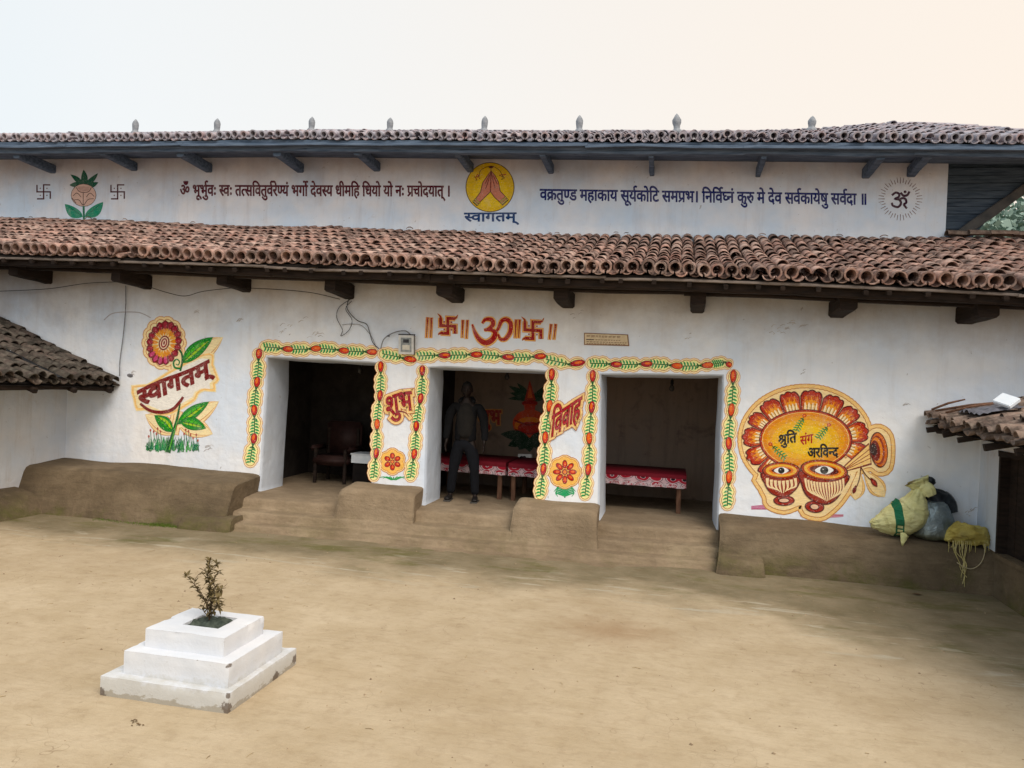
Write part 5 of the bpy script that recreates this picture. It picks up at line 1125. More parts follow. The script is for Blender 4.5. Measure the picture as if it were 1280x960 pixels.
# grass
for k in range(150):
    x = random.uniform(112, 432); e = 1 - abs((x - 270) / 175) ** 3; y0 = 872 + random.uniform(-16, 16) * e; h = random.uniform(25, 80) * (.5 + .5 * e); lean = random.uniform(-18, 18)
    P.stroke([Q(x, y0), Q(x + lean * .4, y0 - h * .6), Q(x + lean, y0 - h)], random.uniform(1.0, 1.9), random.choice((GRN, DGR, rgb(60, 140, 90), rgb(24, 110, 80), rgb(110, 170, 110))), w1=.3)
for x, y in ((138, 752), (158, 760), (128, 790), (175, 775), (200, 760), (355, 750), (372, 758), (385, 780), (400, 800), (430, 815), (420, 780), (182, 742), (345, 775)):
    P.stroke([Q(x + 6, y + 70), Q(x, y)], .7, rgb(50, 120, 90)); P.disc(Q(x, y), 1.1, 1.8, rgb(176, 96, 84), n=8)
P.stroke(smooth_line([Q(*p) for p in ((248, 882), (272, 790), (300, 690), (320, 590))], 5), 30 * s_, DGR, w1=9 * s_)
P.stroke(smooth_line([Q(*p) for p in ((254, 870), (280, 780), (304, 690))], 5), 8 * s_, rgb(96, 176, 70), w1=3 * s_)
for a, b, w, bd in (((330, 340), (524, 178), 84, -1.5), ((303, 716), (500, 576), 72, -1.0), ((322, 700), (480, 740), 76, -1.5), ((274, 762), (162, 660), 74, 1.5)):
    P.leaf(Q(*a), Q(*b), w * s_ + .8, DGR, bd); P.leaf(Q(*a), Q(*b), w * s_ - .8, rgb(40, 140, 50), bd)
    A_, B_ = Vector(Q(*a)), Vector(Q(*b)); d = B_ - A_; n_ = Vector((-d.y, d.x)).normalized()
    P.leaf(A_ + d * .1 + n_ * bd * .5 + n_ * 1.2, A_ + d * .85 + n_ * bd * .6 + n_ * 1.0, w * s_ * .34, rgb(170, 206, 70), bd); P.leaf(A_ + d * .12 - n_ * 1.4 + n_ * bd * .5, A_ + d * .8 - n_ * 1.2 + n_ * bd * .6, w * s_ * .26, rgb(84, 180, 60), bd)
    P.stroke(smooth_line([A_, A_ + d * .5 + n_ * bd, B_], 5), 1.2, DGR, w1=.4)
    for k in range(5):
        for s in (-1, 1):
            p = A_ + d * (.15 + .15 * k) + n_ * bd * .8; P.stroke([p, p + d * .10 + n_ * s * w * s_ * (.40 - .05 * abs(k - 2))], .8, DGR, w1=.3)
P.stroke(smooth_line([Q(*p) for p in ((322, 385), (334, 330), (330, 280), (305, 245))], 5), 2.4, DGR)
P.stroke(smooth_line([Q(*p) for p in ((320, 372), (288, 366), (280, 335), (298, 316), (316, 328), (310, 350), (296, 346))], 5), 2.6, rgb(24, 120, 56), w1=1.0)
fc = Vector(Q(222, 215)); npt = 17
for k in range(npt):
    a = 2 * PI * k / npt - .5; d = Vector((math.cos(a) * 22.5, math.sin(a) * 28.5)); tilt = Vector((d.x - d.y * .10, d.y)); tip = fc + tilt
    P.leaf(fc + tilt * .2, tip, 9.6, MAR, 0, .78)
    P.leaf(fc + tilt * .3, fc + tilt * .72, 5.0, rgb(236, 156, 72) if k % 3 else rgb(240, 180, 100), 0, .6)
    P.leaf(fc + tilt * .56, fc + tilt * .94, 4.8, rgb(168, 40, 60) if k not in (5, 6, 7, 8) else rgb(206, 90, 130), 0, .6)
P.disc(fc, 6.6, 9.4, MAR, .25); P.disc(fc, 5.0, 7.6, rgb(246, 222, 190), .25); P.disc(fc, 3.9, 6.2, rgb(150, 30, 40), .25); P.disc(fc, 2.3, 4.2, rgb(244, 214, 190), .25); P.disc(fc, 1.0, 2.6, MAR, .25)
L = RUNS['swagatam'][1]
def tf(x, y):
    t = x / L; w = (62 - y) / 62 * 19.5 * (1.0 - .14 * t); return (Q(60, 0)[0] + 88 * t + w * .12, Q(0, 516)[1] - 38.5 * t - .5 - 1.5 * math.sin(2 * PI * t) + w)
P.text('swagatam', tf, rgb(122, 24, 26), bold=2.9)
P.stroke(smooth_line([Q(*p) for p in ((78, 590), (130, 628), (200, 642), (270, 626), (315, 582), (337, 550))], 5), 3.0, rgb(122, 24, 26), mid=4.2)
P.build('painted_welcome_flower', label='tall painted flower with a maroon welcome word on a cream banner')

# ---- drums, horn and sunburst with the two names
P = Paint(0); Q = lambda x, y: (920 + x / 5.333, 470 + y / 5.333); s_ = 1 / 5.333
C0 = (465, 425); edges = [-30, -4, 25, 48, 72, 96, 118, 142, 163, 190, 215, 238]
def ell(t, rx, ry): a = math.radians(t); return Q(C0[0] + rx * math.cos(a), C0[1] - ry * math.sin(a))
def horn_outline(g=0):
    return [(712 - g * .3, 600 - g), (800, 520 - g), (888, 440 - g), (905, 385 - g * .6), (955, 370 - g), (1002 + g * .4, 410 - g * .7), (1012 + g, 500), (1000 + g * .7, 600 + g * .5), (955, 618 + g), (915 - g * .1, 590 + g), (860, 592 + g), (735, 640 + g)]
def halo_d(g, c):
    for t0, t1 in zip(edges, edges[1:]):
        tm = (t0 + t1) / 2; n_ = 5
        for k in range(n_):
            t = lerp(t0, t1, (k + .5) / n_); x, y = ell(t, 372, 290); r = (40 + g) * s_; P.disc((x, y), r, r, c, n=14)
    P.stroke(smooth_line([Q(*p) for p in horn_outline()], 3, True), 2 * (g + 6) * s_, c, closed=True)
    P.fill([Q(*p) for p in horn_outline()], c)
    for a, b, w in (((825, 600), (795, 828), 78), ((830, 605), (992, 806), 84)): P.leaf(Q(*a), Q(*b), (w + 1.2 * g - 20) * s_, c, 0, .66)
    body = [(170, 650), (185, 740), (215, 800), (230, 850), (320, 880), (410, 850), (450, 850), (470, 905), (560, 925), (620, 890), (690, 820), (760, 700), (760, 600), (460, 400)]
    P.stroke(smooth_line([Q(*p) for p in body], 3, True), 2 * g * s_, c, closed=True); P.fill([Q(*p) for p in body], c)
for k in range(5): P.stroke(smooth_line([Q(105, 872 + k * 3), Q(240, 862 + k * 6), Q(330, 890), Q(420, 880 + k * 4)], 4), 2.2, rgb(206, 150, 176) if k % 2 else rgb(190, 110, 140), w1=.8)
for k in range(6): P.stroke(smooth_line([Q(430, 890 + k * 8), Q(560, 915 + k * 5), Q(660, 925 + k * 3), Q(715, 925 + k * 2)], 4), 2.4, rgb(214, 160, 178) if k % 2 else rgb(196, 104, 112), w1=.8)
halo_d(46, rgb(204, 146, 94)); halo_d(40, rgb(246, 206, 142)); halo_d(20, rgb(190, 128, 80)); halo_d(15, rgb(250, 222, 170))
for t0, t1 in zip(edges, edges[1:]):
    w = t1 - t0
    def petal(rx0, ry0, rx1, ry1, inset, c, bumps=3):
        pts = []
        for k in range(13):
            f = k / 12; t = lerp(t0 + inset, t1 - inset, f); b = 1 + .035 * abs(math.sin(f * PI * bumps)) - .10 * (abs(2 * f - 1) ** 3); pts.append(ell(t, rx1 * b, ry1 * b))
        for k in range(5): pts.append(ell(lerp(t1 - inset * .6, t0 + inset * .6, k / 4), rx0, ry0))
        P.fill(pts, c)
    petal(285, 180, 414, 326, .2, rgb(96, 20, 22)); petal(290, 184, 405, 317, 1.3, rgb(182, 50, 30)); petal(292, 186, 378, 290, 2.6, rgb(214, 98, 34), 4); petal(294, 188, 352, 262, 3.8, rgb(238, 156, 44), 5); petal(296, 190, 330, 234, 3.0, rgb(246, 204, 140), 4)
    for k in range(4):
        t = lerp(t0 + 3, t1 - 3, (k + .5) / 4); P.stroke([ell(t, 300, 194), ell(t, 338, 246)], 1.5, rgb(250, 232, 200)); P.stroke([ell(t + 1.8, 300, 194), ell(t + 1.8, 334, 240)], .6, rgb(90, 30, 16))
    for k in range(7):
        t = lerp(t0 + 2, t1 - 2, (k + .5) / 7); P.stroke([ell(t, 350 + 10 * (k % 2), 262), ell(t, 385, 296)], .7, rgb(250, 190, 60) if k % 2 else rgb(120, 30, 20), w1=.3)
P._emit([ell(k * 10, 312, 204) for k in range(36)], [tuple(range(36))], rgb(110, 28, 22)); P._emit([ell(k * 10, 303, 196) for k in range(36)], [tuple(range(36))], rgb(186, 60, 30)); P._emit([ell(k * 10, 292, 186) for k in range(36)], [tuple(range(36))], rgb(246, 206, 130)); P._emit([ell(k * 10, 287, 182) for k in range(36)], [tuple(range(36))], rgb(226, 138, 34))
for rx, ry, c in ((262, 160, rgb(232, 158, 42)), (225, 132, rgb(238, 180, 58)), (170, 96, rgb(242, 200, 90))): P._emit([ell(k * 12, rx, ry) for k in range(30)], [tuple(range(30))], c)
for a, b in (((400, 365), (450, 275)), ((545, 415), (612, 335)), ((330, 550), (240, 465))):
    A_, B_ = Vector(Q(*a)), Vector(Q(*b)); fern(P, A_, B_, .72); P.disc(B_ + (B_ - A_) * .12, 2.8, 2.4, rgb(196, 70, 40), n=9); P.disc(B_ + (B_ - A_) * .12, 1.3, 1.1, rgb(236, 150, 90), n=8)
P.text('shruti', line_tf(*Q(282, 398), *Q(402, 380), RUNS['shruti'][1], 11.2), BLK, bold=1.2)
P.text('sang', line_tf(*Q(428, 405), *Q(512, 388), RUNS['sang'][1], 10.5), rgb(176, 40, 34), bold=.8)
P.text('arvind', line_tf(*Q(478, 482), *Q(680, 478), RUNS['arvind'][1], 11.2), BLK, bold=1.2)
# horn
P.fill([Q(*p) for p in ((720, 598), (885, 445), (905, 590), (735, 636))], rgb(120, 34, 20)); P.fill([Q(*p) for p in ((727, 602), (885, 458), (898, 580), (742, 628))], rgb(244, 206, 140))
for a, b in (((735, 612), (888, 490)), ((738, 616), (892, 520)), ((740, 620), (896, 548))): P.stroke([Q(*a), Q(*b)], 1.0, rgb(150, 60, 30))
P.disc(Q(952, 492), 60 * s_, 120 * s_, rgb(84, 24, 18), -.12, 28); P.disc(Q(954, 492), 53 * s_, 112 * s_, rgb(214, 110, 44), -.12, 28); P.disc(Q(946, 494), 44 * s_, 98 * s_, rgb(150, 52, 30), -.12, 24); P.disc(Q(940, 494), 38 * s_, 86 * s_, rgb(230, 140, 60), -.12, 24); P.disc(Q(930, 498), 31 * s_, 70 * s_, rgb(120, 34, 24), -.12, 22); P.disc(Q(918, 490), 22 * s_, 42 * s_, rgb(46, 14, 12), -.12, 20)
# tassels
for a, m, b in (((832, 612), (822, 690), (790, 770)), ((836, 612), (870, 665), (922, 712))):
    P.stroke(smooth_line([Q(*a), Q(*m), Q(*b)], 4), 1.1, rgb(84, 28, 20))
P.leaf(Q(800, 725), Q(782, 785), 5.0, rgb(110, 28, 24), 0, .6); P.leaf(Q(896, 676), Q(942, 740), 6.5, rgb(110, 28, 24), 0, .55); P.leaf(Q(904, 690), Q(936, 730), 3.2, rgb(176, 60, 50), 0, .55)
def tabla(cx, cy, rx, ry, body, base, nst, rot):
    bx, by, brx, bry = base
    P.disc(Q(bx, by), (brx) * s_, (bry) * s_, rgb(84, 20, 20), rot, 24); P.disc(Q(bx, by), (brx - 8) * s_, (bry - 7) * s_, rgb(160, 48, 36), rot, 24); P.disc(Q(bx - 2, by), (brx - 32) * s_, (bry - 18) * s_, rgb(70, 18, 18), rot, 18); P.disc(Q(bx, by), (brx - 40) * s_, (bry - 24) * s_, rgb(240, 200, 170), rot, 14)
    pts = smooth_line([Q(*p) for p in body], 4, True); P.fill([(p.x, p.y) for p in pts], rgb(92, 22, 20))
    inner = [(lerp(p[0], cx, .075), lerp(p[1], cy + 60, .06)) for p in body]; P.fill([(p.x, p.y) for p in smooth_line([Q(*p) for p in inner], 4, True)], rgb(150, 46, 28))
    lo = max(p[1] for p in body) - 22; xm = [p[0] for p in body if p[1] > lo - 30]; xm = sum(xm) / len(xm)
    for k in range(nst):
        f = (k + .5) / nst; xt = lerp(cx - rx * .90, cx + rx * .90, f); yt = cy + ry * .95 * math.sqrt(max(0, 1 - ((xt - cx) / rx) ** 2)) + 26; xb = lerp(xm - rx * .40, xm + rx * .40, f)
        P.stroke(smooth_line([Q(xt, yt), Q(lerp(xt, xb, .45) + (f - .5) * 50, lerp(yt, lo, .5)), Q(xb, lo - abs(f - .5) * 70)], 3), rx * 1.05 / nst * s_ * 1.35, rgb(248, 222, 176), w1=.8)
    for g, c in ((10, rgb(70, 16, 16)), (2, rgb(176, 66, 34)), (-14, rgb(240, 186, 96)), (-36, rgb(226, 120, 50)), (-52, rgb(96, 30, 26))): P.disc(Q(cx, cy), (rx + g) * s_, (ry + g * .62) * s_, c, rot, 30)
    e = .42 * rx; P.fill([(p.x, p.y) for p in smooth_line([Q(cx - e, cy), Q(cx - e * .3, cy - ry * .42), Q(cx + e * .4, cy - ry * .40), Q(cx + e, cy), Q(cx + e * .35, cy + ry * .40), Q(cx - e * .4, cy + ry * .38)], 4, True)], WHT)
    P.disc(Q(cx, cy), ry * .44 * s_, ry * .42 * s_, BLK, 0, 14)
    P.disc(Q(cx - 5, cy - 6), .5, .5, WHT, 0, 8)
tabla(302, 630, 118, 50, [(178, 640), (186, 715), (225, 778), (285, 806), (340, 806), (395, 765), (425, 715), (432, 645)], (320, 830, 72, 36), 8, 0)
tabla(588, 628, 150, 62, [(430, 625), (434, 725), (468, 800), (540, 850), (610, 858), (670, 825), (722, 745), (742, 650)], (524, 872, 66, 40), 14, .12)
P.build('painted_wedding_drums', label='painted drums, horn and petalled yellow disc with two names')

# ---- dim paintings on the back wall of the middle room
P = Paint(Y_UP + .002); Q = lambda x, y: (590 + x / 5.333, 460 + y / 5.333)
for a, b, w in (((385, 215), (245, 120), 40), ((385, 215), (250, 165), 36), ((385, 215), (300, 100), 34), ((385, 215), (500, 110), 40), ((385, 215), (520, 165), 40), ((385, 215), (240, 205), 30)): P.leaf(Q(*a), Q(*b), w / 5.3, rgb(24, 60, 40), 1.5)
P.fill([Q(350, 215), Q(385, 80), Q(425, 215)], rgb(170, 46, 30)); P.fill([Q(368, 200), Q(386, 110), Q(405, 200)], rgb(220, 100, 44))
P.disc(Q(385, 235), 10, 4, rgb(150, 30, 30)); P.fill([Q(345, 240), Q(425, 240), Q(415, 300), Q(355, 300)], rgb(190, 60, 40)); P.disc(Q(385, 370), 21.5, 17.5, rgb(200, 70, 36)); P.disc(Q(385, 385), 19, 11, rgb(226, 128, 50)); P.disc(Q(385, 400), 15, 8, rgb(180, 50, 40))
P.stroke(smooth_line([Q(285, 350), Q(385, 380), Q(485, 350)], 4), 2.2, rgb(140, 24, 30)); P.stroke(smooth_line([Q(290, 410), Q(385, 440), Q(480, 410)], 4), 2.0, rgb(140, 24, 30))
for a, b in (((385, 470), (190, 440)), ((385, 470), (240, 520)), ((385, 470), (385, 560)), ((385, 470), (520, 440)), ((385, 470), (500, 530)), ((385, 470), (310, 545))): P.leaf(Q(*a), Q(*b), 13, rgb(22, 50, 32), 1)
P.build('painted_water_pot')
P = Paint(Y_UP + .002); P.text('shubh', line_tf(*Q(45, 285), *Q(190, 285), RUNS['shubh'][1], 17), rgb(150, 40, 36), bold=1.6, halo=((4.5, rgb(190, 140, 90)),)); P.build('painted_back_wall_word')

# ---- chips, scuffs and hairline cracks in the plaster
P = Paint(0)
for cx, cy, n, sp in ((360, 410, 10, 16), (395, 417, 8, 9), (975, 410, 9, 14), (985, 405, 8, 9), (1003, 408, 6, 5), (1131, 505, 4, 4), (162, 469, 7, 4), (299, 400, 5, 4), (243, 390, 3, 3), (720, 392, 4, 10), (1000, 466, 3, 8), (70, 520, 4, 12), (258, 560, 6, 6), (860, 420, 3, 8), (1210, 640, 8, 8)):
    for k in range(n):
        a = random.uniform(-.9, -.2); x = cx + random.gauss(0, sp * .5); y = cy + random.gauss(0, sp * .28) - (x - cx) * .45; L_ = random.uniform(1.2, 4.5)
        P.stroke([(x, y), (x + L_ * math.cos(a), y + L_ * math.sin(a)), (x + L_ * 1.6 * math.cos(a + .4), y + L_ * 1.6 * math.sin(a + .4))], random.uniform(.4, 1.0), random.choice((rgb(168, 162, 162), rgb(150, 142, 138), rgb(184, 176, 170))), w1=.2)
P.stroke(smooth_line([(130, 400), (140, 392), (157, 390), (175, 391), (188, 397)], 5), 1.2, rgb(176, 172, 176)); P.disc((162.5, 469.5), 4, 2.4, rgb(120, 120, 126), .2, 10); P.disc((163, 470), 2.4, 1.4, rgb(84, 84, 88), .2, 8)
P.build('plaster_chips')
# ================================================================= THINGS IN THE YARD AND ON THE WALL
# ---- stepped white planter with its small withered bush
tp = empty('stepped_planter', (-2.88, -5.07, 0), 'white three-tiered square masonry planter standing alone in the courtyard', 'planter')
def planter_mat():
    t = NT('whitewashed_masonry'); z = t.sep()[2]; n1 = t.noise(9, 6, .7); n2 = t.noise(30, 5, .7); st = t.noise(14, 5, .7, vec=t.mapping((1, 1, 2)))
    c = t.ramp(t.noise(2.5, 4, .6), [(.3, S(200, 205, 213)), (.7, S(216, 217, 220))])
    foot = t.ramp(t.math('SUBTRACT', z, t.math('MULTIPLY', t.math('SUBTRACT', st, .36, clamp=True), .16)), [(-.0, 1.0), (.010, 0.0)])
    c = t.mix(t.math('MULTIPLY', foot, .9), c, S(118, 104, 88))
    foot2 = t.ramp(t.math('SUBTRACT', z, t.math('MULTIPLY', n1, .20)), [(0, .6), (.05, 0.0)]); c = t.mix(foot2, c, S(176, 172, 160))
    c = t.mix(t.ramp(n1, [(.62, 0.0), (.72, .4)]), c, S(186, 182, 174)); c = t.mix(t.ramp(n2, [(.66, 0.0), (.73, .6)]), c, S(150, 140, 128))
    for pt_, rr in (((-2.505, -5.42, .255), .028), ((-2.455, -5.49, .112), .03), ((-2.46, -5.49, .03), .05), ((-2.72, -5.42, .262), .008), ((-3.325, -5.49, .0), .06), ((-2.455, -4.95, .02), .05), ((-2.455, -4.70, .05), .04)):
        vm = t.n('ShaderNodeVectorMath'); vm.operation = 'DISTANCE'; vm.inputs[1].default_value = pt_; t.l(t.vec, vm.inputs[0])
        k_ = t.ramp(t.math('ADD', vm.outputs['Value'], t.math('MULTIPLY', t.math('SUBTRACT', n2, .5), rr * 2.2)), [(rr * .7, 1.0), (rr * .85, 0.0)]); c = t.mix(t.math('MULTIPLY', k_, .85), c, S(98, 86, 76))
    return t.done(c, .9, [(n1, .4, .012), (n2, .4, .004)])
M['planter'] = planter_mat()
def tier(x0, x1, y0, y1, z0, z1, hole=None):
    mb = MB(); NX, NY, NZ = 26, 24, 5
    def rough(p):
        e = sum((abs(p.x - a) < .012) for a in (x0, x1)) + sum((abs(p.y - a) < .012) for a in (y0, y1)) + (abs(p.z - z1) < .008)
        w = Vector((nz(p.x, p.y, p.z + 3, 9), nz(p.x + 7, p.y, p.z, 9), nz(p.x, p.y + 7, p.z, 9))) * .0035
        if e >= 2:
            ch = max(0, nz(p.x, p.y, p.z, 13) - .25) * .035 + .004; c = Vector(((x0 + x1) / 2, (y0 + y1) / 2, (z0 + z1) / 2)); d = c - p; d.z *= 1.6; w += d.normalized() * ch
        return p + w
    fx = [x0, x0 + .006] + frange(x0, x1, NX)[1:-1] + [x1 - .006, x1]; fy = [y0, y0 + .006] + frange(y0, y1, NY)[1:-1] + [y1 - .006, y1]; fz = [z0] + frange(z0, z1, NZ)[1:-1] + [z1 - .006, z1]
    mb.grid(lambda x, z: rough(Vector((x, y0, z))), fx, fz); mb.grid(lambda x, z: rough(Vector((x, y1, z))), fx, fz, flip=True)
    mb.grid(lambda y, z: rough(Vector((x1, y, z))), fy, fz); mb.grid(lambda y, z: rough(Vector((x0, y, z))), fy, fz, flip=True)
    if not hole: mb.grid(lambda x, y: rough(Vector((x, y, z1))), fx, fy)
    else:
        hx0, hx1, hy0, hy1 = hole
        for xa in ([x for x in fx if x <= hx0] + [hx0], [hx1] + [x for x in fx if x >= hx1]): mb.grid(lambda x, y: rough(Vector((x, y, z1))), xa, fy)
        for ya in ([y for y in fy if y <= hy0] + [hy0], [hy1] + [y for y in fy if y >= hy1]): mb.grid(lambda x, y: rough(Vector((x, y, z1))), frange(hx0, hx1, 8), ya)
        for (a, b) in (((hx0, hy0), (hx1, hy0)), ((hx1, hy0), (hx1, hy1)), ((hx1, hy1), (hx0, hy1)), ((hx0, hy1), (hx0, hy0))):
            mb.grid(lambda u, z: Vector((lerp(a[0], b[0], u), lerp(a[1], b[1], u), z)), frange(0, 1, 4), [z1 - .09, z1], flip=True)
    return mb.build('tier', M['planter'], tp)
tier(-3.325, -2.455, -5.49, -4.67, -.03, .118)
tier(-3.225, -2.505, -5.42, -4.78, .112, .262)
HO = (-2.985, -2.735, -5.19, -4.97)
tier(-3.15, -2.60, -5.33, -4.86, .257, .378, HO)
mb = MB(); mb.grid(lambda x, y: (x, y, .36 + .03 * nz(x, y, 0, 9) + .018 * nz(x, y, 5, 25) + .03 * math.exp(-((x + 2.82) ** 2 + (y + 5.05) ** 2) / .004)), frange(HO[0] - .004, HO[1] + .004, 24), frange(HO[2] - .004, HO[3] + .004, 24))
mb.build('soil', simple('planter_soil', S(44, 52, 46), S(84, 92, 82), 30, .95, .7, .01), tp)
def litter_leaf(mb, p, d, L, w, up=Vector((0, 0, 1)), curl=.2):
    d = d.normalized(); s = d.cross(up)
    if s.length < .05: s = d.cross(Vector((1, 0, 0)))
    s.normalize(); n = s.cross(d)
    pts = [p, p + d * L * .35 + s * w - n * L * curl * .1, p + d * L * .7 + s * w * .8 - n * L * curl * .45, p + d * L - n * L * curl, p + d * L * .7 - s * w * .8 - n * L * curl * .45, p + d * L * .35 - s * w - n * L * curl * .1, p + d * L * .5 + n * w * -.35]
    mb.add(pts, [(0, 6, 1), (1, 6, 2), (2, 6, 3), (3, 6, 4), (4, 6, 5), (5, 6, 0)], True)
bush = empty('withered_bush', (-2.85, -5.07, .37), 'small half-dried holy basil bush with curled brown leaves growing out of the white planter', 'plant')
LEAF = simple('dry_leaf', S(70, 62, 38), S(116, 100, 64), 40, .8, .2); STEM = simple('dry_stem', S(60, 48, 36), S(96, 80, 60), 30, .9, .4)
TWO = {}
rg = random.Random(5)
pl = lambda px, py: onY(px, py, -5.07)
branches = [[(262, 782), (261, 765), (262, 750), (258, 735), (256, 722), (254, 704)], [(262, 776), (259, 755), (264, 735), (259, 718), (262, 708)], [(262, 770), (266, 752), (270, 742), (276, 736)], [(262, 765), (258, 745), (248, 730), (238, 718)], [(262, 760), (265, 745), (268, 730), (266, 718)], [(261, 775), (268, 762), (277, 752), (282, 744)], [(262, 758), (254, 744), (247, 724), (250, 712)], [(262, 772), (256, 760), (252, 748)], [(263, 768), (272, 756), (279, 757)]]
mbs = MB(); sprigs = []
for bi, br in enumerate(branches):
    off = [(k / max(1, len(br) - 1)) * rg.uniform(-.09, .09) for k in range(len(br))]
    pts = [pl(*p) + Vector((0, o_, 0)) for p, o_ in zip(br, off)]
    if bi == 0: pts[0].z = .36
    mbs.tube(smooth_line([tuple(p) for p in pts], 3), [lerp(.006 if bi == 0 else .0038, .0015, k / (3 * (len(pts) - 1))) for k in range(3 * (len(pts) - 1) + 1)], 5)
    sprigs.append(smooth_line([tuple(p) for p in pts], 6))
mbs.build('stem', STEM, bush)
for si, sp in enumerate(sprigs):
    mb = MB()
    for k, p in enumerate(sp):
        if k < 4: continue
        for _ in range(2 if si > 1 else 4):
            d = (sp[min(k + 1, len(sp) - 1)] - sp[k - 1]).normalized(); a = rg.uniform(0, 2 * PI); out = Vector((math.cos(a), math.sin(a), rg.uniform(-.7, .9)))
            litter_leaf(mb, p, out + d * .6, rg.uniform(.024, .050), rg.uniform(.0055, .0105), curl=rg.uniform(-.2, .7))
    p = sp[-1]
    for _ in range(6): litter_leaf(mb, p, Vector((rg.uniform(-1, 1), rg.uniform(-1, 1), rg.uniform(-.2, 1))), rg.uniform(.03, .060), rg.uniform(.006, .011), curl=rg.uniform(0, .7))
    mb.build('leaf_sprig', LEAF, bush)

# ---- sacks on the right ledge
def woven(name, c1, c2, sheen=.5, band=None):
    t = NT(name); w1 = t.n('ShaderNodeTexWave'); w1.inputs['Scale'].default_value = 55; w1.bands_direction = 'X'; t.l(t.vec, w1.inputs[0]); w2 = t.n('ShaderNodeTexWave'); w2.inputs['Scale'].default_value = 55; w2.bands_direction = 'Z'; t.l(t.vec, w2.inputs[0])
    f = t.noise(7, 5, .6); c = t.ramp(f, [(.3, c1), (.7, c2)])
    if band:
        X_, Y_, Z_ = t.sep(); u = t.math('ADD', X_, t.math('MULTIPLY', t.math('SUBTRACT', Z_, .62), band[2]))
        st = t.math('MULTIPLY', t.math('MULTIPLY', t.math('GREATER_THAN', u, band[0]), t.math('LESS_THAN', u, band[1])), t.math('LESS_THAN', Y_, band[3]))
        sq = t.math('MULTIPLY', t.math('MULTIPLY', t.math('GREATER_THAN', u, band[0] + .018), t.math('LESS_THAN', u, band[1] - .014)), t.math('MULTIPLY', t.math('LESS_THAN', Z_, .64), t.math('GREATER_THAN', t.math('FRACT', t.math('MULTIPLY', Z_, 22.0)), .38)))
        c = t.mix(t.math('MULTIPLY', st, t.math('SUBTRACT', 1.0, sq)), c, S(20, 110, 76))
    c = t.mix(t.attr('pr')[2], c, S(24, 104, 72)); c = t.mix(t.attr('dirt')[2], c, S(110, 96, 60))
    return t.done(c, sheen, [(w1.outputs[1], .3, .003), (w2.outputs[1], .3, .003), (t.noise(16, 4, .6), .6, .015), (t.noise(5, 5, .6, vec=t.mapping((1, 1, 3.5)), dist=1.0), .8, .04)])
M['sack_y'] = woven('yellow_woven_plastic', S(212, 208, 138), S(236, 233, 176))
def sack_mesh(name, axis_pts, radii, seed, n=28, squash=.8, folds=7, fold_amp=.05, floor=None, sub=4, crease=1.0):
    """a filled bag round a bent axis, wrinkled towards the tie"""
    P = smooth_line([tuple(p) for p in axis_pts], sub); R_ = [interp(i / (len(P) - 1) * (len(radii) - 1), list(enumerate(radii))) for i in range(len(P))]
    mb = MB(); vs = []; ref = Vector((0, 1, 0))
    for i, p in enumerate(P):
        d = (P[min(i + 1, len(P) - 1)] - P[max(0, i - 1)]).normalized(); x = ref.cross(d).normalized(); y = d.cross(x)
        for k in range(n):
            a = 2 * PI * k / n; r = R_[i]; tight = max(0, 1 - r / (max(radii) * .75))
            r *= 1 + fold_amp * (1 + 4 * tight) * math.sin(a * folds + seed + i * .12) * .5 + .10 * nz(math.cos(a) * 1.5 + seed, math.sin(a) * 1.5, i * .12, 1.2)
            r *= 1 - crease * .05 * abs(nz(a * 2.2 + seed, i * .10, 0, 1.6)) - crease * .035 * abs(nz(a * 1.1, i * .35, seed + 4, 1.5))
            q = p + (x * math.cos(a) + y * math.sin(a) * squash) * r + d * .02 * nz(a, i, seed, .8)
            if floor is not None and q.z < floor(q): q.z = floor(q) + .001
            vs.append(q)
    m = len(P); fs = [(i * n + k, i * n + (k + 1) % n, (i + 1) * n + (k + 1) % n, (i + 1) * n + k) for i in range(m - 1) for k in range(n)]
    fs.append(tuple(range(n))[::-1]); fs.append(tuple((m - 1) * n + k for k in range(n)))
    mb.add(vs, fs, True); return mb.mesh(name), m, n
def ledge_top(q): return .475 + (q.y + .4) * .2 if q.y > -.44 else -1
s1 = empty('yellow_sack', onY(1124, 664, -.24), 'full yellow woven sack with a green printed stripe, tied and slumped on the ledge', 'sack')
Yk = -.27
ax = [onY(1088, 655, Yk), onY(1096, 654, Yk), onY(1110, 652, Yk), onY(1126, 648, Yk - .02), onY(1137, 641, Yk), onY(1143, 630, Yk), onY(1147, 619, Yk), onY(1150, 612, Yk)]
me, m_, n_ = sack_mesh('sack_body', ax, [.02, .075, .155, .210, .205, .150, .085, .05], 2, 40, .85, 9, .05, ledge_top, 5)
def put_attr(me, name, fn):
    at = me.attributes.new(name, 'FLOAT', 'POINT'); at.data.foreach_set('value', [fn(v.co) for v in me.vertices])
g0, g1 = onY(1124, 626, Yk - .2), onY(1133, 628, Yk - .2)
def green(co):
    dx = co.x - CAMP.x; dy = co.y - CAMP.y
    u = co.x; st = 1.0 if g0.x + .0 < u - (co.z - .6) * -.02 < g1.x - .0 else 0.0
    return st * (1.0 if co.y < Yk else 0.0) * (0.15 if (co.z < .62 and int((co.z) * 34) % 2 == 0 and g0.x + .02 < u < g1.x - .02) else 1.0)
bm = bmesh.new(); bm.from_mesh(me); bmesh.ops.subdivide_edges(bm, edges=bm.edges[:], cuts=1, use_grid_fill=True); bm.to_mesh(me); bm.free(); smooth(me)
put_attr(me, 'dirt', lambda co: max(0, .25 - abs(co.z - .5)) * .8)
put('sack_body', me, woven('printed_woven_plastic', S(212, 208, 138), S(236, 233, 176), .5, (g0.x - .01, g1.x + .0, .12, Yk)), s1)
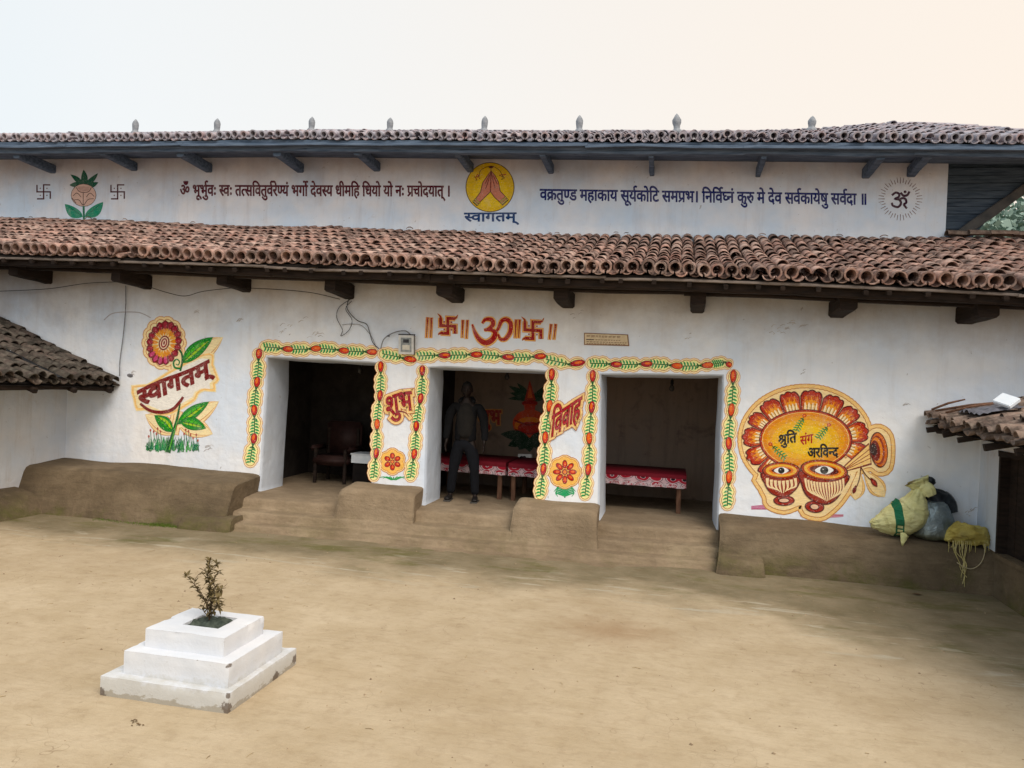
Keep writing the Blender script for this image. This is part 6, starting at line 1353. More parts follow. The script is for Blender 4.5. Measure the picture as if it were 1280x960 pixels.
ax = [onY(1149, 614, Yk), onY(1152, 608, Yk), onY(1150, 602, Yk - .02), onY(1146, 598, Yk - .03), onY(1140, 599, Yk - .05)]
me, _, _ = sack_mesh('sack_mouth', [onY(1149, 618, Yk), onY(1151, 612, Yk), onY(1149, 606, Yk), onY(1146, 600, Yk)], [.050, .062, .092, .125], 5, 44, .55, 9, .30)
put('sack_mouth', me, M['sack_y'], s1)
me, _, _ = sack_mesh('sack_mouth_flap', [onY(1150, 611, Yk - .03), onY(1156, 609, Yk - .04), onY(1161, 613, Yk - .05), onY(1163, 620, Yk - .05)], [.05, .062, .070, .060], 9, 36, .40, 8, .26); put('sack_mouth_flap', me, M['sack_y'], s1)
me, _, _ = sack_mesh('loose_corner', [onY(1131, 668, -.43), onY(1129, 676, -.455), onY(1128, 682, -.47)], [.05, .028, .004], 3, 12, .6, 4, .1); put('loose_corner', me, M['sack_y'], s1)
me, _, _ = sack_mesh('side_fold', [onY(1143, 655, -.38), onY(1146, 643, -.38), onY(1148, 632, -.36)], [.045, .05, .03], 8, 16, .6, 5, .16); put_attr(me, 'pr', lambda c: .75 if c.z > .6 else 0); put('side_fold', me, M['sack_y'], s1)
mb = MB(); c_ = onY(1149, 615.5, Yk); mb.tube([c_ + Vector((math.cos(a) * .052, math.sin(a) * .045, .01 * math.sin(2 * a))) for a in frange(0, 2 * PI, 14)], .007, 6); mb.build('tie_string', simple('jute', S(150, 140, 96), S(186, 176, 128), 40, .9), s1)

s2 = empty('grey_sack', onY(1166, 668, -.2), 'stout shiny grey plastic sack with a black knotted bag on top between the yellow sacks', 'sack')
def foil():
    t = NT('grey_plastic'); f = t.noise(9, 5, .6, dist=.8); g = t.noise(3.5, 5, .65, dist=.3); v = t.n('ShaderNodeTexVoronoi'); v.inputs['Scale'].default_value = 11; t.l(t.vec, v.inputs[0])
    c = t.ramp(g, [(.35, S(104, 118, 124)), (.6, S(150, 164, 170))]); c = t.mix(t.attr('dirt')[2], c, S(96, 92, 50))
    return t.done(c, .34, [(f, .7, .03), (v.outputs[0], .6, .02)], .45)
me, _, _ = sack_mesh('sack_body', [onY(1165, 672, -.18), onY(1165, 668, -.18), onY(1165, 655, -.18), onY(1164, 642, -.18), onY(1163, 632, -.18), onY(1163, 626, -.18)], [.20, .245, .235, .215, .185, .12], 4, 40, .8, 8, .02, ledge_top)
put_attr(me, 'dirt', lambda c: max(0, min(1, (.62 - c.z) * 9)) * .8); put('sack_body', me, foil(), s2)
BP = simple('black_plastic', S(22, 26, 32), S(46, 54, 62), 14, .28, .8, .02)
me, _, _ = sack_mesh('black_bag', [onY(1172, 640, -.10), onY(1171, 630, -.10), onY(1167, 622, -.12), onY(1163, 614, -.14), onY(1160, 609, -.14)], [.20, .195, .15, .06, .04], 6, 34, .8, 9, .08); put('black_bag', me, BP, s2)
me, _, _ = sack_mesh('bag_knot', [onY(1160, 610, -.14), onY(1161, 604, -.14), onY(1165, 600, -.14), onY(1167, 598, -.14)], [.04, .05, .05, .018], 3, 16, .8, 5, .15); put('bag_knot', me, BP, s2)

s3 = empty('empty_yellow_sack', onY(1212, 678, -.3), 'crumpled half-empty yellow sack with frayed strings hanging over the ledge edge', 'sack')
M['sack_y2'] = woven('yellow_soiled_plastic', S(176, 152, 70), S(206, 190, 104))
me, _, _ = sack_mesh('sack_body', [onY(1183, 676, -.32), onY(1188, 672, -.32), onY(1198, 668, -.32), onY(1210, 667, -.32), onY(1222, 670, -.32), onY(1232, 675, -.32), onY(1239, 678, -.32)], [.04, .10, .135, .14, .12, .075, .02], 7, 44, .95, 11, .07, ledge_top, 5)
bm = bmesh.new(); bm.from_mesh(me); bmesh.ops.subdivide_edges(bm, edges=bm.edges[:], cuts=1, use_grid_fill=True)
for v in bm.verts:
    p_ = v.co; v.co += Vector((nz(p_.x, p_.y, p_.z, 14), nz(p_.x + 4, p_.y, p_.z, 14), nz(p_.x, p_.y + 4, p_.z, 14))) * .022
    cx_ = onY(1214, 660, -.32); r_ = math.hypot(p_.x - cx_.x, p_.y - cx_.y)
    if p_.z > .62: v.co.z -= .07 * math.exp(-(r_ / .07) ** 2)
bm.to_mesh(me); bm.free(); smooth(me)
put_attr(me, 'dirt', lambda c: max(0, nz(c.x, c.z, c.y, 8)) * 1.1); put('sack_body', me, M['sack_y2'], s3)
for k in range(8):
    mb = MB(); x_ = 1192 + k * 2.6
    mb.tube(smooth_line([tuple(onY(x_ + random.uniform(-1, 1), 676, -.46)), tuple(onY(x_ + random.uniform(-3, 2), 690, -.50)), tuple(onY(1203 + random.uniform(-5, 5), 702 + k, -.53)), tuple(onY(1203 + random.uniform(-2, 4), 712 + k * 3, -.57)), tuple(onY(1203 + random.uniform(-3, 8), 722 + k * 4, -.60))], 5), .0038, 5)
    mb.build('frayed_string', simple('string', S(176, 160, 96), S(206, 192, 140), 40, .9), s3)
mb = MB(); mb.tube(smooth_line([tuple(onY(*p)) for p in ((1231, 680, -.46), (1230, 695, -.50), (1224, 706, -.54), (1214, 711, -.56), (1204, 708, -.56), (1196, 703, -.54))], 5), .0045, 5); mb.build('frayed_string', simple('string', S(176, 160, 120), S(206, 192, 160), 40, .9), s3)
for k in range(14):
    mb = MB(); x_ = random.uniform(1185, 1235); mb.tube([onY(x_, 676, -.45), onY(x_ + random.uniform(-2, 2), 682, -.475), onY(x_ + random.uniform(-3, 3), random.uniform(684, 692), -.49)], .003, 4); mb.build('frayed_thread', simple('thread', S(186, 170, 96), S(206, 192, 130), 40, .9), s3)

# ---- notice plate, meter box, wires
pt = empty('notice_plate', onY(758, 424, -.01), 'small cream metal notice plate with fine lines of writing above the third doorway', 'sign')
a_, b_, c_, d_ = onY(730, 416, -.014), onY(785, 418, -.014), onY(786.5, 432.5, -.014), onY(730, 431, -.014)
def plate(pts, y0, y1, name, mat, parent):
    mb = MB(); vs = [(p.x, y0, p.z) for p in pts] + [(p.x, y1, p.z) for p in pts]
    mb.add(vs, [(0, 3, 2, 1), (4, 5, 6, 7), (0, 1, 5, 4), (1, 2, 6, 5), (2, 3, 7, 6), (3, 0, 4, 7)]); return mb.build(name, mat, parent)
plate((a_, b_, c_, d_), -.012, -.001, 'plate_rim', simple('rusty_rim', S(120, 86, 60), S(150, 112, 82), 40, .7), pt)
ins = [onY(731.2, 417.2, -.0), onY(783.9, 419.1, 0), onY(785.2, 431.4, 0), onY(731.2, 430, 0)]
plate(ins, -.0145, -.011, 'plate_face', simple('cream_enamel', S(206, 184, 148), S(222, 204, 170), 20, .5, .1), pt)
P = Paint(-.0135)
for row, (y0, w, n_w) in enumerate(((420.2, 1.5, 9), (424.4, .8, 12), (427.2, .7, 14), (429.3, .6, 14))):
    x = 733.2
    for k in range(n_w):
        L_ = random.uniform(2.2, 4.6) * (1.1 if row == 0 else .8); x2 = min(x + L_, 783)
        if x >= 782: break
        sl = (x - 731) * .034; P.stroke([(x, y0 + sl - .7 * w), (x2, y0 + sl - .7 * w + .05)], .35, rgb(110, 60, 40), cap=False)
        for q in range(int((x2 - x) / .9)): P.stroke([(x + .5 + q * .9, y0 + sl - .7 * w), (x + .3 + q * .9 + random.uniform(-.2, .3), y0 + sl + w * .7)], .35, rgb(110, 60, 40), cap=False)
        x = x2 + .8
if True: P.stroke([(733, 424.4), (742, 424.7)], .9, rgb(60, 50, 60)); P.build('plate_lettering', pt)
mbx = empty('meter_box', onY(508, 430, -.03), 'small white electric meter box mounted over the first pillar', 'meter box')
q = [onY(*p, -.06) for p in ((498.5, 419), (517.5, 419.5), (517.5, 443), (498.5, 442.5))]
plate(q, -.07, -.001, 'box_shell', simple('white_enamel', S(196, 196, 194), S(216, 214, 208), 20, .5, .1), mbx)
q = [onY(*p, -.075) for p in ((501, 422), (514, 422.3), (514, 440), (501, 439.5))]
plate(q, -.078, -.069, 'meter_window', simple('meter_glass', S(120, 124, 126), S(160, 164, 162), 30, .2, .1), mbx)
q = [onY(*p, -.08) for p in ((503, 431), (512, 431.3), (512, 437.5), (503, 437))]
plate(q, -.083, -.076, 'meter_dial', simple('meter_face', S(196, 190, 176), S(216, 210, 196), 30, .4, .1), mbx)
q = [onY(*p, -.08) for p in ((504, 424), (511, 424.2), (511, 428.5), (504, 428.3))]
plate(q, -.083, -.076, 'meter_register', simple('meter_slot', S(40, 40, 44), S(60, 60, 64), 30, .4, .1), mbx)
for p_ in ((517.8, 418, 517.8, 444), (498, 418, 519, 418.6)):
    mb = MB(); mb.tube([onY(p_[0], p_[1], -.06), onY(p_[2], p_[3], -.06)], .007, 5); mb.build('box_edge_strip', M['wood'], mbx)
WIRE = simple('wire_sheath', S(30, 28, 28), S(58, 54, 52), 30, .6); GW = simple('grey_wire', S(110, 110, 114), S(140, 140, 142), 30, .6)
def wire(pts, y, r, mat, label, name='wire', cat='wire'):
    mb = MB(); mb.tube(smooth_line([tuple(onY(p[0], p[1], p[2] if len(p) > 2 else y)) for p in pts], 5), r, 5); return tag(mb.build(name, mat), label, cat)
wire([(438, 374), (424, 384), (421, 397), (428, 412), (426, 420), (436, 413), (440, 400), (432, 386), (440, 376)], -.03, .0045, WIRE, 'loose loop of thin black wire dangling left of the first pillar', 'loose_wire')
wire([(436, 374), (434, 386), (446, 400), (458, 405), (462, 415), (466, 428), (474, 436)], -.03, .0055, WIRE, 'thin black wire running from the bracket down to the first pillar top', 'wall_wire')
wire([(428, 406), (440, 405), (452, 407), (464, 420), (470, 434)], -.025, .004, GW, 'thin grey wire branching beside the black wire over the first pillar', 'wall_wire')
wire([(476, 436), (480, 424), (492, 416), (506, 413.5), (513, 418)], -.05, .008, GW, 'grey looped supply cable entering the meter box from the left', 'supply_cable', 'cable')
mb = MB(); p_ = onY(485.5, 420, -.06); mb.box(p_, (.028, .02, .016)); tag(mb.build('wire_connector', WIRE), 'tiny black connector on the grey loop beside the meter box', 'connector')
wire([(157, 357), (157, 385), (154, 420), (150, 450), (149.5, 470)], -.03, .0065, GW, 'thin grey cable hanging straight down the white wall at left', 'hanging_cable', 'cable')
wire([(0, 364, -.1), (60, 361, -.1), (110, 354, -.1), (160, 352, -.1)], -.1, .005, WIRE, 'slack black wire under the left end of the eave', 'eave_wire')
wire([(185, 358), (210, 366), (232, 370), (255, 364), (300, 359)], -.12, .005, WIRE, 'sagging black wire strung between the second and third eave brackets', 'eave_wire')
wire([(308, 360), (350, 362), (390, 366), (425, 374)], -.12, .005, WIRE, 'black wire strung from the third to the fourth eave bracket', 'eave_wire')

# ---- inside the rooms
def cloth_mat():
    t = NT('patterned_table_cloth'); x, y, z = t.sep(); sc = 9.5
    vo = t.n('ShaderNodeTexVoronoi'); vo.inputs['Scale'].default_value = 5.2; vo.inputs['Randomness'].default_value = .25; cb = t.n('ShaderNodeCombineXYZ'); t.l(x, cb.inputs[0]); t.l(t.math('ADD', t.math('MULTIPLY', z, 1.6), y), cb.inputs[1]); t.l(cb.outputs[0], vo.inputs[0])
    d = vo.outputs['Distance']; c = t.ramp(d, [(0.0, S(24, 14, 20)), (.14, S(24, 14, 20)), (.17, S(200, 170, 180)), (.21, S(150, 16, 40)), (.40, S(160, 20, 44)), (.46, S(214, 190, 196)), (.50, S(60, 20, 34)), (.56, S(200, 170, 176))])
    plain = t.ramp(z, [(0.0, 0.0), (1.0, 1.0)])
    mask = t.math('GREATER_THAN', z, .845); c = t.mix(mask, c, S(110, 12, 30))
    fine = t.noise(60, 3, .6); lowb = t.math('LESS_THAN', z, .775); c = t.mix(t.math('MULTIPLY', lowb, t.ramp(fine, [(.45, 0.0), (.5, .85)])), c, S(206, 190, 194))
    return t.done(c, .8, [(fine, .2, .003)])
M['cloth'] = cloth_mat()
def bed(x0, x1, y0, y1, ztop, lab, clab, skirt=.17):
    t_ = empty('wooden_table', ((x0 + x1) / 2, (y0 + y1) / 2, .38), lab, 'table', 'cloth-covered tables along the front rooms')
    mb = MB(); mb.box(((x0 + x1) / 2, (y0 + y1) / 2, ztop - .03), (x1 - x0, y1 - y0, .035)); mb.build('table_top', M['wood_brown'], t_)
    for x in (x0 + .05, x1 - .07):
        for y in (y0 + .06, y1 - .06):
            mb = MB(); mb.beam((x, y, .37), (x, y, ztop - .05), .06, .06, .04, 2, .002); mb.build('leg', M['wood_brown'], t_)
    for y in (y0 + .06, y1 - .06):
        mb = MB(); mb.beam((x0 + .05, y, ztop - .10), (x1 - .07, y, ztop - .10), .03, .07, .03, 2, .002); mb.build('apron_rail', M['wood_brown'], t_)
    mb = MB(); e = .018
    us = frange(0, 1, 60); prof = [(y1 + e, ztop - .12), (y1 + e, ztop - .03), (y1, ztop + .004), ((y0 + y1) / 2, ztop + .006), (y0, ztop + .004), (y0 - e, ztop - .006), (y0 - e * 1.2, ztop - .04), (y0 - e * 1.5, ztop - skirt * .6), (y0 - e * 1.7, ztop - skirt)]
    mb.grid(lambda u, k: Vector((lerp(x0 - e, x1 + e, u), prof[int(k)][0] + (.014 * math.sin(u * 46 + 3 * nz(u, 0, 0, 6)) * max(0, (k - 5)) / 3), prof[int(k)][1] + (.012 * nz(u, k, 2, 7) if k > 6 else 0))), us, range(9), flip=True)
    for s, x in ((0, x0 - e), (1, x1 + e)): mb.grid(lambda v, k: Vector((x + (.01 * math.sin(v * 20) * k / 3 * (1 if s else -1)), lerp(y0, y1, v), ztop - skirt * k / 3)), frange(0, 1, 14), range(4), flip=bool(1 - s))
    o = mb.build('table_cloth', M['cloth']); tag(o, clab, 'table cloth', 'red flowered cloths over the tables'); return t_
bed(-3.35, -2.24, .80, 1.75, .905, 'wooden table under a red flowered cloth right behind the standing person', 'red cloth with dark flowers over the table behind the person')
bed(-2.16, -1.03, .78, 1.70, .905, 'wooden table under a red flowered cloth, half hidden by the second pillar', 'red cloth with dark flowers on the table beside the second pillar')
bed(-.97, .20, .80, 1.70, .895, 'wooden table under a red flowered cloth in the third doorway', 'red cloth with dark flowers on the table in the third doorway')
# bulbs on short cords
def bulb(px, py, y, lab):
    p = onY(px, py, y); b = empty('hanging_bulb', p, lab, 'bulb', 'unlit bulbs on cords in the rooms')
    mb = MB(); mb.tube([p + Vector((0, 0, .03)), Vector((p.x + .005, p.y, 2.73))], .006, 5); mb.build('cord', WIRE, b)
    mb = MB(); mb.lathe([(.012, .06), (.022, .05), (.024, .0), (.02, -.01)], p, 12); mb.build('holder', simple('black_bakelite', S(16, 15, 15), S(30, 28, 28), 30, .4), b)
    mb = MB(); mb.lathe([(.014, -.01), (.028, -.03), (.038, -.06), (.034, -.085), (.016, -.105), (.003, -.108)], p, 14); mb.build('glass_bulb', simple('dusty_glass', S(60, 58, 56), S(84, 80, 76), 30, .2), b)
bulb(634, 466, 1.6, 'unlit bulb hanging at the top of the middle doorway'); bulb(840, 480, 1.7, 'unlit bulb hanging in the third doorway'); bulb(450, 458, 1.2, 'unlit bulb hanging in the dark first doorway')
sb = empty('socket_board', onY(659, 572, Y_UP), 'white electric socket board on the back wall above the middle table', 'socket board')
q = [onY(*p, 2.1) for p in ((647.5, 567.5), (664.5, 567.8), (664.5, 577.5), (647.5, 577))]; y_ = 1.72
q = [onY(*p, y_) for p in ((647.5, 567.5), (664.5, 567.8), (664.5, 577.5), (647.5, 577))]
SBW = simple('white_bakelite', S(214, 214, 210), S(232, 230, 226), 20, .4, .05)
plate(q, y_, y_ + .05, 'board', SBW, sb)
for px in (652, 655.5):
    mb = MB(); p = onY(px, 572.2, y_); mb.tube([p + Vector((0, -.022, 0)), p + Vector((0, .003, 0))], .028, 14); mb.build('socket', simple('black_socket', S(16, 15, 15), S(30, 28, 28), 30, .4), sb)
mb = MB(); mb.beam(((q[0].x + q[1].x) / 2, y_ + .025, .90), ((q[0].x + q[1].x) / 2, y_ + .025, q[3].z), .05, .02); mb.build('bracket', SBW, sb)
# first room: a dark chair and a white tin chest
chair = empty('armchair', (-5.0, 1.35, .38), 'dark armchair standing in the unlit first room', 'chair')
CH = simple('dark_rexine', S(40, 24, 22), S(58, 36, 32), 12, .6, .3)
for n_, c_, s_3 in (('seat', (-5.0, 1.35, .72), (.56, .52, .14)), ('backrest', (-5.0, 1.62, 1.02), (.58, .12, .56)), ('armrest', (-5.30, 1.35, .90), (.09, .52, .08)), ('armrest', (-4.70, 1.35, .90), (.09, .52, .08))):
    mb = MB(); mb.box((0, 0, 0), s_3); me = mb.mesh(n_); bm = bmesh.new(); bm.from_mesh(me); bmesh.ops.bevel(bm, geom=bm.edges[:], offset=.035, segments=3, affect='EDGES'); bm.to_mesh(me); bm.free(); smooth(me)
    o = put(n_, me, CH, chair); o.matrix_basis = Matrix.Translation(c_)
for x in (-5.24, -4.76):
    for y in (1.13, 1.58):
        mb = MB(); mb.beam((x, y, .375), (x, y, .90 if y < 1.3 else 1.2), .045, .045, .03); mb.build('leg', M['wood'], chair)
ct = empty('white_chest', (-4.45, 1.1, .38), 'plain white box on a low dark stand in the first doorway beside the pillar', 'box')
p = onY(439, 568, 1.0); p2 = onY(475, 581, 1.0)
mb = MB(); mb.box(((p.x + p2.x) / 2, 1.18, (p.z + p2.z) / 2), (p2.x - p.x, .34, p.z - p2.z), None, .003); mb.build('chest_body', simple('white_tin', S(214, 220, 226), S(230, 234, 238), 12, .4, .1), ct)
mb = MB(); mb.box(((p.x + p2.x) / 2, 1.18, p.z + .008), (p2.x - p.x + .02, .36, .018), None, .002); mb.build('lid', simple('white_tin_lid', S(206, 212, 218), S(222, 226, 230), 12, .4, .1), ct)
mb = MB(); mb.box(((p.x + p2.x) / 2, 1.20, (.38 + p2.z) / 2), (p2.x - p.x - .03, .30, p2.z - .385), None, .003); mb.build('stand', M['soot'], ct)
# small grass tufts at the foot of the left ledge, dry leaf bits by the right one
GR = simple('short_weed', S(70, 92, 30), S(104, 120, 48), 20, .9, .2)
mb = MB()
for k in range(1300):
    px = random.gauss(208, 26) if k % 3 else random.uniform(90, 232); px = min(max(px, 60), 236); g = onZ(px, 655, 0); y = -.90 - abs(random.gauss(0, .05)); x = g.x; h = random.uniform(.01, .035) * (1.4 if 190 < px < 228 else .8); a = random.uniform(0, 6.28); z = ground_h(x, y)
    mb.add([(x - .003 * math.cos(a), y - .003 * math.sin(a), z), (x + .003 * math.cos(a), y + .003 * math.sin(a), z), (x + random.uniform(-.012, .012), y + random.uniform(-.012, .012), z + h)], [(0, 1, 2)])
tag(mb.build('weed_patch', GR), 'short green weeds and moss along the foot of the left ledge', None, None, 'stuff')
mb = MB(); g = onZ(1146, 744, 0); litter_leaf(mb, g + Vector((-.05, 0, .012)), Vector((1, .1, .1)), .11, .025, curl=.15); tag(mb.build('dry_leaf', simple('dead_leaf', S(70, 50, 36), S(110, 84, 60), 20, .9)), 'single curled dry leaf on the ground before the right ledge', 'leaf')
mb = MB()
for k in range(12): g = onZ(172 + random.uniform(-7, 7), 904 + random.uniform(-4, 4), 0); litter_leaf(mb, g + Vector((0, 0, .004)), Vector((random.uniform(-1, 1), random.uniform(-1, 1), .1)), .02, .005)
tag(mb.build('crumbled_leaves', simple('dead_crumb', S(96, 78, 56), S(120, 98, 70), 20, .9)), 'crumbs of dry leaf on the ground left of the planter', None, None, 'stuff')
# ================================================================= PERSON IN THE MIDDLE DOORWAY
figure = empty('person', (-2.76, .56, .375), 'person in a dark hooded jacket and jeans standing in the middle doorway with arms down', 'person')
Hh = 1.63
def skin_mesh(name, joints, edges, root=0, sub=2):
    me = bpy.data.meshes.new(name); me.from_pydata([j[0] for j in joints], edges, []); me.update()
    o = bpy.data.objects.new(name, me); col.objects.link(o)
    m = o.modifiers.new('skin', 'SKIN'); m.use_smooth_shade = True; m.branch_smoothing = .6
    s = o.modifiers.new('sub', 'SUBSURF'); s.levels = sub; s.render_levels = sub
    sv = me.skin_vertices[0].data
    for i, j in enumerate(joints):
        r = j[1]; sv[i].radius = r if isinstance(r, tuple) else (r, r); sv[i].use_root = (i == root)
    dg = bpy.context.evaluated_depsgraph_get(); dg.update(); ev = o.evaluated_get(dg); res = bpy.data.meshes.new_from_object(ev); bpy.data.objects.remove(o); res.name = name; smooth(res); return res
SKIN = simple('shaded_skin', S(28, 19, 15), S(36, 25, 20), 20, .55, .1)  # the figure's near-black colours have the doorway shade put in
JK = simple('dark_jacket', S(8, 8, 10), S(15, 15, 18), 10, .9, .5, .01); SH = simple('grey_shirt', S(24, 22, 20), S(34, 31, 28), 14, .9, .4, .008)
JN = simple('dark_jeans', S(9, 10, 15), S(16, 18, 25), 20, .9, .5, .008); SHOE = simple('dark_shoe', S(22, 20, 20), S(36, 32, 30), 20, .5, .2); HAIR = simple('black_hair', S(10, 9, 9), S(22, 19, 18), 60, .6, .8, .004)
# facing the yard (-y); x to the viewer's right
J = [((0, .0, .86), (.115, .09)), ((0, .0, 1.02), (.125, .088)), ((0, .01, 1.18), (.15, .10)), ((0, .015, 1.30), (.135, .09)), ((0, .01, 1.38), (.055, .055)), ((0, -.005, 1.46), (.052, .055)),
     # arms L (viewer left)
     ((-.155, .015, 1.315), .055), ((-.21, .02, 1.18), .045), ((-.235, .015, 1.05), .040), ((-.245, -.02, .93), .034), ((-.250, -.055, .82), .026), ((-.252, -.07, .775), (.016, .034)),
     ((.155, .015, 1.315), .055), ((.215, .02, 1.18), .045), ((.245, .015, 1.05), .040), ((.262, -.015, .93), .034), ((.275, -.05, .82), .026), ((.280, -.065, .775), (.016, .034)),
     # legs
     ((-.095, .0, .80), .070), ((-.115, -.01, .62), .066), ((-.14, -.015, .46), .052), ((-.16, .005, .28), .050), ((-.175, .02, .09), .036), ((-.18, -.02, .045), (.036, .03)), ((-.19, -.11, .03), (.036, .022)),
     ((.095, .0, .80), .070), ((.135, -.03, .62), .066), ((.155, -.05, .46), .052), ((.165, -.03, .28), .050), ((.175, -.02, .09), .036), ((.18, -.06, .045), (.036, .03)), ((.20, -.15, .03), (.036, .022))]
E_ = [(0, 1), (1, 2), (2, 3), (3, 4), (4, 5), (3, 6), (6, 7), (7, 8), (8, 9), (9, 10), (10, 11), (3, 12), (12, 13), (13, 14), (14, 15), (15, 16), (16, 17), (0, 18), (18, 19), (19, 20), (20, 21), (21, 22), (22, 23), (23, 24), (0, 25), (25, 26), (26, 27), (27, 28), (28, 29), (29, 30), (30, 31)]
for side, wr in ((-1, 11), (1, 17)):
    base = Vector(J[wr][0]); dn = Vector((.06 * side, -.22, -1)).normalized(); fw = Vector((0, -1, .18)).normalized()
    for f, (o_, L_) in enumerate(((.026, .066), (.009, .074), (-.009, .070), (-.025, .056))):
        a = base + fw * o_ + dn * .034; b = a + dn * L_ * .5 + Vector((-side * .004, -.004, 0)); c = b + dn * L_ * .45 + Vector((-side * .013, -.006, 0)); k = len(J)
        J += [(tuple(a), .0105), (tuple(b), .0092), (tuple(c), .0078)]; E_ += [(wr, k), (k, k + 1), (k + 1, k + 2)]
    a = base + fw * .036 + dn * .002; b = a + (dn * .6 + fw * .7).normalized() * .028; c = b + dn * .026; k = len(J)
    J += [(tuple(a), .013), (tuple(b), .0115), (tuple(c), .0095)]; E_ += [(wr, k), (k, k + 1), (k + 1, k + 2)]
body = skin_mesh('body', J, E_, 0, 2)
# head with face and ears, joined into the body mesh
def head_pt(th, ph):
    x = math.cos(ph) * math.sin(th); y = math.sin(ph) * math.sin(th); z = math.cos(th)
    r = Vector((x * .073, y * .094, z * .112)); front = max(0, -y)
    if z < -.1: r.x *= 1 + .30 * z; r.y *= 1 + (.10 * z if y < 0 else .32 * z)
    fx = x * .073; fz = r.z
    g = lambda cx, cz, sx, sz: math.exp(-((fx - cx) / sx) ** 2 - ((fz - cz) / sz) ** 2) * (front > .2)
    r.y -= .024 * g(0, -.022, .011, .016) + .010 * g(0, -.002, .009, .022) + .007 * g(0, .022, .045, .008) + .009 * g(0, -.062, .022, .007) + .006 * g(0, -.092, .02, .014)
    for s in (-1, 1): r.y += .010 * g(s * .029, .006, .014, .011); r.y -= .004 * g(s * .04, -.03, .018, .018)
    r.y += .005 * g(0, -.052, .02, .004)
    return r
bm = bmesh.new(); bm.from_mesh(body); nth, nph = 34, 44; rows = []
hc = Vector((0, -.012, 1.535)); Rh = Euler((math.radians(4), 0, math.radians(6))).to_matrix()
for i in range(1, nth):
    rows.append([bm.verts.new(hc + Rh @ head_pt(PI * i / nth, 2 * PI * k / nph)) for k in range(nph)])
tpv = bm.verts.new(hc + Rh @ head_pt(0.0001, 0)); bt = bm.verts.new(hc + Rh @ head_pt(PI - .0001, 0))
for a, b in zip(rows, rows[1:]):
    for k in range(nph): bm.faces.new((a[k], b[k], b[(k + 1) % nph], a[(k + 1) % nph]))
for k in range(nph): bm.faces.new((tpv, rows[0][k], rows[0][(k + 1) % nph])); bm.faces.new((bt, rows[-1][(k + 1) % nph], rows[-1][k]))
for s in (-1, 1):
    r_ = bmesh.ops.create_uvsphere(bm, u_segments=10, v_segments=8, radius=1, matrix=Matrix.Translation(hc + Rh @ Vector((s * .074, .01, -.005))) @ Matrix.Diagonal((.010, .018, .032, 1)))
for f in bm.faces: f.smooth = True
bm.to_mesh(body); bm.free()
T_ = Matrix.Translation((-2.76, .56, .375)) @ Matrix.Rotation(math.radians(6), 4, 'Z') @ Matrix.Scale(Hh / 1.65, 4)
def pput(name, me, mat):
    o = put(name, me, mat, figure, world_space=True); me.transform(T_); return o
pput('body', body, SKIN)
# eyes
for s in (-1, 1):
    mb = MB(); mb.lathe([(.0001, -.011), (.008, -.008), (.0112, 0), (.008, .008), (.0001, .011)], hc + Rh @ Vector((s * .029, -.079, .006)), 12); me = mb.mesh('eye'); pput('eye', me, simple('shaded_eye', S(32, 26, 24), S(40, 34, 31), 20, .3))
# hair cap
mb = MB(); vs = []; hr = 16; hk = 40
for i in range(hr + 1):
    for k in range(hk):
        ph = 2 * PI * k / hk; fr_ = max(0, -math.sin(ph)); thm = lerp(1.75, .92, fr_ ** .6); th = max(.001, thm * i / hr); p = head_pt(th, ph); p *= 1.07 + .05 * nz(p.x * 50, p.y * 50, p.z * 50, 1) + .02
        if i == hr: p *= .95
        vs.append(hc + Rh @ p)
mb.add(vs, [(i * hk + k, i * hk + (k + 1) % hk, (i + 1) * hk + (k + 1) % hk, (i + 1) * hk + k) for i in range(hr) for k in range(hk)], True); pput('hair', mb.mesh('hair'), HAIR)
# clothes: trousers, jacket, shirt front, hood, shoes
trousers = skin_mesh('trousers', [((0, 0, .90), (.150, .112)), ((0, 0, .82), (.155, .115)), ((-.098, 0, .74), .106), ((-.116, -.01, .60), .096), ((-.140, -.015, .45), .074), ((-.160, .005, .27), .068), ((-.176, .015, .085), .064), ((.098, 0, .74), .106), ((.130, -.025, .60), .098), ((.156, -.05, .45), .072), ((.166, -.03, .27), .066), ((.176, -.02, .085), .062)],
                     [(0, 1), (1, 2), (2, 3), (3, 4), (4, 5), (5, 6), (1, 7), (7, 8), (8, 9), (9, 10), (10, 11)], 0, 2)
pput('trousers', trousers, JN)
shirt = skin_mesh('shirt', [((0, -.012, .84), (.135, .118)), ((0, -.012, 1.0), (.135, .112)), ((0, -.006, 1.18), (.150, .118)), ((0, .0, 1.30), (.12, .105)), ((0, .0, 1.365), (.065, .065))], [(0, 1), (1, 2), (2, 3), (3, 4)], 0, 2)
pput('shirt', shirt, SH)
jk = skin_mesh('jacket', [((0, .012, .78), (.168, .125)), ((0, .012, .90), (.165, .125)), ((0, .014, 1.05), (.160, .120)), ((0, .02, 1.20), (.178, .130)), ((0, .028, 1.315), (.14, .108)), ((-.165, .018, 1.315), .074), ((-.232, .02, 1.18), .072), ((-.248, .015, 1.05), .058), ((-.256, -.015, .94), .053), ((-.258, -.05, .835), .045), ((.165, .018, 1.315), .074), ((.236, .02, 1.18), .072), ((.256, .015, 1.05), .058), ((.272, -.012, .94), .053), ((.282, -.045, .835), .045)],
               [(0, 1), (1, 2), (2, 3), (3, 4), (4, 5), (5, 6), (6, 7), (7, 8), (8, 9), (4, 10), (10, 11), (11, 12), (12, 13), (13, 14)], 0, 2)
bm = bmesh.new(); bm.from_mesh(jk)      # open down the front
dl = [f for f in bm.faces if f.calc_center_median().y < -.05 and abs(f.calc_center_median().x) < .022 + .02 * (f.calc_center_median().z < 1.0) and f.calc_center_median().z > .76]
bmesh.ops.delete(bm, geom=dl, context='FACES')
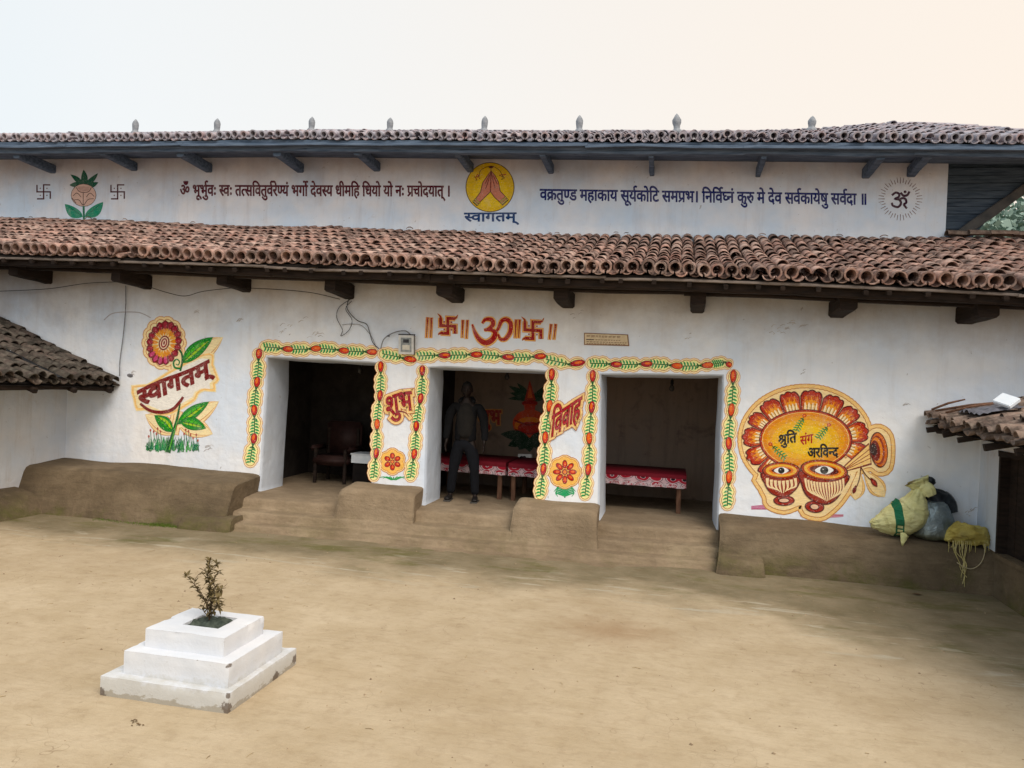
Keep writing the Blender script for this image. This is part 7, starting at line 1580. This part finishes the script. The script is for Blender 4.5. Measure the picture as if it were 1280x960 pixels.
for v in bm.verts: v.co += Vector((nz(v.co.x, v.co.y, v.co.z, 16), nz(v.co.x + 3, v.co.y, v.co.z, 16), 0)) * .010
bm.to_mesh(jk); bm.free(); pput('jacket', jk, JK)
hood = skin_mesh('hood', [((-.085, -.03, 1.365), .034), ((-.095, .03, 1.385), .042), ((-.05, .085, 1.39), .052), ((0, .10, 1.385), .056), ((.05, .085, 1.39), .052), ((.095, .03, 1.385), .042), ((.085, -.03, 1.365), .034)], [(0, 1), (1, 2), (2, 3), (3, 4), (4, 5), (5, 6)], 3, 2)
pput('hood', hood, JK)
for s, (x, y, z) in ((-1, (-.18, -.02, .045)), (1, (.18, -.06, .045))):
    sh = skin_mesh('shoe', [((x, y + .075, .040), (.042, .040)), ((x, y + .02, .045), (.044, .044)), ((x + .012 * s, y - .07, .036), (.048, .034)), ((x + .02 * s, y - .145, .030), (.044, .026))], [(0, 1), (1, 2), (2, 3)], 0, 2); pput('shoe', sh, SHOE)
    mb = MB(); mb.box((x + .008 * s, y - .035, .008), (.092, .26, .016)); me = mb.mesh('shoe_sole'); pput('shoe_sole', me, simple('pale_sole', S(64, 62, 60), S(84, 80, 76), 20, .7))
# ================================================================= TREES BEYOND THE ROOF AT RIGHT
BARK = simple('bark', S(84, 74, 64), S(120, 108, 96), 6, .95, .6, .03)
def foliage_mat():
    t = NT('hazy_leaf'); r = t.attr('rnd')[2]; c = t.ramp(r, [(0, S(128, 152, 142)), (.5, S(146, 168, 156)), (1.0, S(166, 184, 170))]); return t.done(c, .7)  # haze is mixed into the pale leaf colours
FOL = foliage_mat()
def tree(x, y, h, cr, seed, lab):
    rg = random.Random(seed); t_ = empty('tree', (x, y, 0), lab, 'tree', 'trees beyond the right roof')
    mb = MB(); limbs = []
    trunk = [Vector((x + .15 * nz(k, seed), y + .15 * nz(seed, k), h * .55 * k / 6)) for k in range(7)]; mb.tube(trunk, [lerp(.22, .12, k / 6) for k in range(7)], 9)
    for k in range(9):
        a = rg.uniform(0, 6.28); st = trunk[3 + k % 4]; e = Vector((x + cr * .75 * math.cos(a), y + cr * .75 * math.sin(a), h * rg.uniform(.62, .95))); m = st.lerp(e, .5) + Vector((0, 0, .3)); mb.tube(smooth_line([tuple(st), tuple(m), tuple(e)], 4), [lerp(.09, .02, i / 8) for i in range(9)], 6); limbs += [m, e, st.lerp(e, .75)]
    mb.build('trunk', BARK, t_)
    V = []; Fc = []; Rn = []
    for c in limbs + [Vector((x, y, h * .85))] * 2:
        for _ in range(12):
            cc = c + Vector([rg.gauss(0, cr * .22) for _ in range(3)]); tone = rg.random()
            for _ in range(60):
                p = cc + Vector([rg.gauss(0, .28) for _ in range(3)]); d = Vector([rg.uniform(-1, 1) for _ in range(3)]).normalized(); s = d.cross(Vector([rg.uniform(-1, 1) for _ in range(3)])).normalized(); L = rg.uniform(.12, .22); w = L * .4; b = len(V)
                V += [p, p + d * L * .5 + s * w, p + d * L, p + d * L * .5 - s * w]; Fc.append((b, b + 1, b + 2, b + 3)); Rn.append(min(1, max(0, tone * .6 + rg.random() * .4)))
    me = bpy.data.meshes.new('crown'); me.from_pydata([tuple(v) for v in V], [], Fc); me.update(); at = me.attributes.new('rnd', 'FLOAT', 'FACE'); at.data.foreach_set('value', Rn); put('crown', me, FOL, t_)
tree(6.2, 9.0, 6.2, 2.3, 1, 'pale hazy green tree seen between the boarded gable and the tile roof at right')
tree(9.2, 10.5, 7.6, 2.6, 2, 'larger hazy tree behind, farthest to the right beyond the roof')
tree(7.9, 7.6, 5.6, 1.9, 3, 'lower hazy tree nearest the right edge just above the low roof')
